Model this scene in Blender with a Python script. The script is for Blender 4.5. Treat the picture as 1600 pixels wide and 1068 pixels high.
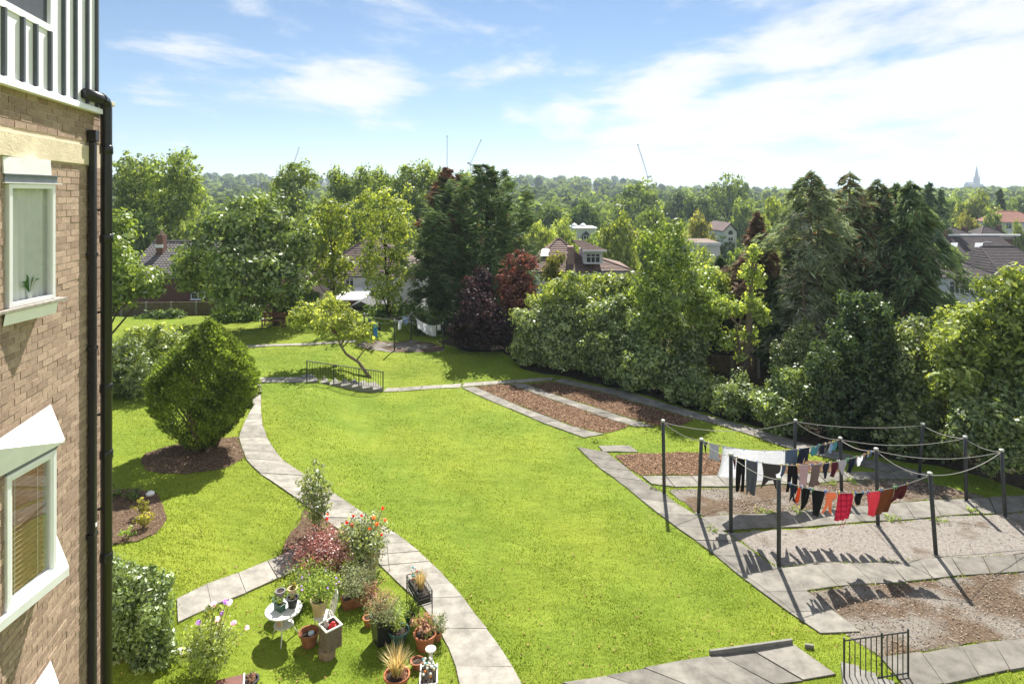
import bpy, bmesh, math, random
import numpy as np
from mathutils import Vector, Matrix, geometry as mgeo

for o in list(bpy.data.objects):
    bpy.data.objects.remove(o)
SC = bpy.context.scene
COL = SC.collection
R = math.radians
random.seed(7)

# ------------------------------------------------------------------ camera, sky, sun, exposure
CAM_H = 9.5          # eye height above the lower lawn
FPX = 1000.0         # focal length in photograph pixels (1600 wide)
CXP, HYP = 800.0, 305.0   # principal column and horizon row in the photograph
cam = bpy.data.cameras.new('camera')
camo = bpy.data.objects.new('camera', cam)
COL.objects.link(camo)
camo.location = (0, 0, CAM_H)
camo.rotation_euler = (R(90), 0, 0)
cam.sensor_fit = 'HORIZONTAL'
cam.sensor_width = 36
cam.lens = 36 * FPX / 1600
cam.shift_y = -(534 - HYP) / 1600
cam.clip_end = 12000
cam.clip_start = 0.05
SC.camera = camo

SUN_EL, SUN_AZ = 47.5, 9.5    # azimuth measured from straight ahead (+Y) towards the right (+X)
SUN_STR, SKY_STR, EXPO = 5.0, 0.050, 1.16
sun = bpy.data.lights.new('sun', 'SUN')
sun.energy = SUN_STR
sun.angle = R(0.53)
sun.color = (1.0, 0.955, 0.87)
suno = bpy.data.objects.new('sun', sun)
COL.objects.link(suno)
sd = Vector((math.sin(R(SUN_AZ)) * math.cos(R(SUN_EL)), math.cos(R(SUN_AZ)) * math.cos(R(SUN_EL)), math.sin(R(SUN_EL))))
suno.rotation_euler = sd.to_track_quat('Z', 'Y').to_euler()
suno.location = (20, 60, 80)

world = bpy.data.worlds.new('World')
SC.world = world
world.use_nodes = True
wn, wl = world.node_tree.nodes, world.node_tree.links
wn.clear()
wout = wn.new('ShaderNodeOutputWorld')
wbg = wn.new('ShaderNodeBackground')
wbg.inputs['Strength'].default_value = SKY_STR
sky = wn.new('ShaderNodeTexSky')
sky.sky_type = 'NISHITA'
sky.sun_disc = False
sky.sun_elevation = R(SUN_EL)
sky.sun_rotation = R(SUN_AZ)
sky.altitude = 60
sky.air_density = 1.0
sky.dust_density = 0.0
sky.ozone_density = 4.0
# thin fair-weather clouds: noise on the plane the view direction meets overhead
tc = wn.new('ShaderNodeTexCoord')
sep = wn.new('ShaderNodeSeparateXYZ')
wl.new(tc.outputs['Generated'], sep.inputs[0])
def wmath(op, a, b=None, clamp=False):
    n = wn.new('ShaderNodeMath'); n.operation = op; n.use_clamp = clamp
    for i, v in enumerate((a, b)):
        if v is None: continue
        if isinstance(v, (int, float)): n.inputs[i].default_value = v
        else: wl.new(v, n.inputs[i])
    return n.outputs[0]
zc = wmath('ADD', wmath('MAXIMUM', sep.outputs['Z'], 0.0), 0.10)
cx = wmath('DIVIDE', sep.outputs['X'], zc)
cy = wmath('DIVIDE', sep.outputs['Y'], zc)
cmb = wn.new('ShaderNodeCombineXYZ')
wl.new(cx, cmb.inputs[0]); wl.new(cy, cmb.inputs[1])
def wnoise(scale, detail, rough, off, dist=0.0, stretch=(1, 1, 1), rot=0.0):
    mp = wn.new('ShaderNodeMapping')
    mp.inputs['Location'].default_value = off
    mp.inputs['Scale'].default_value = stretch
    mp.inputs['Rotation'].default_value = (0, 0, rot)
    wl.new(cmb.outputs[0], mp.inputs['Vector'])
    n = wn.new('ShaderNodeTexNoise')
    n.inputs['Scale'].default_value = scale
    n.inputs['Detail'].default_value = detail
    n.inputs['Roughness'].default_value = rough
    n.inputs['Distortion'].default_value = dist
    wl.new(mp.outputs[0], n.inputs['Vector'])
    return n.outputs['Fac']
CL_OFF = (2.2, 8.8, 0.0)
big = wnoise(0.50, 2, 0.5, CL_OFF, 0.1, (1.0, 0.6, 1), R(-20))
fine = wnoise(1.45, 10, 0.60, (4.74, 8.28, 0), 0.22, (1.0, 0.75, 1), R(-24))
bias = wmath('MULTIPLY', cx, 0.055)        # cover thickens towards the right-hand part of the sky
cov = wmath('ADD', wmath('ADD', wmath('MULTIPLY', big, 0.75), wmath('MULTIPLY', fine, 0.75)), bias)
ramp = wn.new('ShaderNodeMapRange')
ramp.interpolation_type = 'SMOOTHSTEP'
ramp.inputs['From Min'].default_value = 0.705
ramp.inputs['From Max'].default_value = 0.895
wl.new(cov, ramp.inputs['Value'])
cmix = wn.new('ShaderNodeMixRGB')
cmix.inputs['Color2'].default_value = (8.6, 8.7, 8.9, 1)
wl.new(ramp.outputs[0], cmix.inputs['Fac'])
wl.new(sky.outputs[0], cmix.inputs['Color1'])
wl.new(cmix.outputs[0], wbg.inputs['Color'])
wl.new(wbg.outputs[0], wout.inputs['Surface'])

vs = SC.view_settings
vs.view_transform = 'Standard'
vs.look = 'None'
vs.gamma = 1.0
vs.exposure = EXPO
vs.use_curve_mapping = False
SC.render.engine = 'CYCLES'
SC.cycles.use_denoising = True
SC.cycles.max_bounces = 8
SC.cycles.transparent_max_bounces = 8
SC.cycles.transmission_bounces = 6
SC.cycles.volume_bounces = 0
SC.cycles.caustics_reflective = False
SC.cycles.caustics_refractive = False
SC.cycles.sample_clamp_indirect = 6.0

# ------------------------------------------------------------------ terrain and projection
def sm(a, b, t):
    t = np.clip((np.asarray(t, float) - a) / (b - a), 0, 1)
    return t * t * (3 - 2 * t)

CREST_U = [-0.9, -0.45, -0.33, -0.1, 0.02, 0.16, 0.26, 0.45, 0.62, 0.9]
CREST_H = [1.25, 1.25, 1.2, 1.0, 1.15, 1.05, 0.55, 0.42, 0.40, 0.6]
def ground(x, y):
    x = np.asarray(x, float); y = np.asarray(y, float)
    w = sm(20, 28, y)
    lo = 3.0 + 3.4 * w; hi = 10.0 - 0.7 * w
    t = np.clip((-x - lo) / (hi - lo), 0, 1)
    left = 0.95 * t * t * (3 - 2 * t)
    up = 0.6 * sm(31.8, 36, y)
    z = left + up * (1 - left / 0.95 * 0.6)
    z = z * (1 - sm(44, 60, y))
    fy = np.interp(y, [44, 60, 120, 200, 350, 550, 900, 1300, 1800, 6000], [0, -4, -10, -11, -7, 2, 18, 30, 34, 34])
    amp = np.interp(x / np.maximum(y, 1.0), CREST_U, CREST_H)
    fy = np.where(fy > -7, (fy + 7) * (1 + (amp - 1) * sm(350, 800, y)) - 7, fy)
    fy = np.where(y < 350, np.interp(y, [44, 60, 120, 200, 350], [0, -4, -10, -11, -7]), fy)
    bump = 0.03 * np.sin(x * 0.7 + 1.3) * np.sin(y * 0.55) + 0.02 * np.sin(x * 1.9 + y * 1.1)
    return z + fy + bump * sm(7, 12, y)

def gz(x, y):
    return float(ground(x, y))

def pix(px, py, Y):
    """the point at depth Y metres on the photograph's sight line"""
    return Vector(((px - CXP) / FPX * Y, Y, CAM_H + (HYP - py) / FPX * Y))

def G(px, py, dz=0.0):
    """where the sight line meets the ground"""
    a, b = 4.0, 4.0
    f = lambda Y: CAM_H + (HYP - py) / FPX * Y - gz((px - CXP) / FPX * Y, Y)
    Y = 4.0
    while Y < 400:
        Y2 = Y * 1.02
        if f(Y2) < 0: break
        Y = Y2
    a, b = Y, Y * 1.02
    for _ in range(30):
        m = (a + b) / 2
        if f(m) > 0: a = m
        else: b = m
    x = (px - CXP) / FPX * a
    return Vector((x, a, gz(x, a) + dz))

# ------------------------------------------------------------------ object helpers
def link(o, parent=None):
    COL.objects.link(o)
    if parent is not None: o.parent = parent
    return o

def mesh_np(name, verts, faces, mat=None, parent=None, smooth=False, tint=None):
    """faces: (n,3) or (n,4) int array; tint: per-face value stored for the material"""
    me = bpy.data.meshes.new(name)
    verts = np.asarray(verts, np.float32); faces = np.asarray(faces, np.int32)
    k = faces.shape[1]
    me.vertices.add(len(verts)); me.vertices.foreach_set('co', verts.ravel())
    me.loops.add(faces.size); me.loops.foreach_set('vertex_index', faces.ravel())
    me.polygons.add(len(faces))
    me.polygons.foreach_set('loop_start', np.arange(0, faces.size, k, dtype=np.int32))
    try: me.polygons.foreach_set('loop_total', np.full(len(faces), k, np.int32))
    except Exception: pass
    if smooth: me.polygons.foreach_set('use_smooth', np.ones(len(faces), bool))
    if tint is not None:
        at = me.attributes.new('tint', 'FLOAT', 'FACE')
        at.data.foreach_set('value', np.asarray(tint, np.float32))
    me.update(calc_edges=True)
    if mat is not None: me.materials.append(mat)
    return me

def obj(name, me, parent=None, mat=None, loc=None):
    o = bpy.data.objects.new(name, me)
    if mat is not None and me is not None and not me.materials: me.materials.append(mat)
    if loc is not None: o.location = loc
    return link(o, parent)

def empty(name, loc=(0, 0, 0), rz=0.0):
    o = bpy.data.objects.new(name, None)
    o.empty_display_size = 0.2
    o.location = loc; o.rotation_euler = (0, 0, rz)
    return link(o)

def tag(o, label=None, cat=None, group=None, kind=None):
    if label: o['label'] = label
    if cat: o['category'] = cat
    if group: o['group'] = group
    if kind: o['kind'] = kind
    return o

class MB:
    """collects shapes into one mesh"""
    def __init__(s): s.v = []; s.f = []
    def add(s, vs_, fs):
        n = len(s.v); s.v += [tuple(v) for v in vs_]; s.f += [tuple(i + n for i in f) for f in fs]
        return s
    def box(s, a, b, rot=0.0, c=None):
        x0, y0, z0 = a; x1, y1, z1 = b
        vs_ = [(x0,y0,z0),(x1,y0,z0),(x1,y1,z0),(x0,y1,z0),(x0,y0,z1),(x1,y0,z1),(x1,y1,z1),(x0,y1,z1)]
        if rot:
            cx_, cy_ = c if c else ((x0+x1)/2, (y0+y1)/2)
            co, si = math.cos(rot), math.sin(rot)
            vs_ = [(cx_+(x-cx_)*co-(y-cy_)*si, cy_+(x-cx_)*si+(y-cy_)*co, z) for x, y, z in vs_]
        return s.add(vs_, [(0,3,2,1),(4,5,6,7),(0,1,5,4),(1,2,6,5),(2,3,7,6),(3,0,4,7)])
    def prism(s, poly, d):
        """poly: list of 3D points, extruded by vector d"""
        n = len(poly); d = Vector(d)
        top = [Vector(p) + d for p in poly]
        return s.add(list(poly) + top, [tuple(range(n-1,-1,-1)), tuple(range(n,2*n))] + [(i,(i+1)%n,n+(i+1)%n,n+i) for i in range(n)])
    def tube(s, pts, rad, n=6, cap=True):
        pts = [Vector(p) for p in pts]
        if isinstance(rad, (int, float)): rad = [rad] * len(pts)
        base = len(s.v); prev = None
        for i, p in enumerate(pts):
            d = (pts[min(i+1, len(pts)-1)] - pts[max(i-1, 0)])
            if d.length < 1e-9: d = Vector((0,0,1))
            d.normalize()
            if prev is None:
                a = Vector((1,0,0)) if abs(d.x) < 0.8 else Vector((0,1,0))
                u = d.cross(a).normalized()
            else:
                u = (prev - d * prev.dot(d))
                u = u.normalized() if u.length > 1e-6 else d.orthogonal().normalized()
            prev = u; w = d.cross(u)
            for k in range(n):
                t = 2*math.pi*k/n
                s.v.append(tuple(p + (u*math.cos(t) + w*math.sin(t)) * rad[i]))
        for i in range(len(pts)-1):
            for k in range(n):
                a = base+i*n+k; b = base+i*n+(k+1)%n
                s.f.append((a, b, b+n, a+n))
        if cap:
            s.f.append(tuple(base+k for k in range(n-1,-1,-1)))
            s.f.append(tuple(base+(len(pts)-1)*n+k for k in range(n)))
        return s
    def lathe(s, prof, n=20, c=(0,0,0), cap0=True, cap1=False):
        """prof: list of (radius, z)"""
        base = len(s.v)
        for r, z in prof:
            for k in range(n):
                t = 2*math.pi*k/n
                s.v.append((c[0]+r*math.cos(t), c[1]+r*math.sin(t), c[2]+z))
        for i in range(len(prof)-1):
            for k in range(n):
                a = base+i*n+k; b = base+i*n+(k+1)%n
                s.f.append((a, b, b+n, a+n))
        if cap0: s.f.append(tuple(base+k for k in range(n-1,-1,-1)))
        if cap1: s.f.append(tuple(base+(len(prof)-1)*n+k for k in range(n)))
        return s
    def mesh(s, name, mat=None, smooth=False):
        me = bpy.data.meshes.new(name)
        me.from_pydata([tuple(v) for v in s.v], [], s.f)
        me.update()
        if smooth:
            me.polygons.foreach_set('use_smooth', [True]*len(me.polygons))
        if mat is not None: me.materials.append(mat)
        return me
    def build(s, name, mat=None, parent=None, smooth=False, loc=None, bevel=0.0):
        o = obj(name, s.mesh(name, mat, smooth), parent, loc=loc)
        if bevel:
            m = o.modifiers.new('bevel', 'BEVEL'); m.width = bevel; m.segments = 2; m.limit_method = 'ANGLE'
        return o

def sheet(name, poly_xy, mat, dz, step=0.5, parent=None, ragged=0.0, seed=0):
    """a thin sheet lying on the ground inside a plan outline"""
    rnd = random.Random(seed)
    pts = []
    n = len(poly_xy)
    for i in range(n):
        a, b = Vector(poly_xy[i]).to_2d(), Vector(poly_xy[(i+1) % n]).to_2d()
        k = max(1, int((b-a).length / (step*0.5)))
        nn = Vector((-(b-a).y, (b-a).x)).normalized() if (b-a).length > 0 else Vector((0,0))
        for j in range(k):
            pts.append(a.lerp(b, j/k) + nn * rnd.uniform(-ragged, ragged))
    nb = len(pts)
    xs = [p.x for p in pts]; ys = [p.y for p in pts]
    x = min(xs)
    from_in = []
    while x < max(xs):
        y = min(ys)
        while y < max(ys):
            from_in.append(Vector((x + rnd.uniform(-.1,.1)*step, y + rnd.uniform(-.1,.1)*step)))
            y += step
        x += step
    res = mgeo.delaunay_2d_cdt(pts + from_in, [(i, (i+1) % nb) for i in range(nb)], [], 1, 1e-4)
    vs_ = [(p.x, p.y, gz(p.x, p.y) + dz) for p in res[0]]
    me = bpy.data.meshes.new(name)
    me.from_pydata(vs_, [], [tuple(f) for f in res[2]])
    me.update()
    bm = bmesh.new(); bm.from_mesh(me)
    for f in bm.faces:
        if f.normal.z < 0: f.normal_flip()
    loose = [v for v in bm.verts if not v.link_faces]
    bmesh.ops.delete(bm, geom=loose, context='VERTS')
    bm.to_mesh(me); bm.free()
    if mat: me.materials.append(mat)
    return obj(name, me, parent)

def inside(poly, x, y):
    """numpy point in polygon"""
    x = np.asarray(x); y = np.asarray(y); c = np.zeros(x.shape, bool)
    n = len(poly)
    for i in range(n):
        x0, y0 = poly[i][0], poly[i][1]; x1, y1 = poly[(i+1) % n][0], poly[(i+1) % n][1]
        if y0 == y1: continue
        m = ((y0 > y) != (y1 > y)) & (x < (x1-x0)*(y-y0)/(y1-y0) + x0)
        c ^= m
    return c

def GP(*pl):
    return [G(a, b) for a, b in pl]

# ------------------------------------------------------------------ materials
def newmat(name):
    m = bpy.data.materials.new(name); m.use_nodes = True
    nt = m.node_tree
    return m, nt, nt.nodes, nt.links, nt.nodes['Principled BSDF']

def setin(b, **kw):
    for k, v in kw.items():
        k = k.replace('_', ' ')
        if k in b.inputs: b.inputs[k].default_value = v

def rgb(c): return (c[0], c[1], c[2], 1)

def plain(name, c, rough=0.6, var=0.12, scale=8.0, bump=0.0, metal=0.0, spec=0.4, rnd=0.0, c2=None, detail=5, bscale=None, world_space=False):
    """principled material whose colour wanders with noise; rnd: brightness change between objects"""
    m, nt, N, L, b = newmat(name)
    setin(b, Roughness=rough, Metallic=metal)
    if 'Specular IOR Level' in b.inputs: b.inputs['Specular IOR Level'].default_value = spec
    tcn = N.new('ShaderNodeTexCoord')
    src = tcn.outputs['Object']
    if world_space:
        g = N.new('ShaderNodeNewGeometry'); src = g.outputs['Position']
    nz = N.new('ShaderNodeTexNoise')
    nz.inputs['Scale'].default_value = scale; nz.inputs['Detail'].default_value = detail
    nz.inputs['Roughness'].default_value = 0.65
    L.new(src, nz.inputs['Vector'])
    mr = N.new('ShaderNodeMapRange')
    mr.inputs['From Min'].default_value = 0.32; mr.inputs['From Max'].default_value = 0.68
    L.new(nz.outputs['Fac'], mr.inputs['Value'])
    mx = N.new('ShaderNodeMixRGB')
    if c2 is None:
        mx.inputs['Color1'].default_value = rgb([v*(1-var) for v in c]); mx.inputs['Color2'].default_value = rgb([min(1, v*(1+var)) for v in c])
    else:
        mx.inputs['Color1'].default_value = rgb(c); mx.inputs['Color2'].default_value = rgb(c2)
    L.new(mr.outputs[0], mx.inputs['Fac'])
    col = mx.outputs[0]
    if rnd:
        oi = N.new('ShaderNodeObjectInfo')
        r2 = N.new('ShaderNodeMapRange')
        r2.inputs['To Min'].default_value = 1 - rnd; r2.inputs['To Max'].default_value = 1 + rnd
        L.new(oi.outputs['Random'], r2.inputs['Value'])
        hs = N.new('ShaderNodeHueSaturation')
        L.new(r2.outputs[0], hs.inputs['Value']); L.new(col, hs.inputs['Color'])
        col = hs.outputs[0]
    L.new(col, b.inputs['Base Color'])
    if bump:
        nb = N.new('ShaderNodeTexNoise')
        nb.inputs['Scale'].default_value = bscale or scale*6; nb.inputs['Detail'].default_value = 4
        L.new(src, nb.inputs['Vector'])
        bp = N.new('ShaderNodeBump'); bp.inputs['Strength'].default_value = bump; bp.inputs['Distance'].default_value = 0.02
        L.new(nb.outputs['Fac'], bp.inputs['Height']); L.new(bp.outputs[0], b.inputs['Normal'])
    return m

LEAF_GAIN = 2.0
def leafmat(name, c, c2, trans=0.45, rough=0.45, spec=0.35, tcol=None, hue=0.0, gloss=0.12):
    """foliage: colour between c and c2 by each leaf's own value, light passing through"""
    m, nt, N, L, b = newmat(name)
    N.remove(b)
    out = [n for n in N if n.type == 'OUTPUT_MATERIAL'][0]
    at = N.new('ShaderNodeAttribute'); at.attribute_name = 'tint'
    mx = N.new('ShaderNodeMixRGB'); mx.inputs['Color1'].default_value = rgb([v*LEAF_GAIN*0.68 for v in c]); mx.inputs['Color2'].default_value = rgb([v*LEAF_GAIN*1.18 for v in c2])
    L.new(at.outputs['Fac'], mx.inputs['Fac'])
    oi = N.new('ShaderNodeObjectInfo')
    r2 = N.new('ShaderNodeMapRange'); r2.inputs['To Min'].default_value = 0.85; r2.inputs['To Max'].default_value = 1.15
    L.new(oi.outputs['Random'], r2.inputs['Value'])
    hs = N.new('ShaderNodeHueSaturation'); L.new(r2.outputs[0], hs.inputs['Value']); L.new(mx.outputs[0], hs.inputs['Color'])
    df = N.new('ShaderNodeBsdfDiffuse'); L.new(hs.outputs[0], df.inputs['Color'])
    tr = N.new('ShaderNodeBsdfTranslucent')
    tm = N.new('ShaderNodeMixRGB'); tm.blend_type = 'MULTIPLY'; tm.inputs['Fac'].default_value = 1
    tm.inputs['Color2'].default_value = rgb(tcol or (1.9, 1.75, 0.75))
    L.new(hs.outputs[0], tm.inputs['Color1']); L.new(tm.outputs[0], tr.inputs['Color'])
    m1 = N.new('ShaderNodeMixShader'); m1.inputs['Fac'].default_value = trans
    L.new(df.outputs[0], m1.inputs[1]); L.new(tr.outputs[0], m1.inputs[2])
    gl = N.new('ShaderNodeBsdfGlossy'); gl.inputs['Roughness'].default_value = rough; gl.inputs['Color'].default_value = (1, 1, 1, 1)
    m2 = N.new('ShaderNodeMixShader'); m2.inputs['Fac'].default_value = gloss * 0.17
    L.new(m1.outputs[0], m2.inputs[1]); L.new(gl.outputs[0], m2.inputs[2])
    L.new(m2.outputs[0], out.inputs['Surface'])
    return m

# ------------------------------------------------------------------ the ground
def grass_material():
    m, nt, N, L, b = newmat('lawn_grass')
    setin(b, Roughness=0.9)
    b.inputs['Specular IOR Level'].default_value = 0.1
    g = N.new('ShaderNodeNewGeometry')
    def nz(scale, detail=4, rough=0.6, st=(1,1,1)):
        mp = N.new('ShaderNodeMapping'); mp.inputs['Scale'].default_value = st
        L.new(g.outputs['Position'], mp.inputs['Vector'])
        n = N.new('ShaderNodeTexNoise'); n.inputs['Scale'].default_value = scale
        n.inputs['Detail'].default_value = detail; n.inputs['Roughness'].default_value = rough
        L.new(mp.outputs[0], n.inputs['Vector']); return n.outputs['Fac']
    def mixc(fac, a, bb, lo=0.35, hi=0.65):
        mr = N.new('ShaderNodeMapRange'); mr.inputs['From Min'].default_value = lo; mr.inputs['From Max'].default_value = hi
        L.new(fac, mr.inputs['Value'])
        mx = N.new('ShaderNodeMixRGB')
        for i, c in (('Color1', a), ('Color2', bb)):
            if isinstance(c, tuple): mx.inputs[i].default_value = rgb(c)
            else: L.new(c, mx.inputs[i])
        L.new(mr.outputs[0], mx.inputs['Fac']); return mx.outputs[0]
    fine = mixc(nz(34, 6, 0.8), (0.090, 0.128, 0.014), (0.265, 0.335, 0.038), 0.3, 0.7)
    patch = mixc(nz(0.55, 4, 0.6), (0.135, 0.188, 0.018), (0.245, 0.300, 0.036), 0.35, 0.65)
    mx = N.new('ShaderNodeMixRGB'); mx.inputs['Fac'].default_value = 0.45
    L.new(fine, mx.inputs['Color1']); L.new(patch, mx.inputs['Color2'])
    drift = mixc(nz(0.16, 4, 0.6), (0.80, 0.90, 0.90), (1.10, 1.04, 1.05), 0.38, 0.62)
    dm_ = N.new('ShaderNodeMixRGB'); dm_.blend_type = 'MULTIPLY'; dm_.inputs['Fac'].default_value = 1.0
    L.new(mx.outputs[0], dm_.inputs['Color1']); L.new(drift, dm_.inputs['Color2']); mx = dm_
    worn = mixc(nz(2.6, 6, 0.75), mx.outputs[0], (0.31, 0.32, 0.07), 0.56, 0.82)
    sy = N.new('ShaderNodeSeparateXYZ'); L.new(g.outputs['Position'], sy.inputs[0])
    rough_ = mixc(nz(0.25, 5, 0.6), (0.030, 0.034, 0.018), (0.075, 0.080, 0.038))
    fm = N.new('ShaderNodeMapRange'); fm.inputs['From Min'].default_value = 45.2; fm.inputs['From Max'].default_value = 46.2
    L.new(sy.outputs['Y'], fm.inputs['Value'])
    far_ = N.new('ShaderNodeMixRGB'); L.new(fm.outputs[0], far_.inputs['Fac']); L.new(worn, far_.inputs['Color1']); L.new(rough_, far_.inputs['Color2'])
    L.new(far_.outputs[0], b.inputs['Base Color'])
    bp = N.new('ShaderNodeBump'); bp.inputs['Strength'].default_value = 0.55; bp.inputs['Distance'].default_value = 0.05
    L.new(nz(16, 5, 0.8), bp.inputs['Height'])
    bq = N.new('ShaderNodeBump'); bq.inputs['Strength'].default_value = 0.6; bq.inputs['Distance'].default_value = 0.22
    L.new(nz(0.9, 3, 0.55, (1, 1.6, 1)), bq.inputs['Height']); L.new(bp.outputs[0], bq.inputs['Normal']); L.new(bq.outputs[0], b.inputs['Normal'])
    return m

def geo_space(a, b, n):
    return list(np.geomspace(a, b, n))
gx = np.array([-v for v in geo_space(44, 5000, 40)][::-1] + list(np.arange(-43, 52, 0.55)) + geo_space(53, 5000, 40))
gy = np.array([-60, -40, -25, -12, -5, 0] + list(np.arange(1.5, 64, 0.55)) + geo_space(65, 5500, 75))
X_, Y_ = np.meshgrid(gx, gy)
Z_ = ground(X_, Y_)
gv = np.stack([X_, Y_, Z_], -1).reshape(-1, 3)
nx_, ny_ = len(gx), len(gy)
ii = (np.arange(ny_-1)[:, None] * nx_ + np.arange(nx_-1)[None]).ravel()
gf = np.stack([ii, ii+1, ii+1+nx_, ii+nx_], -1)
GRASS = grass_material()
tag(obj('ground', mesh_np('ground', gv, gf, GRASS, smooth=True)), kind='structure')

# ------------------------------------------------------------------ beds, bays and plots
def soil_material(name, a, b_, scale=9.0, bump=0.9, third=None, lo=0.47, hi=0.60):
    m, nt, N, L, b = newmat(name)
    setin(b, Roughness=0.95); b.inputs['Specular IOR Level'].default_value = 0.1
    g = N.new('ShaderNodeNewGeometry')
    n1 = N.new('ShaderNodeTexNoise'); n1.inputs['Scale'].default_value = scale; n1.inputs['Detail'].default_value = 7; n1.inputs['Roughness'].default_value = 0.75
    L.new(g.outputs['Position'], n1.inputs['Vector'])
    r = N.new('ShaderNodeValToRGB')
    r.color_ramp.elements[0].position = 0.30; r.color_ramp.elements[0].color = rgb([v*0.55 for v in a])
    r.color_ramp.elements[1].position = 0.72; r.color_ramp.elements[1].color = rgb(b_)
    e = r.color_ramp.elements.new(0.5); e.color = rgb(a)
    L.new(n1.outputs['Fac'], r.inputs['Fac'])
    col = r.outputs[0]
    if third:
        n2 = N.new('ShaderNodeTexNoise'); n2.inputs['Scale'].default_value = 0.9; n2.inputs['Detail'].default_value = 5
        L.new(g.outputs['Position'], n2.inputs['Vector'])
        mr = N.new('ShaderNodeMapRange'); mr.inputs['From Min'].default_value = lo; mr.inputs['From Max'].default_value = hi
        L.new(n2.outputs['Fac'], mr.inputs['Value'])
        mx = N.new('ShaderNodeMixRGB'); mx.inputs['Color2'].default_value = rgb(third)
        L.new(mr.outputs[0], mx.inputs['Fac']); L.new(col, mx.inputs['Color1']); col = mx.outputs[0]
    L.new(col, b.inputs['Base Color'])
    bp = N.new('ShaderNodeBump'); bp.inputs['Strength'].default_value = bump; bp.inputs['Distance'].default_value = 0.04
    L.new(n1.outputs['Fac'], bp.inputs['Height']); L.new(bp.outputs[0], b.inputs['Normal'])
    return m
SOIL = soil_material('dry_soil', (0.120, 0.080, 0.052), (0.215, 0.150, 0.104))
MULCH = soil_material('bark_mulch', (0.130, 0.075, 0.046), (0.24, 0.15, 0.095), 12.0)
MULCH2 = soil_material('bark_mulch_worn', (0.125, 0.088, 0.060), (0.215, 0.160, 0.115), 11.0, 0.9, (0.225, 0.205, 0.178))
TARMAC = soil_material('weathered_tarmac', (0.235, 0.212, 0.188), (0.325, 0.298, 0.268), 13.0, 0.35, (0.135, 0.105, 0.080), 0.57, 0.70)

BED_POLYS = []      # plan outlines without grass
def bed(name, px, mat, dz=0.012, ragged=0.05, step=0.5, seed=0):
    pts = GP(*px)
    o = sheet(name, [(p.x, p.y) for p in pts], mat, dz, step, ragged=ragged, seed=seed)
    tag(o, kind='structure')
    BED_POLYS.append([(p.x, p.y) for p in pts])
    return o
P_TOPIARY = [(218,722),(228,708),(262,697),(300,690),(350,684),(372,683),(380,700),(383,716),(362,727),(330,736),(290,741),(252,740),(228,735)]
P_LEFTBED = [(120,770),(172,765),(215,764),(245,770),(256,790),(258,810),(245,832),(215,846),(172,853),(120,850)]
P_ROSEBED = [(440,870),(444,848),(462,822),(478,795),(500,806),(530,828),(560,850),(590,880),(560,880),(500,862),(452,876)]
P_FARBED = [(553,538),(580,532.5),(640,531),(676,536),(694,543),(690,549),(640,550.5),(600,549),(570,545)]
P_PLOT_A = [(741,605),(796,600),(860,623),(925,645),(985,665),(945,677),(900,668),(820,637)]
P_PLOT_B = [(823,601),(862,596),(940,613.5),(1050,645.5),(1085,656),(1062,664),(1024,665),(950,643),(890,624)]
P_BAY_1 = [(960,712),(1000,708),(1060,706),(1150,712),(1250,716),(1310,726),(1312,737),(1180,740),(1002,743),(978,729)]
P_BAY_2 = [(1043,766),(1180,760),(1315,753),(1436,750),(1540,776),(1340,791.5),(1100,808),(1085,799)]
P_BAY_3 = [(1140,833),(1360,816.5),(1600,801),(1720,793),(1720,858),(1600,865),(1410,876),(1216,887.5)]
P_BAY_4 = [(1262,925),(1430,910),(1600,895),(1720,885),(1720,984),(1600,997),(1490,1011),(1376,1026),(1330,1000)]
LITTER = soil_material('leaf_litter', (0.050, 0.040, 0.028), (0.10, 0.080, 0.055), 7.0)
hb = [(815,574),(850,584),(890,588),(985,610),(1120,650),(1190,668),(1255,692),(1330,706),(1420,722),(1500,735),(1600,765),(1720,790)]
hpts = [(p.x, p.y) for p in GP(*hb)]
hpts += [(40, 17.0), (46, 20), (46, 47), (26, 47), (6, 45), (-2.5, 44.5), (-3.5, 41), (-4.5, 38.8), (-2.5, 36.6), (-0.5, 36.2)]
tag(sheet('hedge_bed', hpts, LITTER, 0.008, 1.0, ragged=0.12, seed=31), kind='structure')
BED_POLYS.append(hpts)
bed('topiary_soil_bed', P_TOPIARY, SOIL, seed=1)
bed('flower_soil_bed', P_LEFTBED, SOIL, seed=2)
bed('rose_soil_bed', P_ROSEBED, SOIL, seed=3)
bed('drying_ground_bed', P_FARBED, MULCH2, seed=4)
bed('mulch_plot', P_PLOT_A, MULCH, seed=5)
bed('mulch_plot', P_PLOT_B, MULCH, seed=6)
bed('mulch_bay', P_BAY_1, MULCH, seed=7)
bed('mulch_bay', P_BAY_2, MULCH2, seed=8)
bed('tarmac_bay', P_BAY_3, TARMAC, seed=9)
bed('mulch_bay', P_BAY_4, MULCH2, seed=10)

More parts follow.
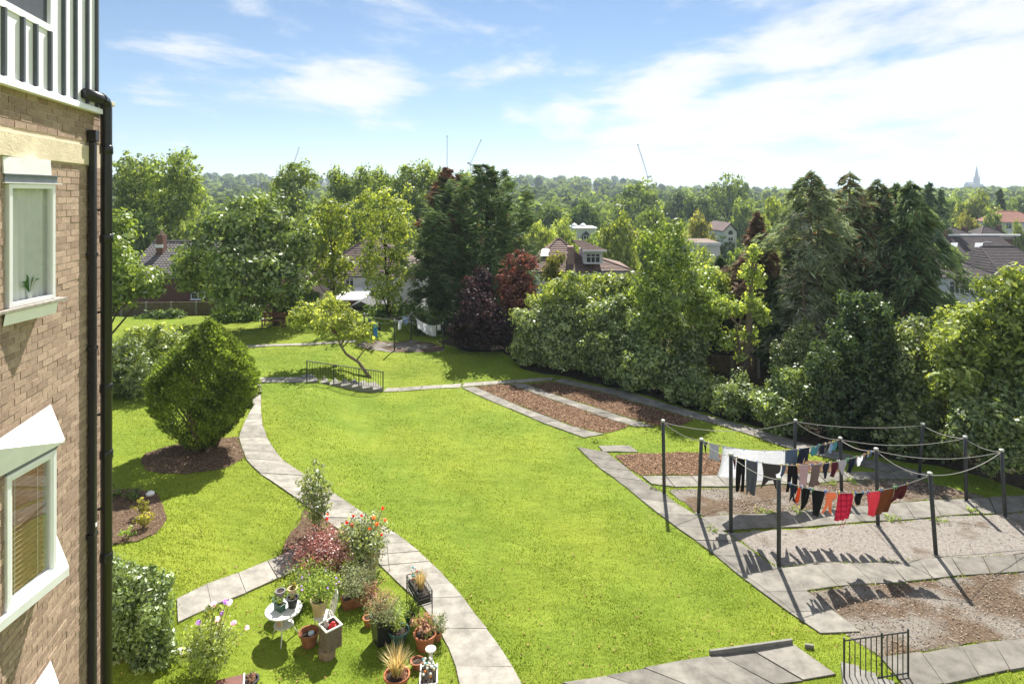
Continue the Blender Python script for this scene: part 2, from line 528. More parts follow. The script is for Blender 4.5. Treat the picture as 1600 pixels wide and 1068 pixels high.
# ------------------------------------------------------------------ slab paths
CONC = plain('concrete_slab', (0.300, 0.280, 0.245), 0.92, 0.30, 3.2, 0.5, spec=0.12, rnd=0.17, bscale=70, detail=12, world_space=True)
CONC_2 = plain('worn_concrete_slab', (0.215, 0.200, 0.175), 0.92, 0.32, 2.6, 0.5, spec=0.12, rnd=0.20, bscale=70, detail=12, world_space=True)
CONC_D = plain('concrete_edging', (0.23, 0.22, 0.20), 0.9, 0.2, 5, 0.4, spec=0.15, world_space=True)
SLAB_POLYS = []
def resample(pts, n, ts=None):
    L_ = [0.0]
    for a, b in zip(pts, pts[1:]): L_.append(L_[-1] + (b - a).length)
    out = []
    for i in range(n + 1):
        t = (i / n if ts is None else ts[i]) * L_[-1]
        k = 0
        while k < len(pts) - 2 and L_[k+1] < t: k += 1
        d = L_[k+1] - L_[k]
        out.append(pts[k].lerp(pts[k+1], 0 if d == 0 else (t - L_[k]) / d))
    return out
def slab_path(name, left_px, right_px, length=0.75, gap=0.008, proud=0.036, rows=1, jit=0.012, seed=0, tilt=0.006):
    """slabs laid between two edges; each slab a piece of its own"""
    rnd = random.Random(seed)
    Lp, Rp = GP(*left_px), GP(*right_px)
    tot = sum((b - a).length for a, b in zip(Lp, Lp[1:])) * .5 + sum((b - a).length for a, b in zip(Rp, Rp[1:])) * .5
    n = max(1, round(tot / length))
    ts = [0.0]
    for i in range(n): ts.append(ts[-1] + rnd.uniform(0.88, 1.12))
    ts = [t / ts[-1] for t in ts]
    A, B = resample(Lp, n, ts), resample(Rp, n, ts)
    root = empty(name, A[0]); tag(root, kind='structure')
    bd = MB()
    for i in range(n):
        qd = [Vector((p.x, p.y, gz(p.x, p.y) + 0.009)) - root.location for p in (A[i], B[i], B[i+1], A[i+1])]
        if (qd[1]-qd[0]).cross(qd[3]-qd[0]).z < 0: qd.reverse()
        bd.add(qd, [(0,1,2,3)])
    bd.build('bedding', SOIL, root)
    SLAB_POLYS.append([(p.x, p.y) for p in Lp] + [(p.x, p.y) for p in reversed(Rp)])
    for i in range(n):
        for r in range(rows):
            q = [A[i].lerp(B[i], r/rows), A[i].lerp(B[i], (r+1)/rows), A[i+1].lerp(B[i+1], (r+1)/rows), A[i+1].lerp(B[i+1], r/rows)]
            c = sum(q, Vector()) / 4
            s = []
            for p in q:
                d = (c - p); p2 = p + d.normalized() * gap + Vector((rnd.uniform(-jit, jit), rnd.uniform(-jit, jit), 0))
                s.append(p2)
            z0 = rnd.uniform(-tilt, tilt)
            tops = [Vector((p.x, p.y, gz(p.x, p.y) + proud + z0 + rnd.uniform(-tilt, tilt))) for p in s]
            ar = sum((tops[k].x*tops[(k+1) % 4].y - tops[(k+1) % 4].x*tops[k].y) for k in range(4))
            if ar < 0: tops.reverse()
            mb = MB().prism([p - Vector((0, 0, 0.07)) - c for p in tops], (0, 0, 0.07))
            o_ = mb.build('slab', CONC_2 if name in ('drying_area_path', 'cross_path', 'front_walkway', 'plot_path', 'hedge_path') else CONC, root, bevel=0.006)
            o_.location = c - root.location
    return root

slab_path('winding_path', [(398,601),(392,640),(372,683),(383,716),(400,736),(441,764),(472,786),(520,822),(560,850),(599,889),(662,949),(691,992),(708,1027),(720,1080)],
          [(408,601),(408,644),(411,665),(419,689),(442,720),(489,750),(533,778),(570,804),(612,829),(647,855),(691,896),(728,940),(770,995),(800,1040),(822,1080)], 0.60, seed=11)
slab_path('branch_path', [(276,936),(323,913),(375,895),(450,863),(490,848)], [(277,974),(362,935),(409,918),(458,893),(512,872)], 0.82, seed=12)
slab_path('path_to_steps', [(400,598),(440,597.5),(481,598)], [(404,590.5),(440,590),(470,589.5)], 0.9, seed=13)
slab_path('lawn_path', [(598,612.5),(660,609),(720,605.5)], [(604,607),(660,603.5),(722,599.5)], 0.9, seed=14)
slab_path('lawn_path', [(722,605),(742,604),(800,598.5),(862,594.5)], [(724,599),(760,596.5),(820,592.5),(866,590.5)], 0.9, seed=15)
slab_path('plot_path', [(722,606.5),(760,624),(805,642),(850,662),(912,684)], [(741,604.5),(780,621),(820,638.5),(900,669),(944,679)], 0.8, seed=16)
slab_path('plot_path', [(797,600),(860,624),(925,646),(990,667)], [(822,600.5),(890,625),(950,644),(1022,667)], 0.8, seed=17)
slab_path('hedge_path', [(864,595),(940,612.5),(1050,644.5),(1133,667),(1221,697),(1320,722),(1436,750)], [(882,592),(975,611),(1021,625),(1112,652),(1177,669),(1244,690),(1345,715),(1465,744)], 0.85, seed=18)
slab_path('drying_area_path', [(902,699),(926,724),(970,755),(1020,797),(1056,824),(1109,861),(1154,899),(1215,945),(1281,990)],
          [(948,707),(977,730),(1002,750),(1038,772),(1070,797),(1088,806),(1140,836),(1212,887),(1256,920),(1345,988)], 0.85, seed=19)
slab_path('cross_path', [(942,706.5),(998,707)], [(935,697),(984,696.5)], 0.85, seed=20)
slab_path('cross_path', [(1018,757),(1041,762),(1180,759),(1315,752),(1436,748.5)], [(1003,744.5),(1041,744),(1180,741),(1315,738),(1424,737)], 0.85, seed=21)
slab_path('cross_path', [(1125,831),(1360,815.5),(1600,800),(1720,792)], [(1094,809.5),(1340,792.5),(1600,775),(1720,767)], 0.9, seed=22)
slab_path('cross_path', [(1256,924),(1430,909),(1600,894),(1720,884)], [(1216,888.5),(1410,877),(1600,866),(1720,859)], 0.9, seed=23)
slab_path('cross_path', [(1420,1080),(1487,1068),(1600,1045),(1720,1020)], [(1376,1028),(1490,1013),(1600,999),(1720,986)], 0.9, seed=24)
slab_path('upper_lawn_path', [(380,543.5),(470,540),(521,537),(556,534.5)], [(380,540.5),(470,537),(521,534),(556,532)], 1.2, seed=25)

# walkway at the bottom edge of the picture with raised kerbs and steps going down
slab_path('front_walkway', [(1010,1110),(1080,1095),(1180,1075),(1307,1054)], [(878,1068),(1024,1041),(1114,1024),(1238,1006)], 0.72, seed=26, proud=0.03)
def kerb(px0, px1, w, h, label_mat=CONC_D, name='kerb', z0=0.0):
    a, b = G(*px0), G(*px1)
    d = (b - a); d.z = 0; d.normalize(); nrm = Vector((-d.y, d.x, 0)) * w
    mb = MB()
    q = [a, b, b + nrm, a + nrm]
    q = [Vector((p.x, p.y, gz(p.x, p.y) - 0.05 + z0)) for p in q]
    mb.prism(q, (0, 0, h + 0.05))
    c = q[0]
    mb.v = [tuple(Vector(v) - c) for v in mb.v]
    return mb.build(name, label_mat, None, loc=c, bevel=0.008)
tag(kerb((1110,1025), (1239,1007), 0.06, 0.11), kind='structure')
tag(kerb((1258,1012), (1272,1014), 0.05, 0.08), kind='structure')

fs = empty('front_steps', G(1290, 1062)); tag(fs, 'concrete steps leading down beside the black railing at the picture bottom', 'steps')
a0 = G(1313, 1056); dirv = Vector((0.92, -0.38, 0)).normalized(); prp = Vector((-dirv.y, dirv.x, 0))
for i in range(3):
    p = a0 + dirv * (0.02 + 0.30 * i) - prp * 1.1
    q = [p, p + dirv * 0.32, p + dirv * 0.32 + prp * 1.25, p + prp * 1.25]
    mb = MB().prism([Vector((v.x, v.y, gz(v.x, v.y) - 0.25)) - fs.location for v in q], (0, 0, 0.25 + 0.20 - 0.06 * i))
    mb.build('step', CONC_D, fs, bevel=0.01)

# ------------------------------------------------------------------ garden steps with railing
IRON = plain('painted_iron', (0.030, 0.032, 0.036), 0.45, 0.2, 20, spec=0.5)
IRON_G = plain('grey_iron', (0.10, 0.10, 0.10), 0.5, 0.2, 20, spec=0.5)
A_top, B_bot = G(480, 598), G(599, 611.5)
st = empty('garden_steps', B_bot); tag(st, 'flight of shallow concrete steps climbing the grass bank', 'steps')
dv = A_top - B_bot; run = Vector((dv.x, dv.y, 0)); back = Vector((-run.y, run.x, 0)).normalized()
if back.y < 0: back = -back
NS = 7
zb, zt = B_bot.z + 0.03, A_top.z + 0.05
for i in range(NS):
    p0 = B_bot + run * (i / NS); p1 = B_bot + run * ((i + 1) / NS)
    top = zb + (zt - zb) * (i + 1) / NS
    q = [p0, p1, p1 + back * 1.25, p0 + back * 1.25]
    low = min(gz(v.x, v.y) for v in q) - 0.2
    q = [Vector((v.x, v.y, low)) - st.location for v in q]
    mb = MB().prism(q, (0, 0, top - low))
    mb.build('step', CONC_D, st, bevel=0.01)
SLAB_POLYS.append([(v.x, v.y) for v in (B_bot, A_top, A_top + back * 1.25, B_bot + back * 1.25)])
rl = empty('step_railing', B_bot); tag(rl, 'slim black iron railing with upright bars along the garden steps', 'railing')
def zstep(t): return zb + (zt - zb) * min(1, max(0, t)) 
RH = 0.90
def rp(t, h):
    p = B_bot + run * t + back * 0.05
    return Vector((p.x, p.y, zstep(t) + h)) - rl.location
MB().tube([rp(-0.01, RH), rp(1.01, RH + 0.05)], 0.024, 6).build('handrail', IRON, rl)
MB().tube([rp(0, 0.14), rp(1, 0.16)], 0.014, 5).build('bottom_rail', IRON, rl)
for t in (0.0, 0.33, 0.66, 1.0):
    MB().tube([rp(t, -0.12), rp(t, RH + 0.02)], 0.028, 6).build('post', IRON, rl)
for i in range(1, 30):
    t = i / 30
    if min(abs(t - 0.33), abs(t - 0.66)) < 0.012: continue
    MB().tube([rp(t, 0.14), rp(t, RH + 0.01)], 0.010, 4).build('bar', IRON, rl)

# railing at the bottom right
fr = empty('front_railing', G(1320, 1068)); tag(fr, 'black vertical bar railing panel at the bottom edge near the paving', 'railing')
pa, pb = pix(1319, 1090, 12.35), pix(1419, 1090, 12.6)
ztop = CAM_H - (995 - HYP) / FPX * 12.4
for i in range(13):
    t = i / 12
    p = pa.lerp(pb, t); r_ = 0.019 if i in (0, 7, 12) else 0.010
    zz = ztop + (0.03 if i in (0, 7, 12) else -0.03)
    MB().tube([Vector((p.x, p.y, gz(p.x, p.y) - 0.05)) - fr.location, Vector((p.x, p.y, zz)) - fr.location], r_, 6).build('post' if i in (0, 7, 12) else 'bar', IRON, fr)
for z in (ztop - 0.03, gz(pa.x, pa.y) + 0.1):
    MB().tube([Vector((pa.x, pa.y, z)) - fr.location, Vector((pb.x, pb.y, z)) - fr.location], 0.014, 6).build('rail', IRON, fr)

# ------------------------------------------------------------------ grass blades, bark chips
def scatter_mask(x, y):
    bad = np.zeros(x.shape, bool)
    for p in BED_POLYS + SLAB_POLYS: bad |= inside(p, x, y)
    return bad
rng = np.random.default_rng(5)
NB = 330000
u = rng.uniform(-0.86, 1.0, NB * 2)
inv = rng.uniform(1/45.0, 1/11.5, NB * 2)
Yb = 1 / inv; Xb = u * Yb
keep = ~scatter_mask(Xb, Yb)
Xb, Yb = Xb[keep][:NB], Yb[keep][:NB]
ex, ey = [], []
for poly in SLAB_POLYS + BED_POLYS[1:]:
    for i in range(len(poly)):
        p0, p1 = np.array(poly[i]), np.array(poly[(i+1) % len(poly)])
        ln_ = np.linalg.norm(p1 - p0); k_ = int(ln_ * 34)
        if k_ < 2: continue
        t_ = rng.uniform(0, 1, k_); q_ = p0 + (p1 - p0)*t_[:,None] + rng.normal(0, 0.022, (k_, 2))
        # creeping tufts come and go along the edge
        kk = np.sin(t_*ln_*2.3 + i) + np.sin(t_*ln_*5.1 + 2*i) + rng.uniform(-1, 1, k_) > 0.1
        ex.append(q_[kk,0]); ey.append(q_[kk,1])
ex, ey = np.concatenate(ex), np.concatenate(ey)
kk = (ey < 42) & (ey > 10); ex, ey = ex[kk], ey[kk]
n_edge = len(ex)
Xb, Yb = np.concatenate([Xb, ex]), np.concatenate([Yb, ey])
nb = len(Xb)
Zb = ground(Xb, Yb)
sc_ = np.clip(Yb / 15, 0.8, 2.2)
clump = 0.9 + 0.18 * (np.sin(Xb*9.1 + 2*np.sin(Yb*5.3)) * np.sin(Yb*8.7 + 1.7*np.sin(Xb*4.9))) + np.where(rng.uniform(0, 1, nb) < 0.02, 0.9, 0)
hgt = rng.uniform(0.010, 0.030, nb) * (0.6 + 0.5*sc_) * clump
hgt[-n_edge:] = rng.uniform(0.05, 0.085, n_edge)
ang = rng.uniform(0, 2*np.pi, nb); wd = 0.0085 * sc_ * rng.uniform(0.7, 1.4, nb)
lean = rng.uniform(0.1, 0.9, nb) * hgt; la = rng.uniform(0, 2*np.pi, nb)
v0 = np.stack([Xb - np.cos(ang)*wd, Yb - np.sin(ang)*wd, Zb - 0.004], -1)
v1 = np.stack([Xb + np.cos(ang)*wd, Yb + np.sin(ang)*wd, Zb - 0.004], -1)
v2 = np.stack([Xb + np.cos(la)*lean, Yb + np.sin(la)*lean, Zb + hgt], -1)
gvv = np.stack([v0, v1, v2], 1).reshape(-1, 3)
BLADE = leafmat('grass_blade', (0.050, 0.076, 0.008), (0.132, 0.168, 0.021), 0.42, gloss=0.02, tcol=(1.35, 1.3, 0.6))
tt = np.clip(rng.normal(0.5, 0.33, nb) + 0.16*np.sin(Xb*0.5+1)*np.sin(Yb*0.37), 0, 1)
tag(obj('grass', mesh_np('grass', gvv, np.arange(nb*3).reshape(-1, 3), BLADE, tint=tt)), 'short bright green mown grass covering the lawns', 'grass', kind='stuff')

def chips(name, px, n, size, mat, label, seed=0, dens=None):
    poly = [(p.x, p.y) for p in GP(*px)]
    r_ = np.random.default_rng(seed)
    a = np.array(poly)
    x = r_.uniform(a[:,0].min(), a[:,0].max(), n*6); y = r_.uniform(a[:,1].min(), a[:,1].max(), n*6)
    k = inside(poly, x, y)
    for sp_ in SLAB_POLYS: k &= ~inside(sp_, x, y)
    if dens is not None: k &= dens(x, y, r_)
    x, y = x[k][:n], y[k][:n]; m = len(x)
    z = ground(x, y) + 0.02 + r_.uniform(0, 0.02, m)
    t = r_.uniform(0, 2*np.pi, m); l = size * r_.uniform(0.5, 1.6, m); w = l * r_.uniform(0.25, 0.6, m)
    d = np.stack([np.cos(t), np.sin(t), r_.uniform(-.5, .5, m)], -1); e = np.stack([-np.sin(t), np.cos(t), r_.uniform(-.5, .5, m)], -1)
    c = np.stack([x, y, z], -1)
    vs_ = np.stack([c - d*l[:,None], c - e*w[:,None], c + d*l[:,None], c + e*w[:,None]], 1).reshape(-1, 3)
    o = obj(name, mesh_np(name, vs_, np.arange(m*4).reshape(-1, 4), mat, tint=r_.uniform(0, 1, m)))
    return tag(o, label, 'bark mulch', kind='stuff')
nl = 900
xl = rng.uniform(-0.75, 0.9, nl*2); yl = 1/rng.uniform(1/40, 1/11.5, nl*2); xl = xl*yl
kp = ~scatter_mask(xl, yl) & ((yl < 17) | (rng.uniform(0,1,nl*2) < 0.35)); xl, yl = xl[kp][:nl], yl[kp][:nl]; nl = len(xl)
al = rng.uniform(0, 6.28, nl); ll = rng.uniform(0.018, 0.04, nl)
dl = np.stack([np.cos(al), np.sin(al), rng.uniform(-.4,.4,nl)], -1); el_ = np.stack([-np.sin(al), np.cos(al), rng.uniform(-.4,.4,nl)], -1)
cl = np.stack([xl, yl, ground(xl, yl) + 0.035], -1)
vl = np.stack([cl-dl*ll[:,None], cl-el_*(ll*0.6)[:,None], cl+dl*ll[:,None], cl+el_*(ll*0.6)[:,None]], 1).reshape(-1,3)
FALLEN = leafmat('fallen_leaf', (0.045, 0.028, 0.012), (0.16, 0.105, 0.04), 0.1, gloss=0.03)
tag(obj('fallen_leaves', mesh_np('fallen_leaves', vl, np.arange(nl*4).reshape(-1,4), FALLEN, tint=rng.uniform(0,1,nl))), 'brown fallen leaves scattered over the lawn', 'leaves', kind='stuff')
CHIP = leafmat('bark_chip', (0.052, 0.032, 0.020), (0.185, 0.118, 0.074), 0.0, gloss=0.02)
CHIP3 = leafmat('weathered_chip', (0.048, 0.036, 0.026), (0.170, 0.135, 0.105), 0.0, gloss=0.02)
CHIP2 = leafmat('soil_crumb', (0.050, 0.034, 0.023), (0.165, 0.115, 0.078), 0.0, gloss=0.02)
patchy = lambda x, y, r_: (np.sin(x*1.3+0.6)*np.sin(y*1.7+x*0.5) + r_.uniform(-.6, .6, x.shape)) > 0.0
chips('bark_chips', P_PLOT_A, 5500, 0.035, CHIP, 'red brown bark chips on the plot beside the lawn edge', 1)
chips('bark_chips', P_PLOT_B, 4600, 0.035, CHIP, 'brown bark chips on the half shaded plot by the hedge', 2)
chips('bark_chips', P_BAY_1, 5200, 0.03, CHIP, 'brown bark chips behind the hanging white sheet', 3)
chips('bark_chips', P_BAY_2, 6500, 0.024, CHIP3, 'scattered bark chips on the bay between the two cross paths', 4, patchy)
chips('bark_chips', P_BAY_4, 5000, 0.020, CHIP3, 'bark chips in the bay nearest the black railing', 5)
chips('bark_chips', P_BAY_3, 1800, 0.018, CHIP3, 'sparse bark litter along the edge of the grey tarmac bay', 6, lambda x, y, r_: r_.uniform(0, 1, x.shape) < 0.35)
chips('soil_crumbs', P_TOPIARY, 3600, 0.02, CHIP2, 'loose crumbs of dry soil under the clipped bush', 7)
chips('soil_crumbs', P_LEFTBED, 2400, 0.018, CHIP2, 'loose crumbs of dry soil in the bed by the pipe', 8)
chips('soil_crumbs', P_ROSEBED, 2600, 0.014, CHIP2, 'loose crumbs of dry soil under the roses', 9)

# ------------------------------------------------------------------ the brick block at the left edge
BX0, BSL = 3.37, 0.235
TH_B = math.atan(BSL)
BLD = empty('apartment_building', (-(BX0 + BSL*6), 6, 0), TH_B)
tag(BLD, 'brown brick apartment block with white framed windows and pale standing seam cladding', 'building')
def px2s(px):
    Y = BX0 / (-(px - CXP)/FPX - BSL)
    return (Y - 6) * math.sqrt(1 + BSL*BSL)
H0 = CAM_H
S_END = px2s(166)

def brick_mat(name, attr):
    m, nt, N, L, b = newmat(name)
    setin(b, Roughness=0.92); b.inputs['Specular IOR Level'].default_value = 0.15
    if attr:
        a = N.new('ShaderNodeAttribute'); a.attribute_name = 'tint'; f = a.outputs['Fac']
    else:
        a = N.new('ShaderNodeObjectInfo'); f = a.outputs['Random']
    r = N.new('ShaderNodeValToRGB'); cr = r.color_ramp
    cr.elements[0].position = 0.0; cr.elements[0].color = (0.285, 0.200, 0.150, 1)
    cr.elements[1].position = 1.0; cr.elements[1].color = (0.430, 0.318, 0.238, 1)
    for p, c in ((0.25, (0.325, 0.232, 0.175)), (0.5, (0.352, 0.254, 0.190)), (0.75, (0.385, 0.280, 0.208))):
        e = cr.elements.new(p); e.color = rgb(c)
    L.new(f, r.inputs['Fac'])
    g = N.new('ShaderNodeNewGeometry')
    nz = N.new('ShaderNodeTexNoise'); nz.inputs['Scale'].default_value = 26; nz.inputs['Detail'].default_value = 5; nz.inputs['Roughness'].default_value = 0.7
    L.new(g.outputs['Position'], nz.inputs['Vector'])
    mr = N.new('ShaderNodeMapRange'); mr.inputs['From Min'].default_value = 0.3; mr.inputs['From Max'].default_value = 0.7
    mr.inputs['To Min'].default_value = 0.68; mr.inputs['To Max'].default_value = 1.25
    L.new(nz.outputs['Fac'], mr.inputs['Value'])
    hs = N.new('ShaderNodeHueSaturation'); L.new(mr.outputs[0], hs.inputs['Value']); L.new(r.outputs[0], hs.inputs['Color'])
    L.new(hs.outputs[0], b.inputs['Base Color'])
    bp = N.new('ShaderNodeBump'); bp.inputs['Strength'].default_value = 0.5; bp.inputs['Distance'].default_value = 0.006
    L.new(nz.outputs['Fac'], bp.inputs['Height']); L.new(bp.outputs[0], b.inputs['Normal'])
    return m
BRICK, BRICKJ = brick_mat('facing_brick', False), brick_mat('facing_brickwork', True)
MORTAR = plain('mortar', (0.66, 0.56, 0.42), 0.95, 0.12, 30, 0.4, spec=0.1)
WHITE = plain('white_upvc', (0.88, 0.88, 0.89), 0.35, 0.03, 4, spec=0.5)
WHITEB = plain('white_board', (0.88, 0.88, 0.87), 0.6, 0.05, 6, spec=0.3)
GREYB = plain('grey_board', (0.20, 0.22, 0.24), 0.5, 0.1, 6)
STONE = plain('band_stone', (0.60, 0.52, 0.36), 0.85, 0.14, 5, 0.35, spec=0.2, bscale=50)
SILLS = plain('weathered_sill', (0.42, 0.38, 0.34), 0.9, 0.3, 22, 0.6, spec=0.2)
CLAD = plain('pale_zinc', (0.86, 0.86, 0.87), 0.45, 0.04, 3, spec=0.4)
SEAM_SHADE = plain('shade_toned_seam', (0.075, 0.085, 0.10), 0.5, 0.1, 8)  # dark colour paints in the shade on the seams' near sides
DARKM = plain('dark_cladding', (0.05, 0.055, 0.065), 0.5, 0.15, 8)
PIPE = plain('black_pipe', (0.014, 0.014, 0.016), 0.35, 0.2, 12, spec=0.5)
INTER = plain('room_interior', (0.35, 0.33, 0.29), 0.9, 0.1, 3)
CURTAIN = plain('net_curtain', (0.86, 0.86, 0.85), 0.9, 0.05, 3)
SLATW = plain('wood_blind', (0.55, 0.33, 0.16), 0.55, 0.15, 14, rnd=0.1)
def glass_mat():
    m, nt, N, L, b = newmat('window_glass')
    N.remove(b)
    out = [n for n in N if n.type == 'OUTPUT_MATERIAL'][0]
    tr = N.new('ShaderNodeBsdfTransparent'); tr.inputs['Color'].default_value = (0.97, 0.98, 0.97, 1)
    gl = N.new('ShaderNodeBsdfGlossy'); gl.inputs['Roughness'].default_value = 0.01
    lw = N.new('ShaderNodeLayerWeight'); lw.inputs['Blend'].default_value = 0.5
    pw = N.new('ShaderNodeMath'); pw.operation = 'POWER'; pw.inputs[1].default_value = 3.0; L.new(lw.outputs['Facing'], pw.inputs[0])
    fr = N.new('ShaderNodeMapRange'); fr.inputs['To Min'].default_value = 0.05; fr.inputs['To Max'].default_value = 0.7; L.new(pw.outputs[0], fr.inputs['Value'])
    mx = N.new('ShaderNodeMixShader')
    L.new(fr.outputs[0], mx.inputs['Fac']); L.new(tr.outputs[0], mx.inputs[1]); L.new(gl.outputs[0], mx.inputs[2])
    L.new(mx.outputs[0], out.inputs['Surface'])
    return m
GLASS = glass_mat()

# window openings in the wall: (s0, s1, z0, z1); the windows themselves stand out at an angle
W1 = (0.04, 0.86, H0-1.075, H0+0.11)
W2 = (0.04, 0.90, H0-3.98, H0-2.62)
W3 = (0.04, 0.90, H0-6.74, H0-5.38)
OPEN = [W1, W2, W3]
S_BACK = -9.0
ZTOP = H0 + 1.03
# wall carcass around the openings, mortar coloured, face 6 mm behind the brick faces
wall = MB()
NW = -0.008
DEEP = -0.22
S0_, S1_ = 0.04, 0.90
wall.box((DEEP, S1_, -0.5), (NW, S_END, ZTOP))
wall.box((DEEP, S_BACK, -0.5), (NW, S0_, ZTOP))
wall.box((DEEP, S0_, W1[3]), (NW, S1_-0.0005, ZTOP))
wall.box((DEEP, W1[1], W1[2]), (NW, S1_-0.0005, W1[3]))
wall.box((DEEP, S0_, W2[3]), (NW, S1_-0.0005, W1[2]))
wall.box((DEEP, S0_, W3[3]), (NW, S1_-0.0005, W2[2]))
wall.box((DEEP, S0_, -0.5), (NW, S1_-0.0005, W3[2]))
wall.build('wall', MORTAR, BLD)
# the return wall and the rest of the block, so that it stands as a building
MB().box((-9, S_END-0.25, -0.5), (DEEP-0.003, S_END-0.001, ZTOP)).build('return_wall', MORTAR, BLD)
MB().box((-9, S_BACK, ZTOP+2.6), (0.02, S_END-0.4, ZTOP+2.75)).build('flat_roof', DARKM, BLD)

rb = random.Random(3)
bricks = []
NCO = int((ZTOP - (H0 - 6.6)) / 0.075)
for c in range(NCO):
    z0 = ZTOP - 0.075*(c+1) + 0.005
    z1 = z0 + 0.065
    if z1 > H0 + 0.365 and z0 < H0 + 0.61: continue
    s = -0.45 + (0.1125 if c % 2 else 0.0)
    k = c % 2
    while s < S_END - 0.02:
        ln = 0.215
        k += 1
        s1 = min(s + ln, S_END)
        a, b_ = s, s1
        s += ln + 0.010
        hit = False
        for (w0, w1, q0, q1) in OPEN:
            if z1 > q0 - 0.0 and z0 < q1 + 0.0 and b_ > w0 and a < w1:
                if a < w0 - 0.03: b_ = w0 - 0.004
                elif b_ > w1 + 0.03: a = w1 + 0.004
                else: hit = True
        if hit or b_ - a < 0.02: continue
        Y = 6 + a
        bricks.append((-(b_-a)*0.065/Y**3, a, b_, z0, z1))
bricks.sort()
unit = {}
def unit_brick(i):
    if i not in unit:
        r_ = random.Random(40+i)
        mb = MB().box((-0.05, 0, 0), (0, 1, 1))
        me = mb.mesh('brick', BRICK)
        unit[i] = me
    return unit[i]
for i, (_, a, b_, z0, z1) in enumerate(bricks[:300]):
    o = obj('brick', unit_brick(0), BLD)
    o.location = (rb.uniform(-0.003, 0.004), a, z0 + rb.uniform(-.0015, .0015))
    o.scale = (1, b_-a, z1-z0)
rest = MB(); tints = []
for (_, a, b_, z0, z1) in bricks[300:]:
    n = rb.uniform(-0.003, 0.004)
    rest.box((-0.05, a, z0), (n, b_, z1)); tints += [rb.random()] * 6
me = rest.mesh('brickwork', BRICKJ)
at_ = me.attributes.new('tint', 'FLOAT', 'FACE'); at_.data.foreach_set('value', tints)
tag(obj('brickwork', me, BLD), kind='stuff')

# stone band, sills, boards
MB().box((-0.01, -1.5, H0+0.37), (0.028, px2s(138), H0+0.607)).build('stone_band', STONE, BLD, bevel=0.006)

def window_frame(win, parent, inner=0.05, depth=0.05, proud=0.03, mat=WHITE, name='frame'):
    s0, s1, z0, z1 = win
    mb = MB()
    mb.box((-depth, s0+0.002, z0+0.002), (proud, s0+inner, z1-0.002)).box((-depth, s1-inner, z0+0.002), (proud, s1-0.002, z1-0.002))
    mb.box((-depth, s0+inner, z0+0.002), (proud, s1-inner, z0+inner)).box((-depth, s0+inner, z1-inner), (proud, s1-inner, z1-0.002))
    return mb.build(name, mat, parent, bevel=0.004)

WX, WY = -4.78, 6.02          # near end of every window plane, flush with the wall; the plane runs straight on
def angled_window(name_label):
    w = empty('window'); w.parent = BLD; w['label'] = name_label
    dx, dy = WX - BLD.location.x, WY - 6
    w.location = (dx*math.cos(TH_B) + dy*math.sin(TH_B), -dx*math.sin(TH_B) + dy*math.cos(TH_B), 0)
    w.rotation_euler = (0, 0, -TH_B)
    return w
def wall_n(sp): return -BSL * sp            # where the wall lies, measured from the window plane
def wedge(w, name, mat, s1, z_plane, z_wall, th=0.02, ext=0.0, s0=-0.05):
    """three-cornered board between the window plane and the wall"""
    A_, B_, C_ = (0.006, s0, z_plane), (ext, s1, z_plane), (wall_n(s1 + 0.16) + 0.01, s1 + 0.16, z_wall)
    return MB().add([A_, B_, C_] + [(p[0], p[1], p[2]-th) for p in (A_, B_, C_)], [(0,1,2),(5,4,3),(0,3,4,1),(1,4,5,2),(2,5,3,0)]).build(name, mat, w)

# upper window
w1 = angled_window('upper window with pale net curtain and weathered stone sill')
A1, B1, Z1, Z2 = 0.05, 0.67, H0-1.075, H0+0.11
window_frame((A1, B1, Z1, Z2), w1, 0.045, 0.05, 0.012)
MB().box((-0.016, A1+0.043, Z1+0.043), (-0.012, B1-0.043, Z2-0.043)).build('pane', GLASS, w1)
vs_ = []; fs_ = []; ns = 46
for i in range(ns+1):
    t = i/ns; s_ = A1+0.02 + (B1-A1-0.04)*t
    n_ = -0.075 + 0.012*math.sin(t*44) + 0.008*math.sin(t*17+1)
    vs_ += [(n_, s_, Z1), (n_, s_, Z2)]
    if i: fs_.append((2*i-2, 2*i, 2*i+1, 2*i-1))
MB().add(vs_, fs_).build('curtain', CURTAIN, w1, smooth=True)
LEAFP = leafmat('houseplant', (0.06, 0.16, 0.03), (0.12, 0.26, 0.05), 0.3)
hp = MB()
for k in range(7):
    a = k*0.9; b0 = Vector((-0.045, A1+0.33, Z1+0.10))
    tip = b0 + Vector((0.015*math.cos(a*2), 0.13*math.cos(a), 0.13+0.06*math.sin(a*1.7)))
    mid = b0.lerp(tip, 0.55) + Vector((0, 0, 0.05))
    d = Vector((0, 0.012, 0.012))
    hp.add([b0, mid-d, tip, mid+d], [(0,1,2,3)])
hp.build('houseplant', LEAFP, w1)
MB().lathe([(0.02, 0), (0.026, 0.06)], 12, (-0.045, A1+0.33, Z1+0.05), True, True).build('plant_pot', WHITE, w1)
MB().box((-0.6, A1-0.1, Z1-0.2), (-0.59, B1+0.3, Z2+0.3)).build('room_back', INTER, w1)
MB().add([(0.05,-0.12,Z1-0.035),(0.06,B1+0.10,Z1-0.035),(wall_n(B1+0.10),B1+0.10,Z1-0.035),(wall_n(-0.12),-0.12,Z1-0.035),(0.05,-0.12,Z1-0.002),(0.06,B1+0.10,Z1-0.002),(wall_n(B1+0.10),B1+0.10,Z1-0.002),(wall_n(-0.12),-0.12,Z1-0.002)],
   [(0,3,2,1),(4,5,6,7),(0,1,5,4),(1,2,6,5),(2,3,7,6),(3,0,4,7)]).build('sill', SILLS, w1, bevel=0.005)
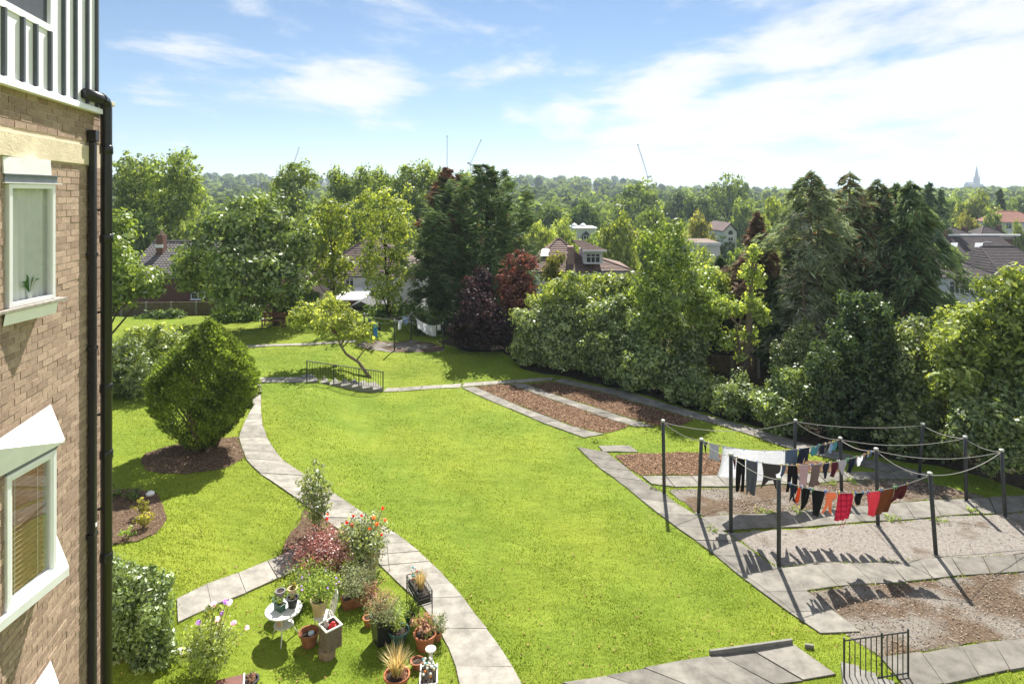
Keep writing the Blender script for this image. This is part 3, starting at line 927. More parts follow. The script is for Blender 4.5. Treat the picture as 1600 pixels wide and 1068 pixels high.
MB().add([(0.03,-0.02,Z1-0.04),(0.035,B1+0.0,Z1-0.04),(0.012,B1+0.0,Z1-0.155),(0.008,-0.02,Z1-0.155),(-0.02,-0.02,Z1-0.155),(wall_n(B1),B1,Z1-0.155),(wall_n(B1),B1,Z1-0.04),(-0.02,-0.02,Z1-0.04)],
   [(0,3,2,1),(3,4,5,2),(1,2,5,6),(0,1,6,7)]).build('sill_board', WHITEB, w1)
MB().box((wall_n(B1), B1-0.0195, Z1), (-0.051, B1-0.003, Z2)).build('far_cheek', WHITEB, w1)
MB().box((-0.15, -0.02, Z2+0.003), (0.03, B1+0.07, Z2+0.014)).build('drip_strip', WHITEB, w1)
MB().box((-0.15, 0.0, Z2+0.015), (0.008, B1+0.03, Z2+0.083)).build('grey_lintel', GREYB, w1)
MB().box((-0.15, -0.01, Z2+0.084), (0.025, B1+0.05, Z2+0.093)).build('drip_strip', GREYB, w1)
MB().prism([(-0.14, -0.02, Z2+0.095), (0.018, -0.02, Z2+0.095), (0.008, -0.02, Z2+0.255), (-0.14, -0.02, Z2+0.255)], (0, B1-0.05, 0)).build('head_board', WHITEB, w1)

def hooded_window(label, dz, blind):
    w = angled_window(label)
    s0, s1, z0, z1 = 0.02, 0.68, H0-3.93+dz, H0-2.65+dz
    window_frame((s0, s1, z0, z1), w, 0.05, 0.05, 0.016)
    window_frame((s0+0.046, s1-0.046, z0+0.046, z1-0.046), w, 0.03, 0.045, 0.006, name='sash')
    MB().box((-0.018, s0+0.07, z0+0.07), (-0.014, s1-0.07, z1-0.07)).build('pane', GLASS, w)
    MB().box((-0.7, s0-0.1, z0-0.2), (-0.69, s1+0.6, z1+0.2)).build('room_back', INTER, w)
    MB().box((wall_n(s1), s1-0.0195, z0), (-0.051, s1-0.003, z1)).build('far_cheek', WHITEB, w)
    if blind:
        n = 24
        for i in range(n):
            zz = z0 + 0.06 + (z1 - z0 - 0.12) * i / (n-1)
            MB().add([(-0.085, s0+0.05, zz+0.016), (-0.04, s0+0.05, zz-0.016), (-0.04, s1-0.10, zz-0.016), (-0.085, s1-0.10, zz+0.016),
                      (-0.085, s0+0.05, zz+0.020), (-0.04, s0+0.05, zz-0.012), (-0.04, s1-0.10, zz-0.012), (-0.085, s1-0.10, zz+0.020)],
                     [(0,3,2,1),(4,5,6,7),(0,1,5,4),(1,2,6,5),(2,3,7,6),(3,0,4,7)]).build('blind_slat', SLATW, w)
        for ss in (s0+0.16, s1-0.20):
            MB().tube([(-0.037, ss, z0+0.05), (-0.037, ss, z1-0.05)], 0.003, 4).build('blind_cord', WHITEB, w)
    # hood: slopes from the wall down to the window head, widening towards the far end
    zt, zb = z1 + 0.40, z1 + 0.075
    A_, B_, C_, D_ = (0.03, -0.3, zb), (0.05, s1+0.07, zb), (wall_n(s1+0.20)+0.012, s1+0.20, zt), (wall_n(-0.3)+0.012, -0.3, zt)
    MB().add([A_, B_, C_, D_] + [(p[0], p[1], p[2]-0.03) for p in (A_, B_, C_, D_)], [(0,1,2,3),(7,6,5,4),(0,4,5,1),(1,5,6,2),(2,6,7,3),(3,7,4,0)]).build('hood', WHITEB, w)
    MB().box((-0.15, s0, z1+0.003), (0.012, s1+0.02, zb-0.032)).build('hood_soffit', GREYB, w)
    # sill board, flaring past the far end
    A_, B_, C_, D_ = (0.05, -0.3, z0-0.012), (0.075, s1+0.10, z0-0.012), (wall_n(s1+0.30)+0.012, s1+0.30, z0+0.26), (-0.02, s1+0.004, z0-0.004)
    E_ = (-0.02, -0.3, z0-0.004)
    low = [(0.05, -0.3, z0-0.10), (0.075, s1+0.10, z0-0.10), (wall_n(s1+0.30)+0.012, s1+0.30, z0+0.16), (-0.02, s1+0.004, z0-0.09), (-0.02, -0.3, z0-0.09)]
    MB().add([A_, B_, C_, D_, E_] + low, [(0,1,3,4),(1,2,3),(9,8,6,5),(8,7,6),(0,5,6,1),(1,6,7,2),(2,7,8,3),(4,9,5,0)]).build('sill', WHITEB, w)
    return w
hooded_window('lower window with brown slatted blind under a white sloping hood', 0.0, True)
hooded_window('lowest window under a white sloping hood', -2.76, False)

# cladding with standing seams
ZC = ZTOP
MB().box((-0.05, S_BACK, ZC+0.06), (0.055, px2s(70), ZC+0.70)).build('cladding_panel', CLAD, BLD)
MB().box((-0.05, px2s(70)+0.002, ZC+0.06), (0.055, px2s(142), ZC+2.6)).build('cladding_panel', CLAD, BLD)
MB().box((-0.05, S_BACK, ZC+0.70), (0.02, px2s(70), ZC+2.6)).build('upper_glazing', DARKM, BLD)
MB().box((0.021, S_BACK, ZC+0.701), (0.075, px2s(72), ZC+0.77)).build('upper_sill', CLAD, BLD)
MB().prism([(-0.05, S_BACK, ZC), (0.10, S_BACK, ZC-0.01), (0.10, S_BACK, ZC+0.05), (0.056, S_BACK, ZC+0.075), (-0.05, S_BACK, ZC+0.058)], (0, px2s(147)-S_BACK, 0)).build('drip_flashing', CLAD, BLD)
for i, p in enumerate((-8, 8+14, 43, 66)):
    s_ = px2s(p); MB().box((0.056, s_-0.018, ZC+0.07), (0.092, s_+0.018, ZC+0.70)).build('seam', SEAM_SHADE, BLD)
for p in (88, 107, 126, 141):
    s_ = px2s(p); MB().box((0.056, s_-0.018, ZC+0.07), (0.092, s_+0.018, ZC+2.6)).build('seam', SEAM_SHADE, BLD)
MB().box((-0.30, px2s(146), ZC+0.35), (-0.02, px2s(149), ZC+1.25)).build('side_screen', DARKM, BLD)
# parapet with coping at the corner
MB().box((-0.35, px2s(147)+0.01, ZTOP+0.001), (-0.002, S_END, ZTOP+0.15)).build('parapet', BRICK, BLD)
MB().box((-0.40, px2s(149), ZTOP+0.152), (0.075, S_END+0.10, ZTOP+0.205)).build('coping', STONE, BLD, bevel=0.006)
# white corner trim beyond the pipes
MB().box((-0.02, S_END+0.002, 0), (0.012, S_END+0.045, ZTOP-0.15)).build('corner_trim', WHITEB, BLD)

# downpipes
sp = empty('soil_pipe', BLD.matrix_basis @ Vector((0.11, px2s(151), 0)), TH_B); tag(sp, 'thick black soil pipe with bend at the top beside the brick corner', 'pipe')
zt_ = H0 + 1.2
bend = [(0, -0.62, zt_), (0, -0.12, zt_), (0, -0.05, zt_-0.008), (0, -0.015, zt_-0.035), (0, 0, zt_-0.08), (0, 0, zt_-0.3), (0, 0, 0.4)]
MB().tube(bend, 0.066, 14).build('pipe', PIPE, sp, smooth=True)
for z_ in (H0+0.58, H0-0.55, H0-2.45, H0-3.3, H0-4.6, H0-6.4):
    MB().lathe([(0.066, -0.06), (0.077, -0.05), (0.077, 0.03), (0.072, 0.05), (0.066, 0.055)], 14, (0, 0, z_), False, False).build('collar', PIPE, sp, smooth=True)
MB().tube([(0, -0.20, zt_), (0, -0.15, zt_)], 0.077, 14).build('collar', PIPE, sp)
for z_ in (H0-0.2, H0-1.5, H0-2.8, H0-4.0):
    MB().box((-0.098, -0.02, z_), (-0.05, 0.02, z_+0.025)).build('bracket', PIPE, sp)
dp = empty('downpipe', BLD.matrix_basis @ Vector((0.06, px2s(137), 0)), TH_B); tag(dp, 'narrow square black downpipe between the window and the thick pipe', 'pipe')
MB().box((-0.04, -0.04, 0.4), (0.03, 0.04, H0+0.66)).build('pipe', PIPE, dp, bevel=0.008)
MB().box((-0.05, -0.055, H0+0.661), (0.05, 0.055, H0+0.80)).build('hopper', PIPE, dp, bevel=0.008)
for z_ in (H0-1.9, H0-4.2, H0-0.75):
    MB().box((-0.055, -0.06, z_), (0.036, 0.06, z_+0.04)).build('bracket', PIPE, dp)
MB().box((0.031, -0.02, H0-4.08), (0.036, 0.02, H0-4.04)).build('tag', WHITEB, dp)

# ------------------------------------------------------------------ foliage makers
BARK = plain('bark', (0.115, 0.088, 0.062), 0.95, 0.3, 10, 0.8, spec=0.1)
BARK_L = plain('pale_bark', (0.22, 0.17, 0.125), 0.95, 0.3, 9, 0.8, spec=0.1)
BARK_D = plain('dark_bark', (0.060, 0.046, 0.036), 0.95, 0.3, 9, 0.8, spec=0.1)

def unit_rows(a):
    return a / np.maximum(np.linalg.norm(a, axis=-1, keepdims=True), 1e-9)

def quads(c, d, s, L_, W_):
    """rhombic leaves: centre, long axis, side axis, half length, half width"""
    L_ = np.asarray(L_)[:, None]; W_ = np.asarray(W_)[:, None]
    v = np.stack([c - d*L_, c + s*W_ - d*L_*0.1, c + d*L_, c - s*W_ - d*L_*0.1], 1)
    return v.reshape(-1, 3), np.arange(len(c)*4).reshape(-1, 4)

def blob_leaves(blobs, n_clumps, per, clump_r, leaf, aspect=0.5, seed=0, shell=0.55, up=0.35, flat=0.7, hang=0.0, zcut=None):
    """clumps spread through the outer part of ellipsoids, leaves spread through each clump"""
    r = np.random.default_rng(seed)
    B = np.array(blobs, float)
    w = (B[:,3]*B[:,4]*B[:,5])**0.67; w /= w.sum()
    k = r.choice(len(B), n_clumps, p=w)
    d = unit_rows(r.normal(size=(n_clumps, 3)))
    rad = r.uniform(shell**2, 1.0, n_clumps)**0.5 * r.uniform(0.86, 1.10, n_clumps)
    cc = B[k,:3] + d * B[k,3:6] * rad[:,None]
    ctint = r.normal(0, 0.26, n_clumps)
    cs = clump_r * r.uniform(0.55, 1.35, n_clumps)
    cn = np.maximum(4, (per * r.uniform(0.5, 1.5, n_clumps)).astype(int))
    idx = np.repeat(np.arange(n_clumps), cn); m = len(idx)
    off = unit_rows(r.normal(size=(m, 3))) * (r.uniform(0, 1, m)**0.28)[:,None] * cs[idx][:,None]
    off[:,2] *= flat
    c = cc[idx] + off
    nrm = unit_rows(0.95*unit_rows(off) + 0.30*d[idx] + np.array([0, 0, up*1.2]) + r.normal(0, 0.48, (m, 3)))
    t = unit_rows(np.cross(nrm, r.normal(size=(m, 3))))
    t[:,2] -= hang; t = unit_rows(t)
    s = unit_rows(np.cross(nrm, t))
    L_ = leaf * r.uniform(0.45, 1.5, m); 
    v, f = quads(c, t, s, L_*0.5, L_*0.5*aspect)
    tint = np.clip(0.5 + ctint[idx] + r.normal(0, 0.22, m), 0, 1)
    if zcut is not None:
        ok = c[:,2] > zcut
        v = v.reshape(-1,4,3)[ok].reshape(-1,3); tint = tint[ok]; f = np.arange(len(tint)*4).reshape(-1,4)
    return v, f, tint

def conifer_leaves(height, base_h, prof, n_br, per, spray, seed=0, droop=0.25, rise=0.2, width=0.35, inner=0.15, wob=0.4, gap=0.0):
    """sprays set along branches that leave a trunk at the local z axis; prof(t) gives the reach at relative height t"""
    r = np.random.default_rng(seed)
    C = []; D = []; S = []; T = []; br = []
    for i in range(n_br):
        t = ((i + r.uniform()) / n_br)
        z = base_h + (height - base_h) * t
        if gap and math.sin(t*37+seed) * math.sin(t*13+seed*2) > 1 - gap: continue
        a = i * 2.399 + r.uniform(-0.5, 0.5)
        reach = prof(t) * r.uniform(1-wob, 1+wob*0.8)
        out = np.array([math.cos(a), math.sin(a), 0.0]); side = np.array([-math.sin(a), math.cos(a), 0.0])
        br.append((z, a, reach))
        n = max(3, int(1.5 * per * (0.25 + reach / max(prof(0.2), 0.3))))
        nodes = np.concatenate([r.uniform(inner, 1.0, 4), [0.95]])
        q = np.clip(nodes[r.integers(0, 5, n)] + r.normal(0, 0.06, n), 0.03, 1.08)
        reach = reach * (1.0 + (0.35 if r.uniform() < 0.16 else 0.0))
        p = out*(q*reach)[:,None] + np.array([0,0,1.0])*(z + rise*reach*q - droop*reach*q*q)[:,None]
        p = p + side * (r.normal(0, width*0.45, n) * reach * (1.05-q*0.6))[:,None] + np.array([0,0,1.0])*r.normal(-0.05, 0.10, n)[:,None]*reach
        d = unit_rows(out*0.8 + side*r.normal(0, 0.6, n)[:,None] + np.array([0,0,1.0])*r.normal(-droop*1.2+rise*0.5, 0.35, n)[:,None])
        C.append(p); D.append(d); S.append(unit_rows(np.cross(d, r.normal(size=(n,3)) + np.array([0,0,1.2])))); T.append(np.clip(r.normal(0.5, 0.2, n) + r.normal(0, 0.16), 0, 1))
    C = np.concatenate(C); D = np.concatenate(D); S = np.concatenate(S); T = np.concatenate(T)
    L_ = spray * r.uniform(0.5, 1.4, len(C))
    v, f = quads(C, D, S, L_*0.55, L_*0.095)
    return v, f, T, br

def px_blobs(Y, lst, base, depth=0.85):
    """ellipsoids given by photograph position and radii at a depth, in the plant's own coordinates"""
    out = []
    for b in lst:
        px, py, rx, ry = b[:4]; dy = b[4] if len(b) > 4 else 0.0
        p = pix(px, py, Y + dy) - base
        out.append((p.x, p.y, p.z, rx/FPX*Y, min(rx, ry*1.4)/FPX*Y*depth, ry/FPX*Y))
    return out

def limbs(mb, start, targets, r0, seed=0, n=5):
    rr = random.Random(seed)
    for t in targets:
        t = Vector(t); s = Vector(start)
        m1 = s.lerp(t, 0.35) + Vector((rr.uniform(-.15,.15), rr.uniform(-.15,.15), 0.12)) * (t-s).length
        m2 = s.lerp(t, 0.7) + Vector((rr.uniform(-.1,.1), rr.uniform(-.1,.1), 0.06)) * (t-s).length
        mb.tube([s, m1, m2, t], [r0, r0*0.7, r0*0.42, r0*0.12], n)

def plant(name, label, cat, base, trunk, leaf, leafm, bark=None, group=None, crown='crown', stem='trunk'):
    root = empty(name, base); tag(root, label, cat, group)
    if trunk is not None: trunk.build(stem, bark or BARK, root, smooth=True)
    v, f, t = leaf[:3]
    obj(crown, mesh_np(crown, v, f, leafm, tint=t), root)
    return root

# leaf colours
L_SYC = leafmat('sycamore_leaf', (0.042, 0.072, 0.020), (0.130, 0.172, 0.050), 0.30, gloss=0.34)
L_YEL = leafmat('yellow_green_leaf', (0.075, 0.115, 0.022), (0.180, 0.210, 0.044), 0.40, gloss=0.22)
L_MID = leafmat('mid_green_leaf', (0.060, 0.100, 0.022), (0.145, 0.190, 0.046), 0.34, gloss=0.26)
L_APP = leafmat('apple_leaf', (0.105, 0.140, 0.036), (0.215, 0.245, 0.075), 0.48, gloss=0.10)
L_POP = leafmat('poplar_leaf', (0.062, 0.102, 0.026), (0.145, 0.185, 0.048), 0.42, gloss=0.14)
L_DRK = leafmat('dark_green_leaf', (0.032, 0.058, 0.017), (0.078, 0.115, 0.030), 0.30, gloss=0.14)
L_IVY = leafmat('ivy_leaf', (0.017, 0.033, 0.013), (0.048, 0.075, 0.027), 0.24, gloss=0.26)
L_HDG = leafmat('hedge_leaf', (0.062, 0.092, 0.030), (0.165, 0.200, 0.080), 0.36, gloss=0.34)
L_HDG2 = leafmat('bramble_leaf', (0.058, 0.094, 0.026), (0.155, 0.198, 0.070), 0.36, gloss=0.34)
L_LAU = leafmat('pale_leaf', (0.080, 0.115, 0.028), (0.205, 0.245, 0.066), 0.40, gloss=0.26)
L_PLM = leafmat('purple_leaf', (0.016, 0.012, 0.014), (0.042, 0.025, 0.027), 0.30, gloss=0.10, tcol=(1.7, 1.0, 0.95))
L_RED = leafmat('copper_leaf', (0.040, 0.022, 0.018), (0.115, 0.052, 0.038), 0.36, gloss=0.08, tcol=(1.6, 1.0, 0.8))
L_CED = leafmat('cedar_needle', (0.036, 0.062, 0.028), (0.098, 0.138, 0.060), 0.22, gloss=0.05, tcol=(1.5,1.5,0.9))
L_BRN = leafmat('browned_needle', (0.060, 0.036, 0.025), (0.150, 0.086, 0.056), 0.25, gloss=0.04, tcol=(1.6,1.1,0.7))
L_LEY = leafmat('cypress_spray', (0.070, 0.092, 0.050), (0.185, 0.215, 0.125), 0.25, gloss=0.08, tcol=(1.4,1.4,0.9))
L_LEY3 = leafmat('green_cypress_spray', (0.050, 0.082, 0.036), (0.130, 0.170, 0.078), 0.25, gloss=0.08, tcol=(1.4,1.4,0.9))
L_LEY2 = leafmat('grey_cypress_spray', (0.095, 0.105, 0.078), (0.235, 0.235, 0.185), 0.25, gloss=0.08, tcol=(1.3,1.3,0.9))
L_DED = leafmat('withered_needle', (0.070, 0.046, 0.034), (0.150, 0.105, 0.078), 0.2, gloss=0.03, tcol=(1.2,1.0,0.8))
L_YEW = leafmat('clipped_evergreen', (0.032, 0.054, 0.013), (0.125, 0.172, 0.036), 0.40, gloss=0.14)
L_RHO = leafmat('rhododendron_leaf', (0.050, 0.078, 0.024), (0.125, 0.160, 0.055), 0.28, gloss=0.26)
L_JAS = leafmat('jasmine_leaf', (0.034, 0.058, 0.016), (0.110, 0.150, 0.046), 0.30, gloss=0.30)
L_OLV = leafmat('olive_leaf', (0.080, 0.092, 0.024), (0.165, 0.165, 0.050), 0.35, gloss=0.08)

# ------------------------------------------------------------------ broad-leaved trees of the garden
def broad(name, label, Y, base_px, blobs_px, leafm, n_cl, per, cr, leaf, trunk_r=0.16, bark=None, seed=0, trunk_px=None, aspect=0.55, shell=0.5, up=0.35, zcut=0.35, n_l=9, base_z=None, depth=0.85, flat=0.7, cat='tree', hang=0.0, lr=0.4):
    X = (base_px - CXP)/FPX*Y
    base = Vector((X, Y, gz(X, Y) if base_z is None else base_z))
    bl = px_blobs(Y, blobs_px, base, depth)
    rr = random.Random(seed)
    mb = MB()
    zt = max(b[2] for b in bl)
    if trunk_px is None:
        cx_ = sum(b[0] for b in bl)/len(bl); cy_ = sum(b[1] for b in bl)/len(bl)
        pts = [Vector((0,0,-0.2)), Vector((cx_*0.15, cy_*.15, zt*0.3)), Vector((cx_*0.5, cy_*0.5, zt*0.6)), Vector((cx_, cy_, zt*0.95))]
    else:
        pts = [pix(a, b, Y) - base for a, b in trunk_px]; pts[0].z = min(pts[0].z, -0.1)
    k = len(pts)
    mb.tube(pts, [trunk_r * (1 - 0.85*i/(k-1)) for i in range(k)], 8)
    for i in range(n_l):
        b = rr.choice(bl)
        d = Vector((rr.gauss(0,1), rr.gauss(0,1), rr.gauss(0,1)*0.6 + 0.3)).normalized()
        tgt = Vector((b[0] + d.x*b[3]*0.75, b[1] + d.y*b[4]*0.75, b[2] + d.z*b[5]*0.75))
        # leave the trunk somewhat below the target
        best = min(range(1, k), key=lambda q: abs(pts[q].z - (tgt.z - 0.25*zt)))
        t = rr.uniform(0.1, 0.9); s = pts[best-1].lerp(pts[best], t)
        limbs(mb, s, [tgt], trunk_r*lr, rr.random())
    extra = []
    for i in range(int(len(bl)*2.2)):                      # shoots that break the outline
        b = rr.choice(bl); d = Vector((rr.gauss(0,1), rr.gauss(0,1), abs(rr.gauss(0,1))*0.9 + 0.1)).normalized()
        k_ = rr.uniform(0.95, 1.22); q_ = rr.uniform(0.20, 0.36); m_ = min(b[3:6])
        extra.append((b[0] + d.x*b[3]*k_, b[1] + d.y*b[4]*k_, b[2] + d.z*b[5]*k_, m_*q_, m_*q_, m_*q_*1.5))
    bl = bl + extra
    lf = blob_leaves(bl, int(n_cl*0.92), int(per*1.25), cr*1.08, leaf*1.06, aspect, seed, shell, up, flat, hang, zcut)
    return plant(name, label, cat, base, mb, lf, leafm, bark)

broad('sycamore_tree', 'big rounded sycamore with dense dark green crown on the upper lawn', 41, 430,
      [(395,345,55,45),(350,385,55,45,-1),(430,385,50,50,1),(325,430,48,36,1),(380,430,60,48,-2),(440,440,40,45,-1),(300,415,30,25),(455,400,25,30),(415,318,30,25,1)],
      L_SYC, 820, 22, 0.62, 0.26, 0.24, BARK, 21, trunk_px=[(432,525),(430,480),(415,440),(398,380),(395,340)])
broad('lime_tree', 'slim yellow tinted tree beside the sycamore and before the white house', 46, 521,
      [(518,330,28,18),(500,345,25,18,1),(535,360,26,26,-1),(510,390,32,26),(528,420,28,24,1),(500,430,22,22,-1),(528,450,20,14)],
      L_YEL, 240, 17, 0.46, 0.24, 0.13, BARK, 22, trunk_px=[(521,520),(522,470),(520,420),(518,370),(516,330)], shell=0.3)
broad('birch_tree', 'feathery yellow green tree rising between the white house and the cedars', 44, 607,
      [(600,320,34,28),(578,345,28,28,1),(618,350,28,32,-1),(598,385,40,34),(575,410,22,30),(620,420,22,34,1),(597,440,30,30,-1),(612,470,20,20)],
      L_YEL, 400, 16, 0.44, 0.20, 0.13, BARK_D, 23, trunk_px=[(609,510),(607,470),(603,420),(600,360),(598,315)], shell=0.35)
broad('leaning_apple_tree', 'small leaning apple tree with bent bare trunk above the garden steps', 32.6, 579,
      [(480,488,30,20),(515,470,26,14,1),(462,497,18,14,-.5),(500,505,30,20,-.7),(530,490,22,22,.6),(535,515,22,16),(562,520,16,10),(545,498,20,16,1),(582,514,10,8,.5),(572,530,8,6)],
      L_APP, 260, 16, 0.27, 0.16, 0.10, BARK_L, 24, trunk_px=[(580,580),(560,565),(541,553),(531,538),(526,520),(515,500)], shell=0.25, zcut=0.9, n_l=12)
broad('ash_tree', 'leafy tree half hidden behind the black pipe beyond the lawn', 36, 165,
      [(150,380,55,45),(185,370,25,30,1),(190,420,35,35,-1),(160,450,50,40),(215,440,22,18),(235,440,22,20,1),(210,460,25,14),(185,345,18,18)],
      L_MID, 560, 20, 0.50, 0.22, 0.16, BARK, 25, shell=0.45)
broad('plum_tree', 'dark purple leaved plum tree standing against the cedars', 37.5, 765,
      [(746,475,28,36),(762,505,34,36,-1),(730,515,22,28,-.5),(788,520,24,24,-1),(756,445,20,20,1),(740,535,26,18,-.5)],
      L_PLM, 620, 19, 0.42, 0.18, 0.16, BARK_D, 26, shell=0.5)
broad('copper_plum_tree', 'reddish copper leaved small tree right of the purple plum', 38.5, 812,
      [(812,415,20,24),(800,445,24,26,-.5),(822,450,15,22),(808,480,24,22,-1)],
      L_RED, 230, 18, 0.38, 0.18, 0.12, BARK_D, 27, shell=0.4)
broad('rowan_tree', 'tall slender bright green tree standing out of the hedge row', 32.5, 1042,
      [(1045,365,26,26),(1020,385,24,24,1),(1065,395,26,24,-.6),(1040,420,42,32),(1085,440,35,32,.8),(1012,450,30,30),(1050,470,46,36,-1),(1100,480,40,32),(1030,505,36,28,-.8),(1085,515,40,26,-.8)],
      L_MID, 760, 17, 0.40, 0.17, 0.12, BARK_D, 28, trunk_px=[(1036,590),(1038,540),(1040,480),(1043,420),(1045,360)], shell=0.3)
broad('hawthorn_tree', 'yellow green tree in the hedge before the brown roofed house', 36, 900,
      [(895,450,30,22),(930,448,24,20,.8),(872,460,28,24,-.5),(905,478,45,32),(855,480,24,24),(945,470,28,26)],
      L_LAU, 520, 18, 0.40, 0.17, 0.13, BARK_D, 29, shell=0.45)
broad('willow_shrub_tree', 'thin grey green tree in front of the brown roof skylight', 40, 868,
      [(868,408,12,16),(862,426,14,14),(872,442,12,12)], L_OLV, 110, 16, 0.36, 0.17, 0.08, BARK_D, 30, shell=0.3)
# hedge row: separate bushes along the far side of the plots
HEDGE = [
 ('tall pale shrub filling the hedge before the white wing wall', 972, 590, [(965,455,34,30,2.2),(985,490,34,30,1.8),(955,500,30,30,1.5)], L_LAU, 420),
 ('sunlit shrub behind the fence near the garage block', 1110, 600, [(1105,440,34,26,3),(1125,470,28,28,2.5),(1095,480,26,26,2.2)], L_LAU, 360),
 ('bushy pale green hedge shrub next to the purple plum', 832, 575, [(842,510,32,36),(825,545,26,28,-.6),(862,540,30,34,-.8)], L_HDG, 400),
 ('silvery green hedge shrub behind the mulch plots', 892, 582, [(895,505,36,36),(880,550,34,30,-.8),(915,550,34,34,-.8)], L_HDG, 480),
 ('glossy hedge shrub beneath the slender green tree', 955, 600, [(950,500,34,36,.6),(940,550,32,36,-.4),(972,560,34,40,-1)], L_HDG2, 520),
 ('dark leafy hedge shrub at the turn of the shaded path', 1012, 612, [(1005,520,30,36,.5),(1015,570,36,36,-.6),(990,585,24,24,-.8)], L_HDG2, 430),
 ('spreading hedge shrub left of the garden fence panel', 1068, 622, [(1075,540,30,28,.6),(1060,585,38,30),(1085,600,24,20,-.5)], L_HDG, 400),
]
for i, (lb, px, py, bl, lm, nc) in enumerate(HEDGE):
    g0 = G(px, py)
    broad('hedge_shrub', lb, g0.y + 1.0, px, bl, lm, int(nc*1.5), 20, 0.36, 0.16, 0.05, BARK_D, 50+i, shell=0.45, zcut=0.02, n_l=6, cat='shrub')
# brambles and low shrubs along the shaded path
LOW = [
 ('low bramble mound beside the shaded slab path', 1105, 640, [(1100,612,46,24),(1070,615,26,18,.5)], L_HDG2, 330),
 ('pale sunlit bramble in front of the ivy clad trunk', 1165, 655, [(1160,620,36,26),(1185,632,28,24,-.5),(1140,630,26,20,-.4)], L_HDG2, 360),
 ('glossy laurel mound left of the ivy covered stump', 1225, 680, [(1230,610,36,40,.8),(1225,650,34,32),(1200,635,22,26)], L_HDG2, 420),
 ('sunlit shrub at the foot of the bare conifer trunks', 1235, 640, [(1232,560,30,34,1.2),(1250,530,24,24,1.5)], L_HDG, 300),
]
for i, (lb, px, py, bl, lm, nc) in enumerate(LOW):
    g0 = G(px, py)
    broad('bramble', lb, g0.y + 0.5, px, bl, lm, nc, 18, 0.28, 0.13, 0.03, BARK_D, 70+i, shell=0.5, zcut=0.02, n_l=5, cat='shrub')
broad('ivy_covered_stump', 'tall dome of dark ivy over an old stump behind the washing lines', 25.6, 1330,
      [(1350,500,36,42),(1345,550,52,50),(1310,570,45,45,-.4),(1375,600,48,50,-.5),(1325,630,62,50,-.6),(1290,610,35,45,-.3),(1375,655,45,38,-.6),(1350,475,26,16)],
      L_IVY, 1500, 19, 0.26, 0.13, 0.3, BARK_D, 80, shell=0.75, zcut=0.02, n_l=3, cat='ivy', up=0.1, hang=0.5)
RIGHTS = [
 ('mixed shrub right of the ivy stump under the conifers', 1430, 24.5, [(1435,530,36,36,1),(1425,575,40,40),(1440,630,44,44,-.5),(1420,680,40,40,-1),(1460,690,36,36,-1)], L_HDG, 760),
 ('pale yellow green maple in front of the white bay house', 1520, 23.0, [(1530,500,50,34,1),(1500,540,46,40),(1555,545,46,44,.5),(1500,600,44,36,-.4),(1560,610,50,44)], L_LAU, 860),
 ('bright leafed maple cut by the picture edge', 1610, 22.5, [(1610,455,60,40),(1590,500,50,44),(1640,520,60,60),(1600,560,50,50)], L_LAU, 800),
 ('light green shrub overhanging the washing area corner', 1560, 21.3, [(1550,655,56,40),(1590,690,46,38,-.5),(1515,670,34,34),(1610,640,46,44),(1570,710,40,26,-.4)], L_HDG2, 860),
]
for i, (lb, px, Y, bl, lm, nc) in enumerate(RIGHTS):
    broad('maple_tree' if 'maple' in lb else 'hedge_shrub', lb, Y, px, bl, lm, nc, 17, 0.30, 0.14 if lm is not L_LAU else 0.17, 0.09, BARK, 90+i, shell=0.5, zcut=0.03, n_l=9, cat='tree' if 'maple' in lb else 'shrub')
# trunk clothed in ivy by the fence
broad('ivy_clad_tree', 'pollarded trunk wrapped in pale ivy beside the fence panel', 31.0, 1163,
      [(1178,400,10,12),(1174,425,18,14),(1190,440,12,10),(1172,470,16,20),(1188,490,12,18),(1150,485,16,12),(1170,525,16,20),(1130,480,18,10),(1140,530,20,18),(1158,555,12,12)],
      L_LAU, 330, 15, 0.22, 0.15, 0.26, BARK_L, 101, trunk_px=[(1162,585),(1168,540),(1172,480),(1174,430),(1178,395)], shell=0.3, n_l=8)

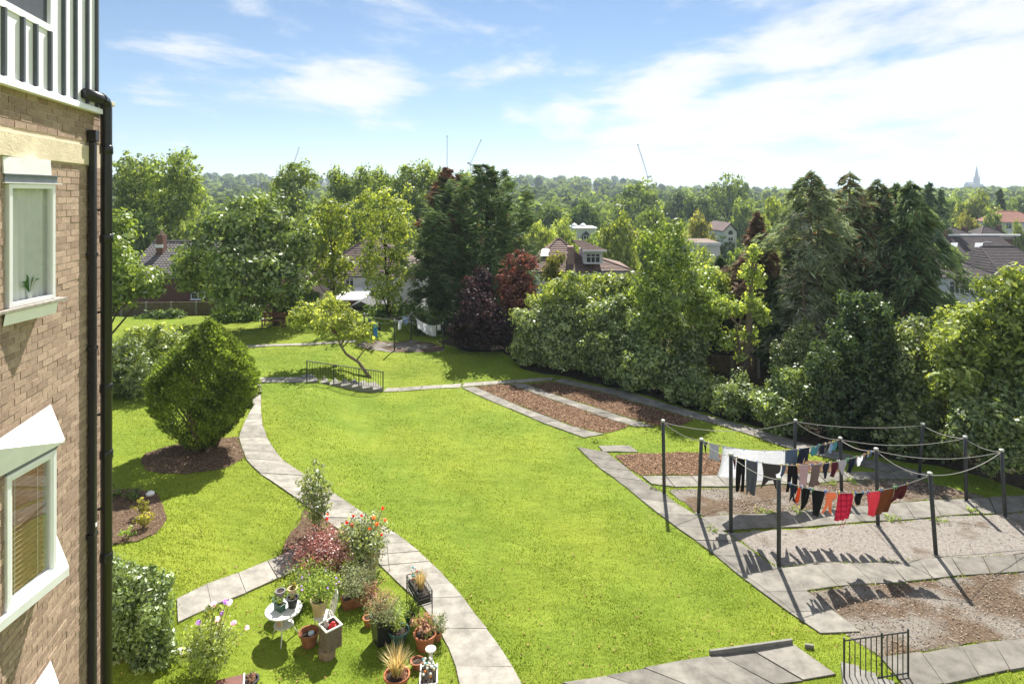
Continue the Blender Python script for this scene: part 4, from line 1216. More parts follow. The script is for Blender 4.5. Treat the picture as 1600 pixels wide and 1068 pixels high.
# ------------------------------------------------------------------ conifers
def conifer(name, label, px, Y, top_y, reach_px, leafm, n_br, per, spray, seed, base_t=0.05, droop=0.25, rise=0.25, prof=None, trunk_r=0.22, bark=BARK_D, width=0.35, dead=0.0, inner=0.2, wob=0.42, gap=0.0, base_z=None, tops=None, brown=None):
    X = (px - CXP)/FPX*Y
    base = Vector((X, Y, gz(X, Y) if base_z is None else base_z))
    hgt = CAM_H + (HYP - top_y)/FPX*Y - base.z
    rr = reach_px/FPX*Y
    prof = prof or (lambda t: (1-t)**0.75*0.95 + 0.05)
    v, f, T, br = conifer_leaves(hgt, hgt*base_t, lambda t: rr*prof(t), n_br, per, spray, seed, droop, rise, width, inner, wob, gap)
    mb = MB().tube([(0,0,-0.2), (0.05,0,hgt*0.3), (-0.04,0.03,hgt*0.65), (0,0,hgt*0.97)], [trunk_r, trunk_r*0.8, trunk_r*0.5, 0.03], 8)
    for z, a, reach in br:
        o = Vector((math.cos(a), math.sin(a), 0))
        mb.tube([(0,0,z), o*reach*0.5 + Vector((0,0,z+rise*reach*0.5-droop*reach*0.25)), o*reach*0.9 + Vector((0,0,z+rise*reach*0.9-droop*reach*0.81))], [0.035, 0.022, 0.006], 4, cap=False)
    root = empty(name, base); tag(root, label, 'tree')
    mb.build('trunk', bark, root, smooth=True)
    if brown is None:
        obj('crown', mesh_np('crown', v, f, leafm, tint=T), root)
    else:
        vv = v.reshape(-1, 4, 3); sel = brown(vv.mean(1), hgt, np.random.default_rng(seed))
        for nm, k, mt in (('crown', ~sel, leafm), ('withered_foliage', sel, L_BRN)):
            if k.sum():
                obj(nm, mesh_np(nm, vv[k].reshape(-1,3), np.arange(k.sum()*4).reshape(-1,4), mt, tint=T[k]), root)
    return root

cone = lambda t: (1-t)**0.8*0.92 + 0.08
egg = lambda t: (0.55 + 0.9*t if t < 0.4 else 0.91*(1-((t-0.4)/0.6)**1.7) + 0.06)
broadc = lambda t: (0.9 + 0.25*t if t < 0.45 else 1.01*(1-((t-0.45)/0.55)**1.4)+0.10)
br1 = lambda c, h, r_: (c[:,2] > h*0.62) & (np.sin(c[:,0]*2.2+1)*np.sin(c[:,2]*1.7) + r_.uniform(-.5,.5,len(c)) > 0.0) | (r_.uniform(0,1,len(c)) < 0.06)
br2 = lambda c, h, r_: r_.uniform(0,1,len(c)) < 0.03
conifer('cedar_tree', 'dark cedar with rusty brown upper branches, left one of the tall pair', 697, 48.0, 262, 64, L_CED, 105, 120, 0.50, 201, 0.06, 0.25, 0.32, egg, 0.26, brown=br1, width=0.4)
conifer('cedar_tree', 'dark feathery cedar with spreading top, right one of the tall pair', 762, 46.0, 260, 72, L_CED, 105, 125, 0.50, 202, 0.06, 0.12, 0.55, broadc, 0.28, brown=br2, width=0.4)
loose = lambda t: (0.75 + 0.6*t if t < 0.45 else 1.02*(1-((t-0.45)/0.55)**1.9) + 0.10) * (1 + 0.16*math.sin(t*41) + 0.12*math.sin(t*23+1))
brk = lambda k: (lambda c, h, r_: (r_.uniform(0,1,len(c)) < k) | ((np.hypot(c[:,0], c[:,1]) < 0.5) & (c[:,2] < 0.55*h) & (r_.uniform(0,1,len(c)) < 0.5)))
conifer('cypress_tree', 'greyish thinning cypress with twin bare trunks behind the ivy stump', 1268, 33.0, 268, 56, L_LEY, 84, 74, 0.46, 203, 0.30, 0.50, 0.30, loose, 0.17, BARK_L, gap=0.12, width=0.5, brown=brk(0.04), inner=0.42)
conifer('cypress_tree', 'pale half bare cypress trunk with silvery dead twigs low down', 1256, 32.2, 335, 46, L_LEY2, 60, 40, 0.34, 204, 0.10, 0.35, 0.25, lambda t: 0.95-0.5*t, 0.15, BARK_L, width=0.6)
conifer('cypress_tree', 'thin cypress with brownish top in the middle of the dark row', 1328, 35.0, 270, 46, L_LEY, 84, 70, 0.46, 205, 0.12, 0.50, 0.30, loose, 0.17, BARK_L, brown=brk(0.25), width=0.5, inner=0.42)
conifer('cypress_tree', 'dark cypress with pointed top second from the end of the row', 1371, 35.5, 282, 48, L_LEY, 84, 72, 0.46, 206, 0.10, 0.50, 0.30, loose, 0.18, BARK_L, brown=brk(0.10), width=0.5, inner=0.42)
conifer('cypress_tree', 'broad dark green cypress at the right end of the row', 1422, 34.0, 285, 50, L_LEY3, 110, 96, 0.48, 207, 0.10, 0.55, 0.30, loose, 0.20, BARK_L, width=0.5, brown=brk(0.03), inner=0.42)
conifer('cypress_tree', 'slim green cypress filling the gap between the brown top and the broad one', 1400, 37.0, 288, 48, L_LEY3, 80, 70, 0.46, 208, 0.08, 0.50, 0.30, loose, 0.17, BARK_D, width=0.5, brown=brk(0.08), inner=0.42)
conifer('cypress_tree', 'grey green cypress behind the twin bare trunks', 1298, 36.5, 308, 52, L_LEY, 84, 70, 0.46, 209, 0.08, 0.45, 0.30, loose, 0.17, BARK_D, width=0.5, brown=brk(0.06), inner=0.42)
tw = empty('bare_trunk', G(1277, 640)); tag(tw, 'second slender bare trunk beside the thinning cypress', 'tree')
tw.location = (15.6, 32.7, gz(15.6, 32.7))
MB().tube([(0,0,-0.2),(0.05,0,3),(0,0.05,6),(0.1,0,8.4)], [0.13,0.11,0.08,0.03], 8).build('trunk', BARK_L, tw, smooth=True)
mb_ = MB(); rt = random.Random(8)
for i in range(46):
    a_ = rt.uniform(0, 6.28); z_ = rt.uniform(1.2, 6.5); l_ = rt.uniform(0.5, 1.5)
    mb_.tube([(0,0,z_), (math.cos(a_)*l_*0.5, math.sin(a_)*l_*0.5, z_+0.08), (math.cos(a_)*l_, math.sin(a_)*l_, z_-0.15*l_)], [0.018,0.012,0.004], 4)
mb_.build('dead_branches', plain('dead_twig', (0.34,0.30,0.25), 0.9, 0.15, 8), tw)
conifer('withered_conifer', 'brown withered conifer between the rowan and the cypress row', 1183, 36.0, 332, 36, L_DED, 150, 60, 0.36, 210, 0.05, 0.35, 0.2, egg, 0.16, BARK_D, width=0.5)
conifer('yew_tree', 'dark yew in the shade behind the ivy clad trunk', 1210, 35.0, 430, 46, L_CED, 110, 66, 0.40, 211, 0.02, 0.3, 0.2, egg, 0.16, BARK_D, width=0.5)
conifer('yew_tree', 'dark evergreen bush behind the slender green rowan', 1125, 38.0, 400, 40, L_CED, 100, 60, 0.40, 212, 0.02, 0.3, 0.2, egg, 0.16, BARK_D, width=0.5)

# ------------------------------------------------------------------ clipped bush and shrubs on the left lawn
g0 = G(316, 702)
def topiary():
    """clipped spinning-top shape"""
    r = np.random.default_rng(300)
    Y = g0.y
    hgt = CAM_H + (HYP - 500)/FPX*Y - g0.z
    rmax = 77/FPX*Y
    prof_t = np.array([0.0, 0.06, 0.16, 0.30, 0.48, 0.63, 0.80, 0.92, 1.0])
    prof_r = np.array([0.24, 0.30, 0.58, 0.90, 1.0, 0.93, 0.60, 0.29, 0.05])
    n = 70000
    t = r.uniform(0.04, 1.0, n); t = t[np.argsort(r.uniform(0,1,n))]
    pr = np.interp(t, prof_t, prof_r)
    keep = r.uniform(0, 1, n) < np.maximum(pr, 0.15)
    t, pr = t[keep], pr[keep]; n = len(t)
    a = r.uniform(0, 2*np.pi, n)
    # thinner foliage low on the left front
    low = (t < 0.40) & (np.cos(a - 3.75) > 0.25) & (r.uniform(0,1,n) < 0.80) & (np.sin(a*6+t*17) > -0.7)
    t, pr, a = t[~low], pr[~low], a[~low]; n = len(t)
    bumpy = 1 + 0.05*np.sin(a*5 + t*14) + 0.05*np.sin(a*9 - t*23) + 0.045*np.sin(a*17 + t*47 + 2*np.sin(a*6))
    q = pr * (0.60 + 0.42*r.uniform(0,1,n)**0.5) * bumpy
    c = np.stack([np.cos(a)*q*rmax + 0.22*np.clip((t-0.30)/0.70, -0.2, 1), np.sin(a)*q*rmax, t*hgt + r.normal(0, 0.03, n)], -1)
    out = np.stack([np.cos(a), np.sin(a), 0.5*np.ones(n)], -1)
    d = unit_rows(out*0.7 + r.normal(0, 0.5, (n,3)) + np.array([0,0,0.35]))
    s = unit_rows(np.cross(d, r.normal(size=(n,3))))
    L_ = 0.115*r.uniform(0.6, 1.4, n)
    v, f = quads(c, d, s, L_*0.5, L_*0.2)
    T = np.clip(0.5 + 0.38*np.sin(a*7+t*19)*np.sin(t*31+a*3) + r.normal(0, .2, n), 0, 1)
    mb = MB()
    rr = random.Random(4)
    for i in range(26):
        a_ = rr.uniform(0, 2*math.pi); z_ = rr.uniform(0.3, 0.85)*hgt
        rad = np.interp(z_/hgt, prof_t, prof_r)*rmax*0.9
        b0 = Vector((rr.uniform(-.35,.35), rr.uniform(-.3,.3), -0.1))
        t_ = Vector((math.cos(a_)*rad, math.sin(a_)*rad, z_))
        mb.tube([b0, b0.lerp(t_, 0.4) + Vector((0,0,0.1)), t_], [0.05, 0.03, 0.008], 5)
    return plant('clipped_bush', 'tall clipped evergreen bush shaped like a spinning top on bare soil', 'shrub', g0, mb, (v, f, T), L_YEW, BARK_L)
topiary()
g1 = G(215, 622)
broad('rhododendron', 'dark glossy rhododendron beside the building corner', g1.y+0.6, 205, [(200,565,40,30),(180,595,34,26,-.4),(230,590,40,32,-.3),(160,570,40,40)], L_RHO, 520, 18, 0.26, 0.15, 0.05, BARK, 310, shell=0.6, zcut=0.02, cat='shrub', aspect=0.4)
broad('laurel_bush', 'yellow green rounded bush behind the dark rhododendron', g1.y+3.0, 250, [(232,530,38,22),(262,545,32,26,-.5),(205,540,24,18),(285,545,26,20)], L_LAU, 420, 18, 0.28, 0.16, 0.05, BARK, 311, shell=0.6, zcut=0.02, cat='shrub', aspect=0.4)
g2 = G(215, 1075)
broad('jasmine_bush', 'large dense green bush at the foot of the brick wall', 12.6, 205, [(218,955,48,66),(205,1020,64,60),(190,915,40,36,.4),(245,1030,28,52,-.3),(160,1000,50,90,.3)], L_JAS, 1700, 18, 0.14, 0.085, 0.03, BARK, 312, shell=0.6, zcut=-0.1, cat='shrub', aspect=0.4)
# darker bushes along the fence at the back of the upper lawn
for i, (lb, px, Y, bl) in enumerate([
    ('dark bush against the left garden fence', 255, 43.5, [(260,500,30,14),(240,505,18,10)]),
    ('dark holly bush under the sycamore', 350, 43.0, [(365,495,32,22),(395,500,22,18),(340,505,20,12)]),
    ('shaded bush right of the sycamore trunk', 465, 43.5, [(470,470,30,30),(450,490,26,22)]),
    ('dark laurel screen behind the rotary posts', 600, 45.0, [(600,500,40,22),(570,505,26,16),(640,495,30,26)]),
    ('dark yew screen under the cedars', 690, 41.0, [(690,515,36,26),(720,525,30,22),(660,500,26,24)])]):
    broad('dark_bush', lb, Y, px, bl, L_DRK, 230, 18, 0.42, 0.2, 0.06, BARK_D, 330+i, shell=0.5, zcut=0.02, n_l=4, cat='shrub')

# ------------------------------------------------------------------ washing lines
POSTM = plain('dark_steel_post', (0.050, 0.052, 0.055), 0.5, 0.25, 10, spec=0.4)
CAPM = plain('galvanised_cap', (0.45, 0.45, 0.44), 0.4, 0.1, 10, metal=0.3)
ROPE = plain('grey_rope', (0.42, 0.40, 0.37), 0.9, 0.1, 30)
def post(label, top_px, base_px, r=0.053, group='washing line posts'):
    b = G(*base_px); Y = b.y
    t = pix(top_px[0], top_px[1], Y)
    root = empty('washing_line_post', b); tag(root, label, 'post', group)
    tl = t - b
    MB().tube([(0, 0, -0.1), tuple(tl)], r, 10).build('pole', POSTM, root, smooth=True)
    MB().lathe([(r*1.25, -0.03), (r*1.25, 0.02), (r*0.8, 0.035)], 10, tuple(tl), True, True).build('cap', CAPM, root)
    MB().lathe([(0.10, -0.03), (0.09, 0.035), (0.05, 0.05)], 10, (0,0,0), True, True).build('footing', CONC_D, root)
    return t
PT = {}
for key, lb, t, b in [
    ('a1', 'dark steel washing post standing alone nearest the lawn corner', (1036,657), (1038,773)),
    ('a2', 'dark steel washing post at the left end of the white sheet line', (1096,686), (1091,803)),
    ('a3', 'dark steel washing post at the left end of the trouser line', (1142,709), (1142,834)),
    ('a4', 'dark steel washing post nearest the camera at the red check line', (1217,746), (1217,887)),
    ('b1', 'washing post at the back centre before the dark ivy', (1243,656), (1241,738)),
    ('b2', 'washing post at the right end of the white sheet line', (1313,684), (1315,768)),
    ('b3', 'washing post at the right end of the trouser line', (1369,701), (1372,822)),
    ('b4', 'washing post right of the dark red towel', (1453,739), (1463,868)),
    ('c1', 'washing post farthest back in the shade at the right', (1442,662), (1436,748)),
    ('c2', 'washing post in the middle of the right hand row', (1508,682), (1510,783)),
    ('c3', 'washing post at the far right edge of the drying area', (1565,703), (1571,809))]:
    PT[key] = post(lb, t, b)
def rope(label, a, b, sag, n=24, r=0.009, group='washing lines'):
    a, b = Vector(a), Vector(b)
    a = a - Vector((0,0,0.05)); b = b - Vector((0,0,0.05))
    pts = []
    for i in range(n+1):
        t = i/n; p = a.lerp(b, t); p.z -= sag*4*t*(1-t); pts.append(p)
    mb = MB().tube([p - a for p in pts], r, 5)
    o = mb.build('washing_line', ROPE, None, loc=a); tag(o, label, 'rope', group)
    return pts
LN = {}
for k, a, b, sag, lb in [
    ('r1', 'a1', 'b1', 0.30, 'empty slack line from the lone corner post to the back post'),
    ('r2', 'a2', 'b2', 0.32, 'line carrying the white sheet'),
    ('r3', 'a3', 'b3', 0.34, 'line carrying trousers and shirts in the middle'),
    ('r4', 'a4', 'b4', 0.40, 'line carrying the red check trousers and towels'),
    ('s1', 'b1', 'c1', 0.14, 'empty line across the back before the ivy'),
    ('s2', 'b2', 'c2', 0.20, 'empty line between the second posts of the middle and right rows'),
    ('s3', 'b3', 'c3', 0.22, 'empty line from the trouser line post to the far right post'),
    ('s4', 'b4', 'c3', 0.20, 'slack line from the front middle post to the far right post'),
    ('t1', 'b1', 'b2', 0.16, 'short slack line between the two back middle posts'),
    ('t2', 'b2', 'b3', 0.12, 'short line between the white sheet post and the trouser post'),
    ('t3', 'b3', 'b4', 0.16, 'short slack line between the two front middle posts'),
    ('t4', 'c1', 'c2', 0.10, 'short line between the farthest two right posts'),
    ('t5', 'c2', 'c3', 0.10, 'short line between the nearest two right posts'),
    ('t6', 'a1', 'a2', 0.10, 'short line from the lone corner post to the sheet post'),
    ('t7', 'a2', 'a3', 0.10, 'short line between the sheet post and the trouser line post'),
    ('t8', 'a3', 'a4', 0.12, 'short line between the two front left posts')]:
    LN[k] = rope(lb + '' if len(lb.split()) > 4 else lb, PT[a], PT[b], sag)

def fabric(name, c, pat=None, c2=None, rough=0.85, trans=0.12):
    m, nt, N, L, b = newmat('cloth_' + name)
    setin(b, Roughness=rough); b.inputs['Specular IOR Level'].default_value = 0.15
    tcn = N.new('ShaderNodeTexCoord')
    nz = N.new('ShaderNodeTexNoise'); nz.inputs['Scale'].default_value = 9; nz.inputs['Detail'].default_value = 4
    L.new(tcn.outputs['Object'], nz.inputs['Vector'])
    mx = N.new('ShaderNodeMixRGB'); mx.inputs['Color1'].default_value = rgb([v*0.85 for v in c]); mx.inputs['Color2'].default_value = rgb([min(1, v*1.12) for v in c])
    L.new(nz.outputs['Fac'], mx.inputs['Fac']); col = mx.outputs[0]
    if pat == 'check':
        for ax in ('X', 'Z'):
            sp_ = N.new('ShaderNodeSeparateXYZ'); L.new(tcn.outputs['Object'], sp_.inputs[0])
            mo = N.new('ShaderNodeMath'); mo.operation = 'PINGPONG'; mo.inputs[1].default_value = 0.07
            L.new(sp_.outputs[ax], mo.inputs[0])
            gt = N.new('ShaderNodeMath'); gt.operation = 'GREATER_THAN'; gt.inputs[1].default_value = 0.045
            L.new(mo.outputs[0], gt.inputs[0])
            fm = N.new('ShaderNodeMath'); fm.operation = 'MULTIPLY'; fm.inputs[1].default_value = 0.5; L.new(gt.outputs[0], fm.inputs[0])
            m3 = N.new('ShaderNodeMixRGB'); m3.inputs['Color2'].default_value = rgb(c2)
            L.new(fm.outputs[0], m3.inputs['Fac']); L.new(col, m3.inputs['Color1']); col = m3.outputs[0]
    L.new(col, b.inputs['Base Color'])
    out = [n for n in N if n.type == 'OUTPUT_MATERIAL'][0]
    tr = N.new('ShaderNodeBsdfTranslucent'); L.new(col, tr.inputs['Color'])
    ms = N.new('ShaderNodeMixShader'); ms.inputs['Fac'].default_value = trans
    L.new(b.outputs[0], ms.inputs[1]); L.new(tr.outputs[0], ms.inputs[2]); L.new(ms.outputs[0], out.inputs['Surface'])
    return m
FAB = {}
def fab(key):
    T = {'white': (0.84, 0.85, 0.88), 'grey': (0.30, 0.30, 0.33), 'lightgrey': (0.52, 0.53, 0.58), 'black': (0.014, 0.014, 0.016), 'navy': (0.026, 0.032, 0.060),
         'blue': (0.105, 0.155, 0.26), 'teal': (0.14, 0.38, 0.43), 'charcoal': (0.075, 0.070, 0.074), 'jean': (0.12, 0.13, 0.165), 'pinkpale': (0.55, 0.45, 0.47),
         'taupe': (0.225, 0.185, 0.18), 'maroon': (0.125, 0.030, 0.050), 'orange': (0.80, 0.16, 0.06), 'peach': (0.85, 0.33, 0.19), 'red': (0.72, 0.03, 0.10),
         'pink': (0.80, 0.11, 0.17), 'brown': (0.22, 0.068, 0.028), 'darkred': (0.115, 0.022, 0.028), 'skyblue': (0.38, 0.50, 0.68), 'brightblue': (0.06, 0.30, 0.55)}
    if key not in FAB:
        if key == 'redcheck': FAB[key] = fabric(key, (0.80, 0.05, 0.13), 'check', (0.42, 0.01, 0.05), trans=0.25)
        else: FAB[key] = fabric(key, T[key], trans=0.62 if key == 'white' else 0.35 if max(T[key]) > 0.4 else 0.08)
    return FAB[key]
PEGS = [plain('peg_' + n, c, 0.5, 0.05) for n, c in (('blue', (0.05,0.2,0.6)), ('yellow', (0.7,0.6,0.08)), ('white', (0.75,0.75,0.72)), ('green', (0.1,0.45,0.15)), ('wood', (0.45,0.3,0.16)))]
SHAPES = {
 'rect': [(0,0),(1,0),(1,1),(0,1)],
 'trousers': [(0.05,0),(0.95,0),(1,0.3),(0.98,1),(0.62,1),(0.52,0.38),(0.42,1),(0.06,1),(0,0.3)],
 'legs': [(0,0),(1,0),(0.97,0.5),(0.85,1),(0.50,0.98),(0.48,0.45),(0.40,0.90),(0.08,1.0),(0.03,0.5)],
 'tee': [(0.12,0),(0.88,0),(0.86,0.70),(1.0,0.86),(0.86,0.98),(0.66,0.93),(0.5,0.90),(0.34,0.93),(0.14,0.98),(0,0.86),(0.14,0.70)],
 'shorts': [(0.05,0),(0.95,0),(1,0.95),(0.58,1),(0.5,0.6),(0.42,1),(0,0.95)],
 'taper': [(0,0),(1,0),(0.82,0.55),(0.62,1),(0.30,0.98),(0.10,0.5)],
 'leg': [(0,0),(1,0),(0.85,0.5),(0.68,1.0),(0.20,0.97),(0.10,0.45)],
 'top': [(0.1,0),(0.3,0.02),(0.5,0.12),(0.7,0.02),(0.9,0),(0.95,0.5),(0.85,1),(0.15,1),(0.05,0.5)],
 'ragged': [(0,0),(1,0),(0.95,0.25),(0.7,0.35),(0.8,0.7),(0.95,0.98),(0.72,0.9),(0.6,0.6),(0.4,0.62),(0.25,0.9),(0.05,1.0),(0.12,0.5)],
}
def garment(name, label, cat, line, px0, px1, drop_px, shape, col, lean=-0.10, seed=0, group='washing on the lines', wave=0.032, frac=None):
    """cloth pegged to a rope between two photograph columns; drop in photograph pixels"""
    pts = LN[line]
    def on(px):
        for p, q in zip(pts, pts[1:]):
            a = CXP + p.x/p.y*FPX; b = CXP + q.x/q.y*FPX
            if min(a, b) <= px <= max(a, b) or (q is pts[-1] and px > max(a, b)):
                t = (px - a)/(b - a) if b != a else 0
                return p.lerp(q, min(1, max(0, t)))
        return pts[0].copy()
    P0, P1 = on(px0), on(px1)
    if (P1 - P0).length < 0.02: return
    W = (P1 - P0).length; D = drop_px/FPX*P0.y
    r = random.Random(seed)
    ol = SHAPES[shape]
    pb = []
    for i in range(len(ol)):
        a, b = Vector(ol[i]), Vector(ol[(i+1) % len(ol)])
        k = max(1, int(((b-a)*Vector((W, D))).length/0.05)) if False else 6
        for j in range(k): pb.append(a.lerp(b, j/k))
    nb_ = len(pb)
    inn = [Vector(((i+0.5)/9, (j+0.5)/12)) for i in range(9) for j in range(12)]
    res = mgeo.delaunay_2d_cdt(pb + inn, [(i, (i+1) % nb_) for i in range(nb_)], [], 1, 1e-5)
    ux = (P1 - P0).normalized(); nrm = Vector((-ux.y, ux.x, 0)).normalized()
    ph = r.uniform(0, 6); f1 = r.uniform(5, 9)
    vs_ = []
    for q in res[0]:
        u_, d_ = q.x, q.y
        top = on(px0 + (px1-px0)*u_) - P0
        amp = wave*(0.25 + d_)*(1+min(1.5, W))
        n_ = amp*math.sin(u_*f1 + ph + d_*1.5) + amp*0.5*math.sin(u_*f1*2.3 + ph*2) + 0.06*d_*d_
        p = top + ux*(lean*D*d_*d_*0.8 + lean*D*d_*0.4) - Vector((0,0,1))*(D*d_*(1+0.02*math.sin(u_*9+ph)) + 0.004) + nrm*n_
        vs_.append(tuple(p))
    me = bpy.data.meshes.new(name)
    me.from_pydata(vs_, [], [tuple(f) for f in res[2]]); me.update()
    bm = bmesh.new(); bm.from_mesh(me)
    bmesh.ops.delete(bm, geom=[v for v in bm.verts if not v.link_faces], context='VERTS')
    bmesh.ops.recalc_face_normals(bm, faces=bm.faces); bm.to_mesh(me); bm.free()
    me.polygons.foreach_set('use_smooth', [True]*len(me.polygons))
    me.materials.append(fab(col))
    o = obj(name, me, None, loc=P0); tag(o, label, cat, group)
    so = o.modifiers.new('thickness', 'SOLIDIFY'); so.thickness = 0.008; so.offset = 0
    for q in ((0.06, 0.94) if W < 0.9 else (0.02, 0.35, 0.68, 0.98)):
        tp = on(px0 + (px1-px0)*q) - P0
        MB().box((tp.x-0.010, tp.y-0.014, tp.z-0.045), (tp.x+0.010, tp.y+0.014, tp.z+0.035)).build('peg', r.choice(PEGS), o)
    return o
GS = [
 # line with the white sheet
 ('sock', 'small black sock at the left end of the white sheet line', 'sock', 'r2', 1099.5, 1105, 17, 'taper', 'black', 0.1),
 ('shirt', 'light grey shirt hanging left of the white sheet', 'shirt', 'r2', 1106, 1126, 27, 'tee', 'lightgrey', 0.0),
 ('bed_sheet', 'large white bed sheet filling half the washing line', 'sheet', 'r2', 1128, 1226, 50, 'rect', 'white', -0.12),
 ('shirt', 'blue grey shirt just right of the white sheet', 'shirt', 'r2', 1227.5, 1247, 24, 'rect', 'blue', -0.05),
 ('shorts', 'navy shorts between the blue shirt and the teal top', 'shorts', 'r2', 1249, 1266, 24, 'shorts', 'navy', -0.05),
 ('bikini_top', 'small teal top hanging on the white sheet line', 'top', 'r2', 1268, 1279, 15, 'top', 'teal', 0),
 ('shorts', 'small navy shorts right of the teal top', 'shorts', 'r2', 1280, 1289, 16, 'shorts', 'navy', 0),
 ('vest', 'dark vest third from the right end of the sheet line', 'vest', 'r2', 1290, 1296, 15, 'taper', 'charcoal', 0),
 ('sock', 'pale blue sock near the right end of the sheet line', 'sock', 'r2', 1297, 1301, 18, 'taper', 'skyblue', 0),
 ('sock', 'teal sock last on the right of the sheet line', 'sock', 'r2', 1303, 1308, 15, 'taper', 'teal', 0),
 # trouser line
 ('top', 'dark top squeezed against the left post of the trouser line', 'top', 'r3', 1145.5, 1150, 20, 'taper', 'maroon', 0.1),
 ('trousers', 'black trousers with straight legs first on the middle line', 'trousers', 'r3', 1151, 1165, 53, 'trousers', 'black', -0.02),
 ('jeans', 'grey jeans with spread legs left of the charcoal jumper', 'jeans', 'r3', 1166, 1184, 54, 'legs', 'jean', -0.02),
 ('jumper', 'charcoal jumper with long sleeve hanging on the middle line', 'jumper', 'r3', 1190, 1221, 42, 'ragged', 'charcoal', -0.03),
 ('jeans', 'single blue denim leg beside the charcoal jumper', 'jeans', 'r3', 1222, 1229, 28, 'leg', 'blue', -0.25),
 ('trousers', 'black trousers left of the pale pink shirt', 'trousers', 'r3', 1230, 1246, 44, 'trousers', 'black', -0.03),
 ('shirt', 'pale pink shirt hanging upside down on the middle line', 'shirt', 'r3', 1247, 1265, 36, 'tee', 'pinkpale', 0),
 ('shirt', 'taupe brown shirt right of the pale pink one', 'shirt', 'r3', 1266.5, 1284, 37, 'tee', 'taupe', -0.03),
 ('shirt', 'navy folded shirt between the taupe and the maroon ones', 'shirt', 'r3', 1285, 1297, 25, 'taper', 'navy', 0),
 ('shirt', 'maroon folded shirt on the middle line', 'shirt', 'r3', 1298, 1309, 24, 'leg', 'maroon', -0.05),
 ('shirt', 'light grey patterned top right of the maroon shirt', 'shirt', 'r3', 1310.5, 1324, 23, 'taper', 'lightgrey', 0.05),
 ('shirt', 'dark navy top between two pale tops', 'shirt', 'r3', 1325, 1336, 23, 'leg', 'navy', -0.1),
 ('top', 'small white strappy top near the right end of the middle line', 'top', 'r3', 1338, 1350, 16, 'top', 'white', 0),
 ('sock', 'navy sock next to the white strappy top', 'sock', 'r3', 1351, 1356, 9, 'taper', 'navy', 0),
 ('sock', 'blue sock last on the middle line', 'sock', 'r3', 1357, 1362, 8, 'taper', 'blue', 0),
 # front line
 ('shorts', 'navy shorts first on the front line', 'shorts', 'r4', 1234, 1247, 30, 'ragged', 'navy', -0.05),
 ('top', 'narrow bright orange cloth between navy shorts and black trousers', 'top', 'r4', 1247.5, 1252, 27, 'rect', 'orange', -0.1),
 ('trousers', 'black trouser pair tapering at left of the front line', 'trousers', 'r4', 1252.5, 1267, 38, 'leg', 'black', -0.12),
 ('trousers', 'wide black trousers beside the peach top', 'trousers', 'r4', 1268.5, 1290, 42, 'leg', 'black', -0.08),
 ('top', 'ragged peach orange top blowing on the front line', 'top', 'r4', 1290, 1308, 38, 'ragged', 'peach', -0.18),
 ('pyjama_trousers', 'bright pink red checked pyjama trousers on the front line', 'trousers', 'r4', 1310, 1334, 44, 'rect', 'redcheck', -0.10),
 ('top', 'small black top right of the checked trousers', 'top', 'r4', 1336, 1350, 20, 'taper', 'black', -0.05),
 ('towel', 'bright pink towel hanging left of the brown towel', 'towel', 'r4', 1354, 1375, 40, 'leg', 'pink', -0.02),
 ('towel', 'rust brown towel between pink and dark red ones', 'towel', 'r4', 1376, 1398, 38, 'rect', 'brown', -0.22),
 ('towel', 'dark red towel at the right end of the front line', 'towel', 'r4', 1399, 1419, 22, 'rect', 'darkred', -0.28),
]
for i, (nm, lb, ct, ln, a, b, d, sh, cl, le) in enumerate(GS):
    o = garment(nm, lb, ct, ln, a, b, d, sh, cl, le, 400+i)
    if nm == 'pyjama_trousers':
        for dx in (0.12, 0.2):
            MB().tube([(dx, 0, -0.68), (dx-0.02, 0.01, -0.80), (dx-0.10, 0.02, -0.95)], 0.006, 4).build('drawstring', fab('red'), o)

# far washing posts on the upper lawn
FT = {}
for key, lb, t, b in [('f1', 'thin washing post at the left of the far drying bed', (569,490), (569,535)), ('f2', 'thin washing post in front of the far drying bed', (616.5,500), (616.5,548)),
                      ('f3', 'thin washing post at the back of the far drying bed', (643,488), (642,532)), ('f4', 'thin washing post at the right of the far drying bed', (692,504), (693,546.5))]:
    FT[key] = post(lb, t, b, 0.04, 'far washing posts')
LN['q1'] = rope('far line from the left post to the back post', FT['f1'], FT['f3'], 0.28, group='far washing lines')
LN['q2'] = rope('far line from the back post to the right post', FT['f3'], FT['f4'], 0.35, group='far washing lines')
LN['q3'] = rope('far line from the left post to the front post', FT['f1'], FT['f2'], 0.30, group='far washing lines')
LN['q4'] = rope('far line from the front post to the back post', FT['f2'], FT['f3'], 0.15, group='far washing lines')
FG = [
 ('towel', 'white towel nearest the back post on the far line', 'towel', 'q2', 651, 660, 15, 'rect', 'white', 0.05),
 ('towel', 'white towel second on the far line', 'towel', 'q2', 660.5, 670, 16, 'rect', 'white', 0.03),
 ('towel', 'largest white towel third on the far line', 'towel', 'q2', 670.5, 681, 17, 'rect', 'white', 0),
 ('towel', 'small white cloth at the right end of the far line', 'towel', 'q2', 682, 688, 8, 'rect', 'white', 0),
 ('shirt', 'pale blue shirt near the back post of the far line', 'shirt', 'q1', 627, 637, 11, 'tee', 'skyblue', 0),
 ('shorts', 'pale small shorts hanging before the back post', 'shorts', 'q4', 623, 629, 14, 'legs', 'white', 0),
 ('shirt', 'grey blue shirt on the short far line', 'shirt', 'q4', 633, 639, 11, 'leg', 'skyblue', 0),
 ('towel', 'grey cloth on the left far line', 'towel', 'q3', 575, 580, 11, 'rect', 'jean', 0),
 ('towel', 'bright blue towel on the left far line', 'towel', 'q3', 583, 589, 23, 'rect', 'brightblue', 0),
 ('shirt', 'dark shirt on the left far line', 'shirt', 'q3', 590, 595, 13, 'leg', 'navy', 0),
]
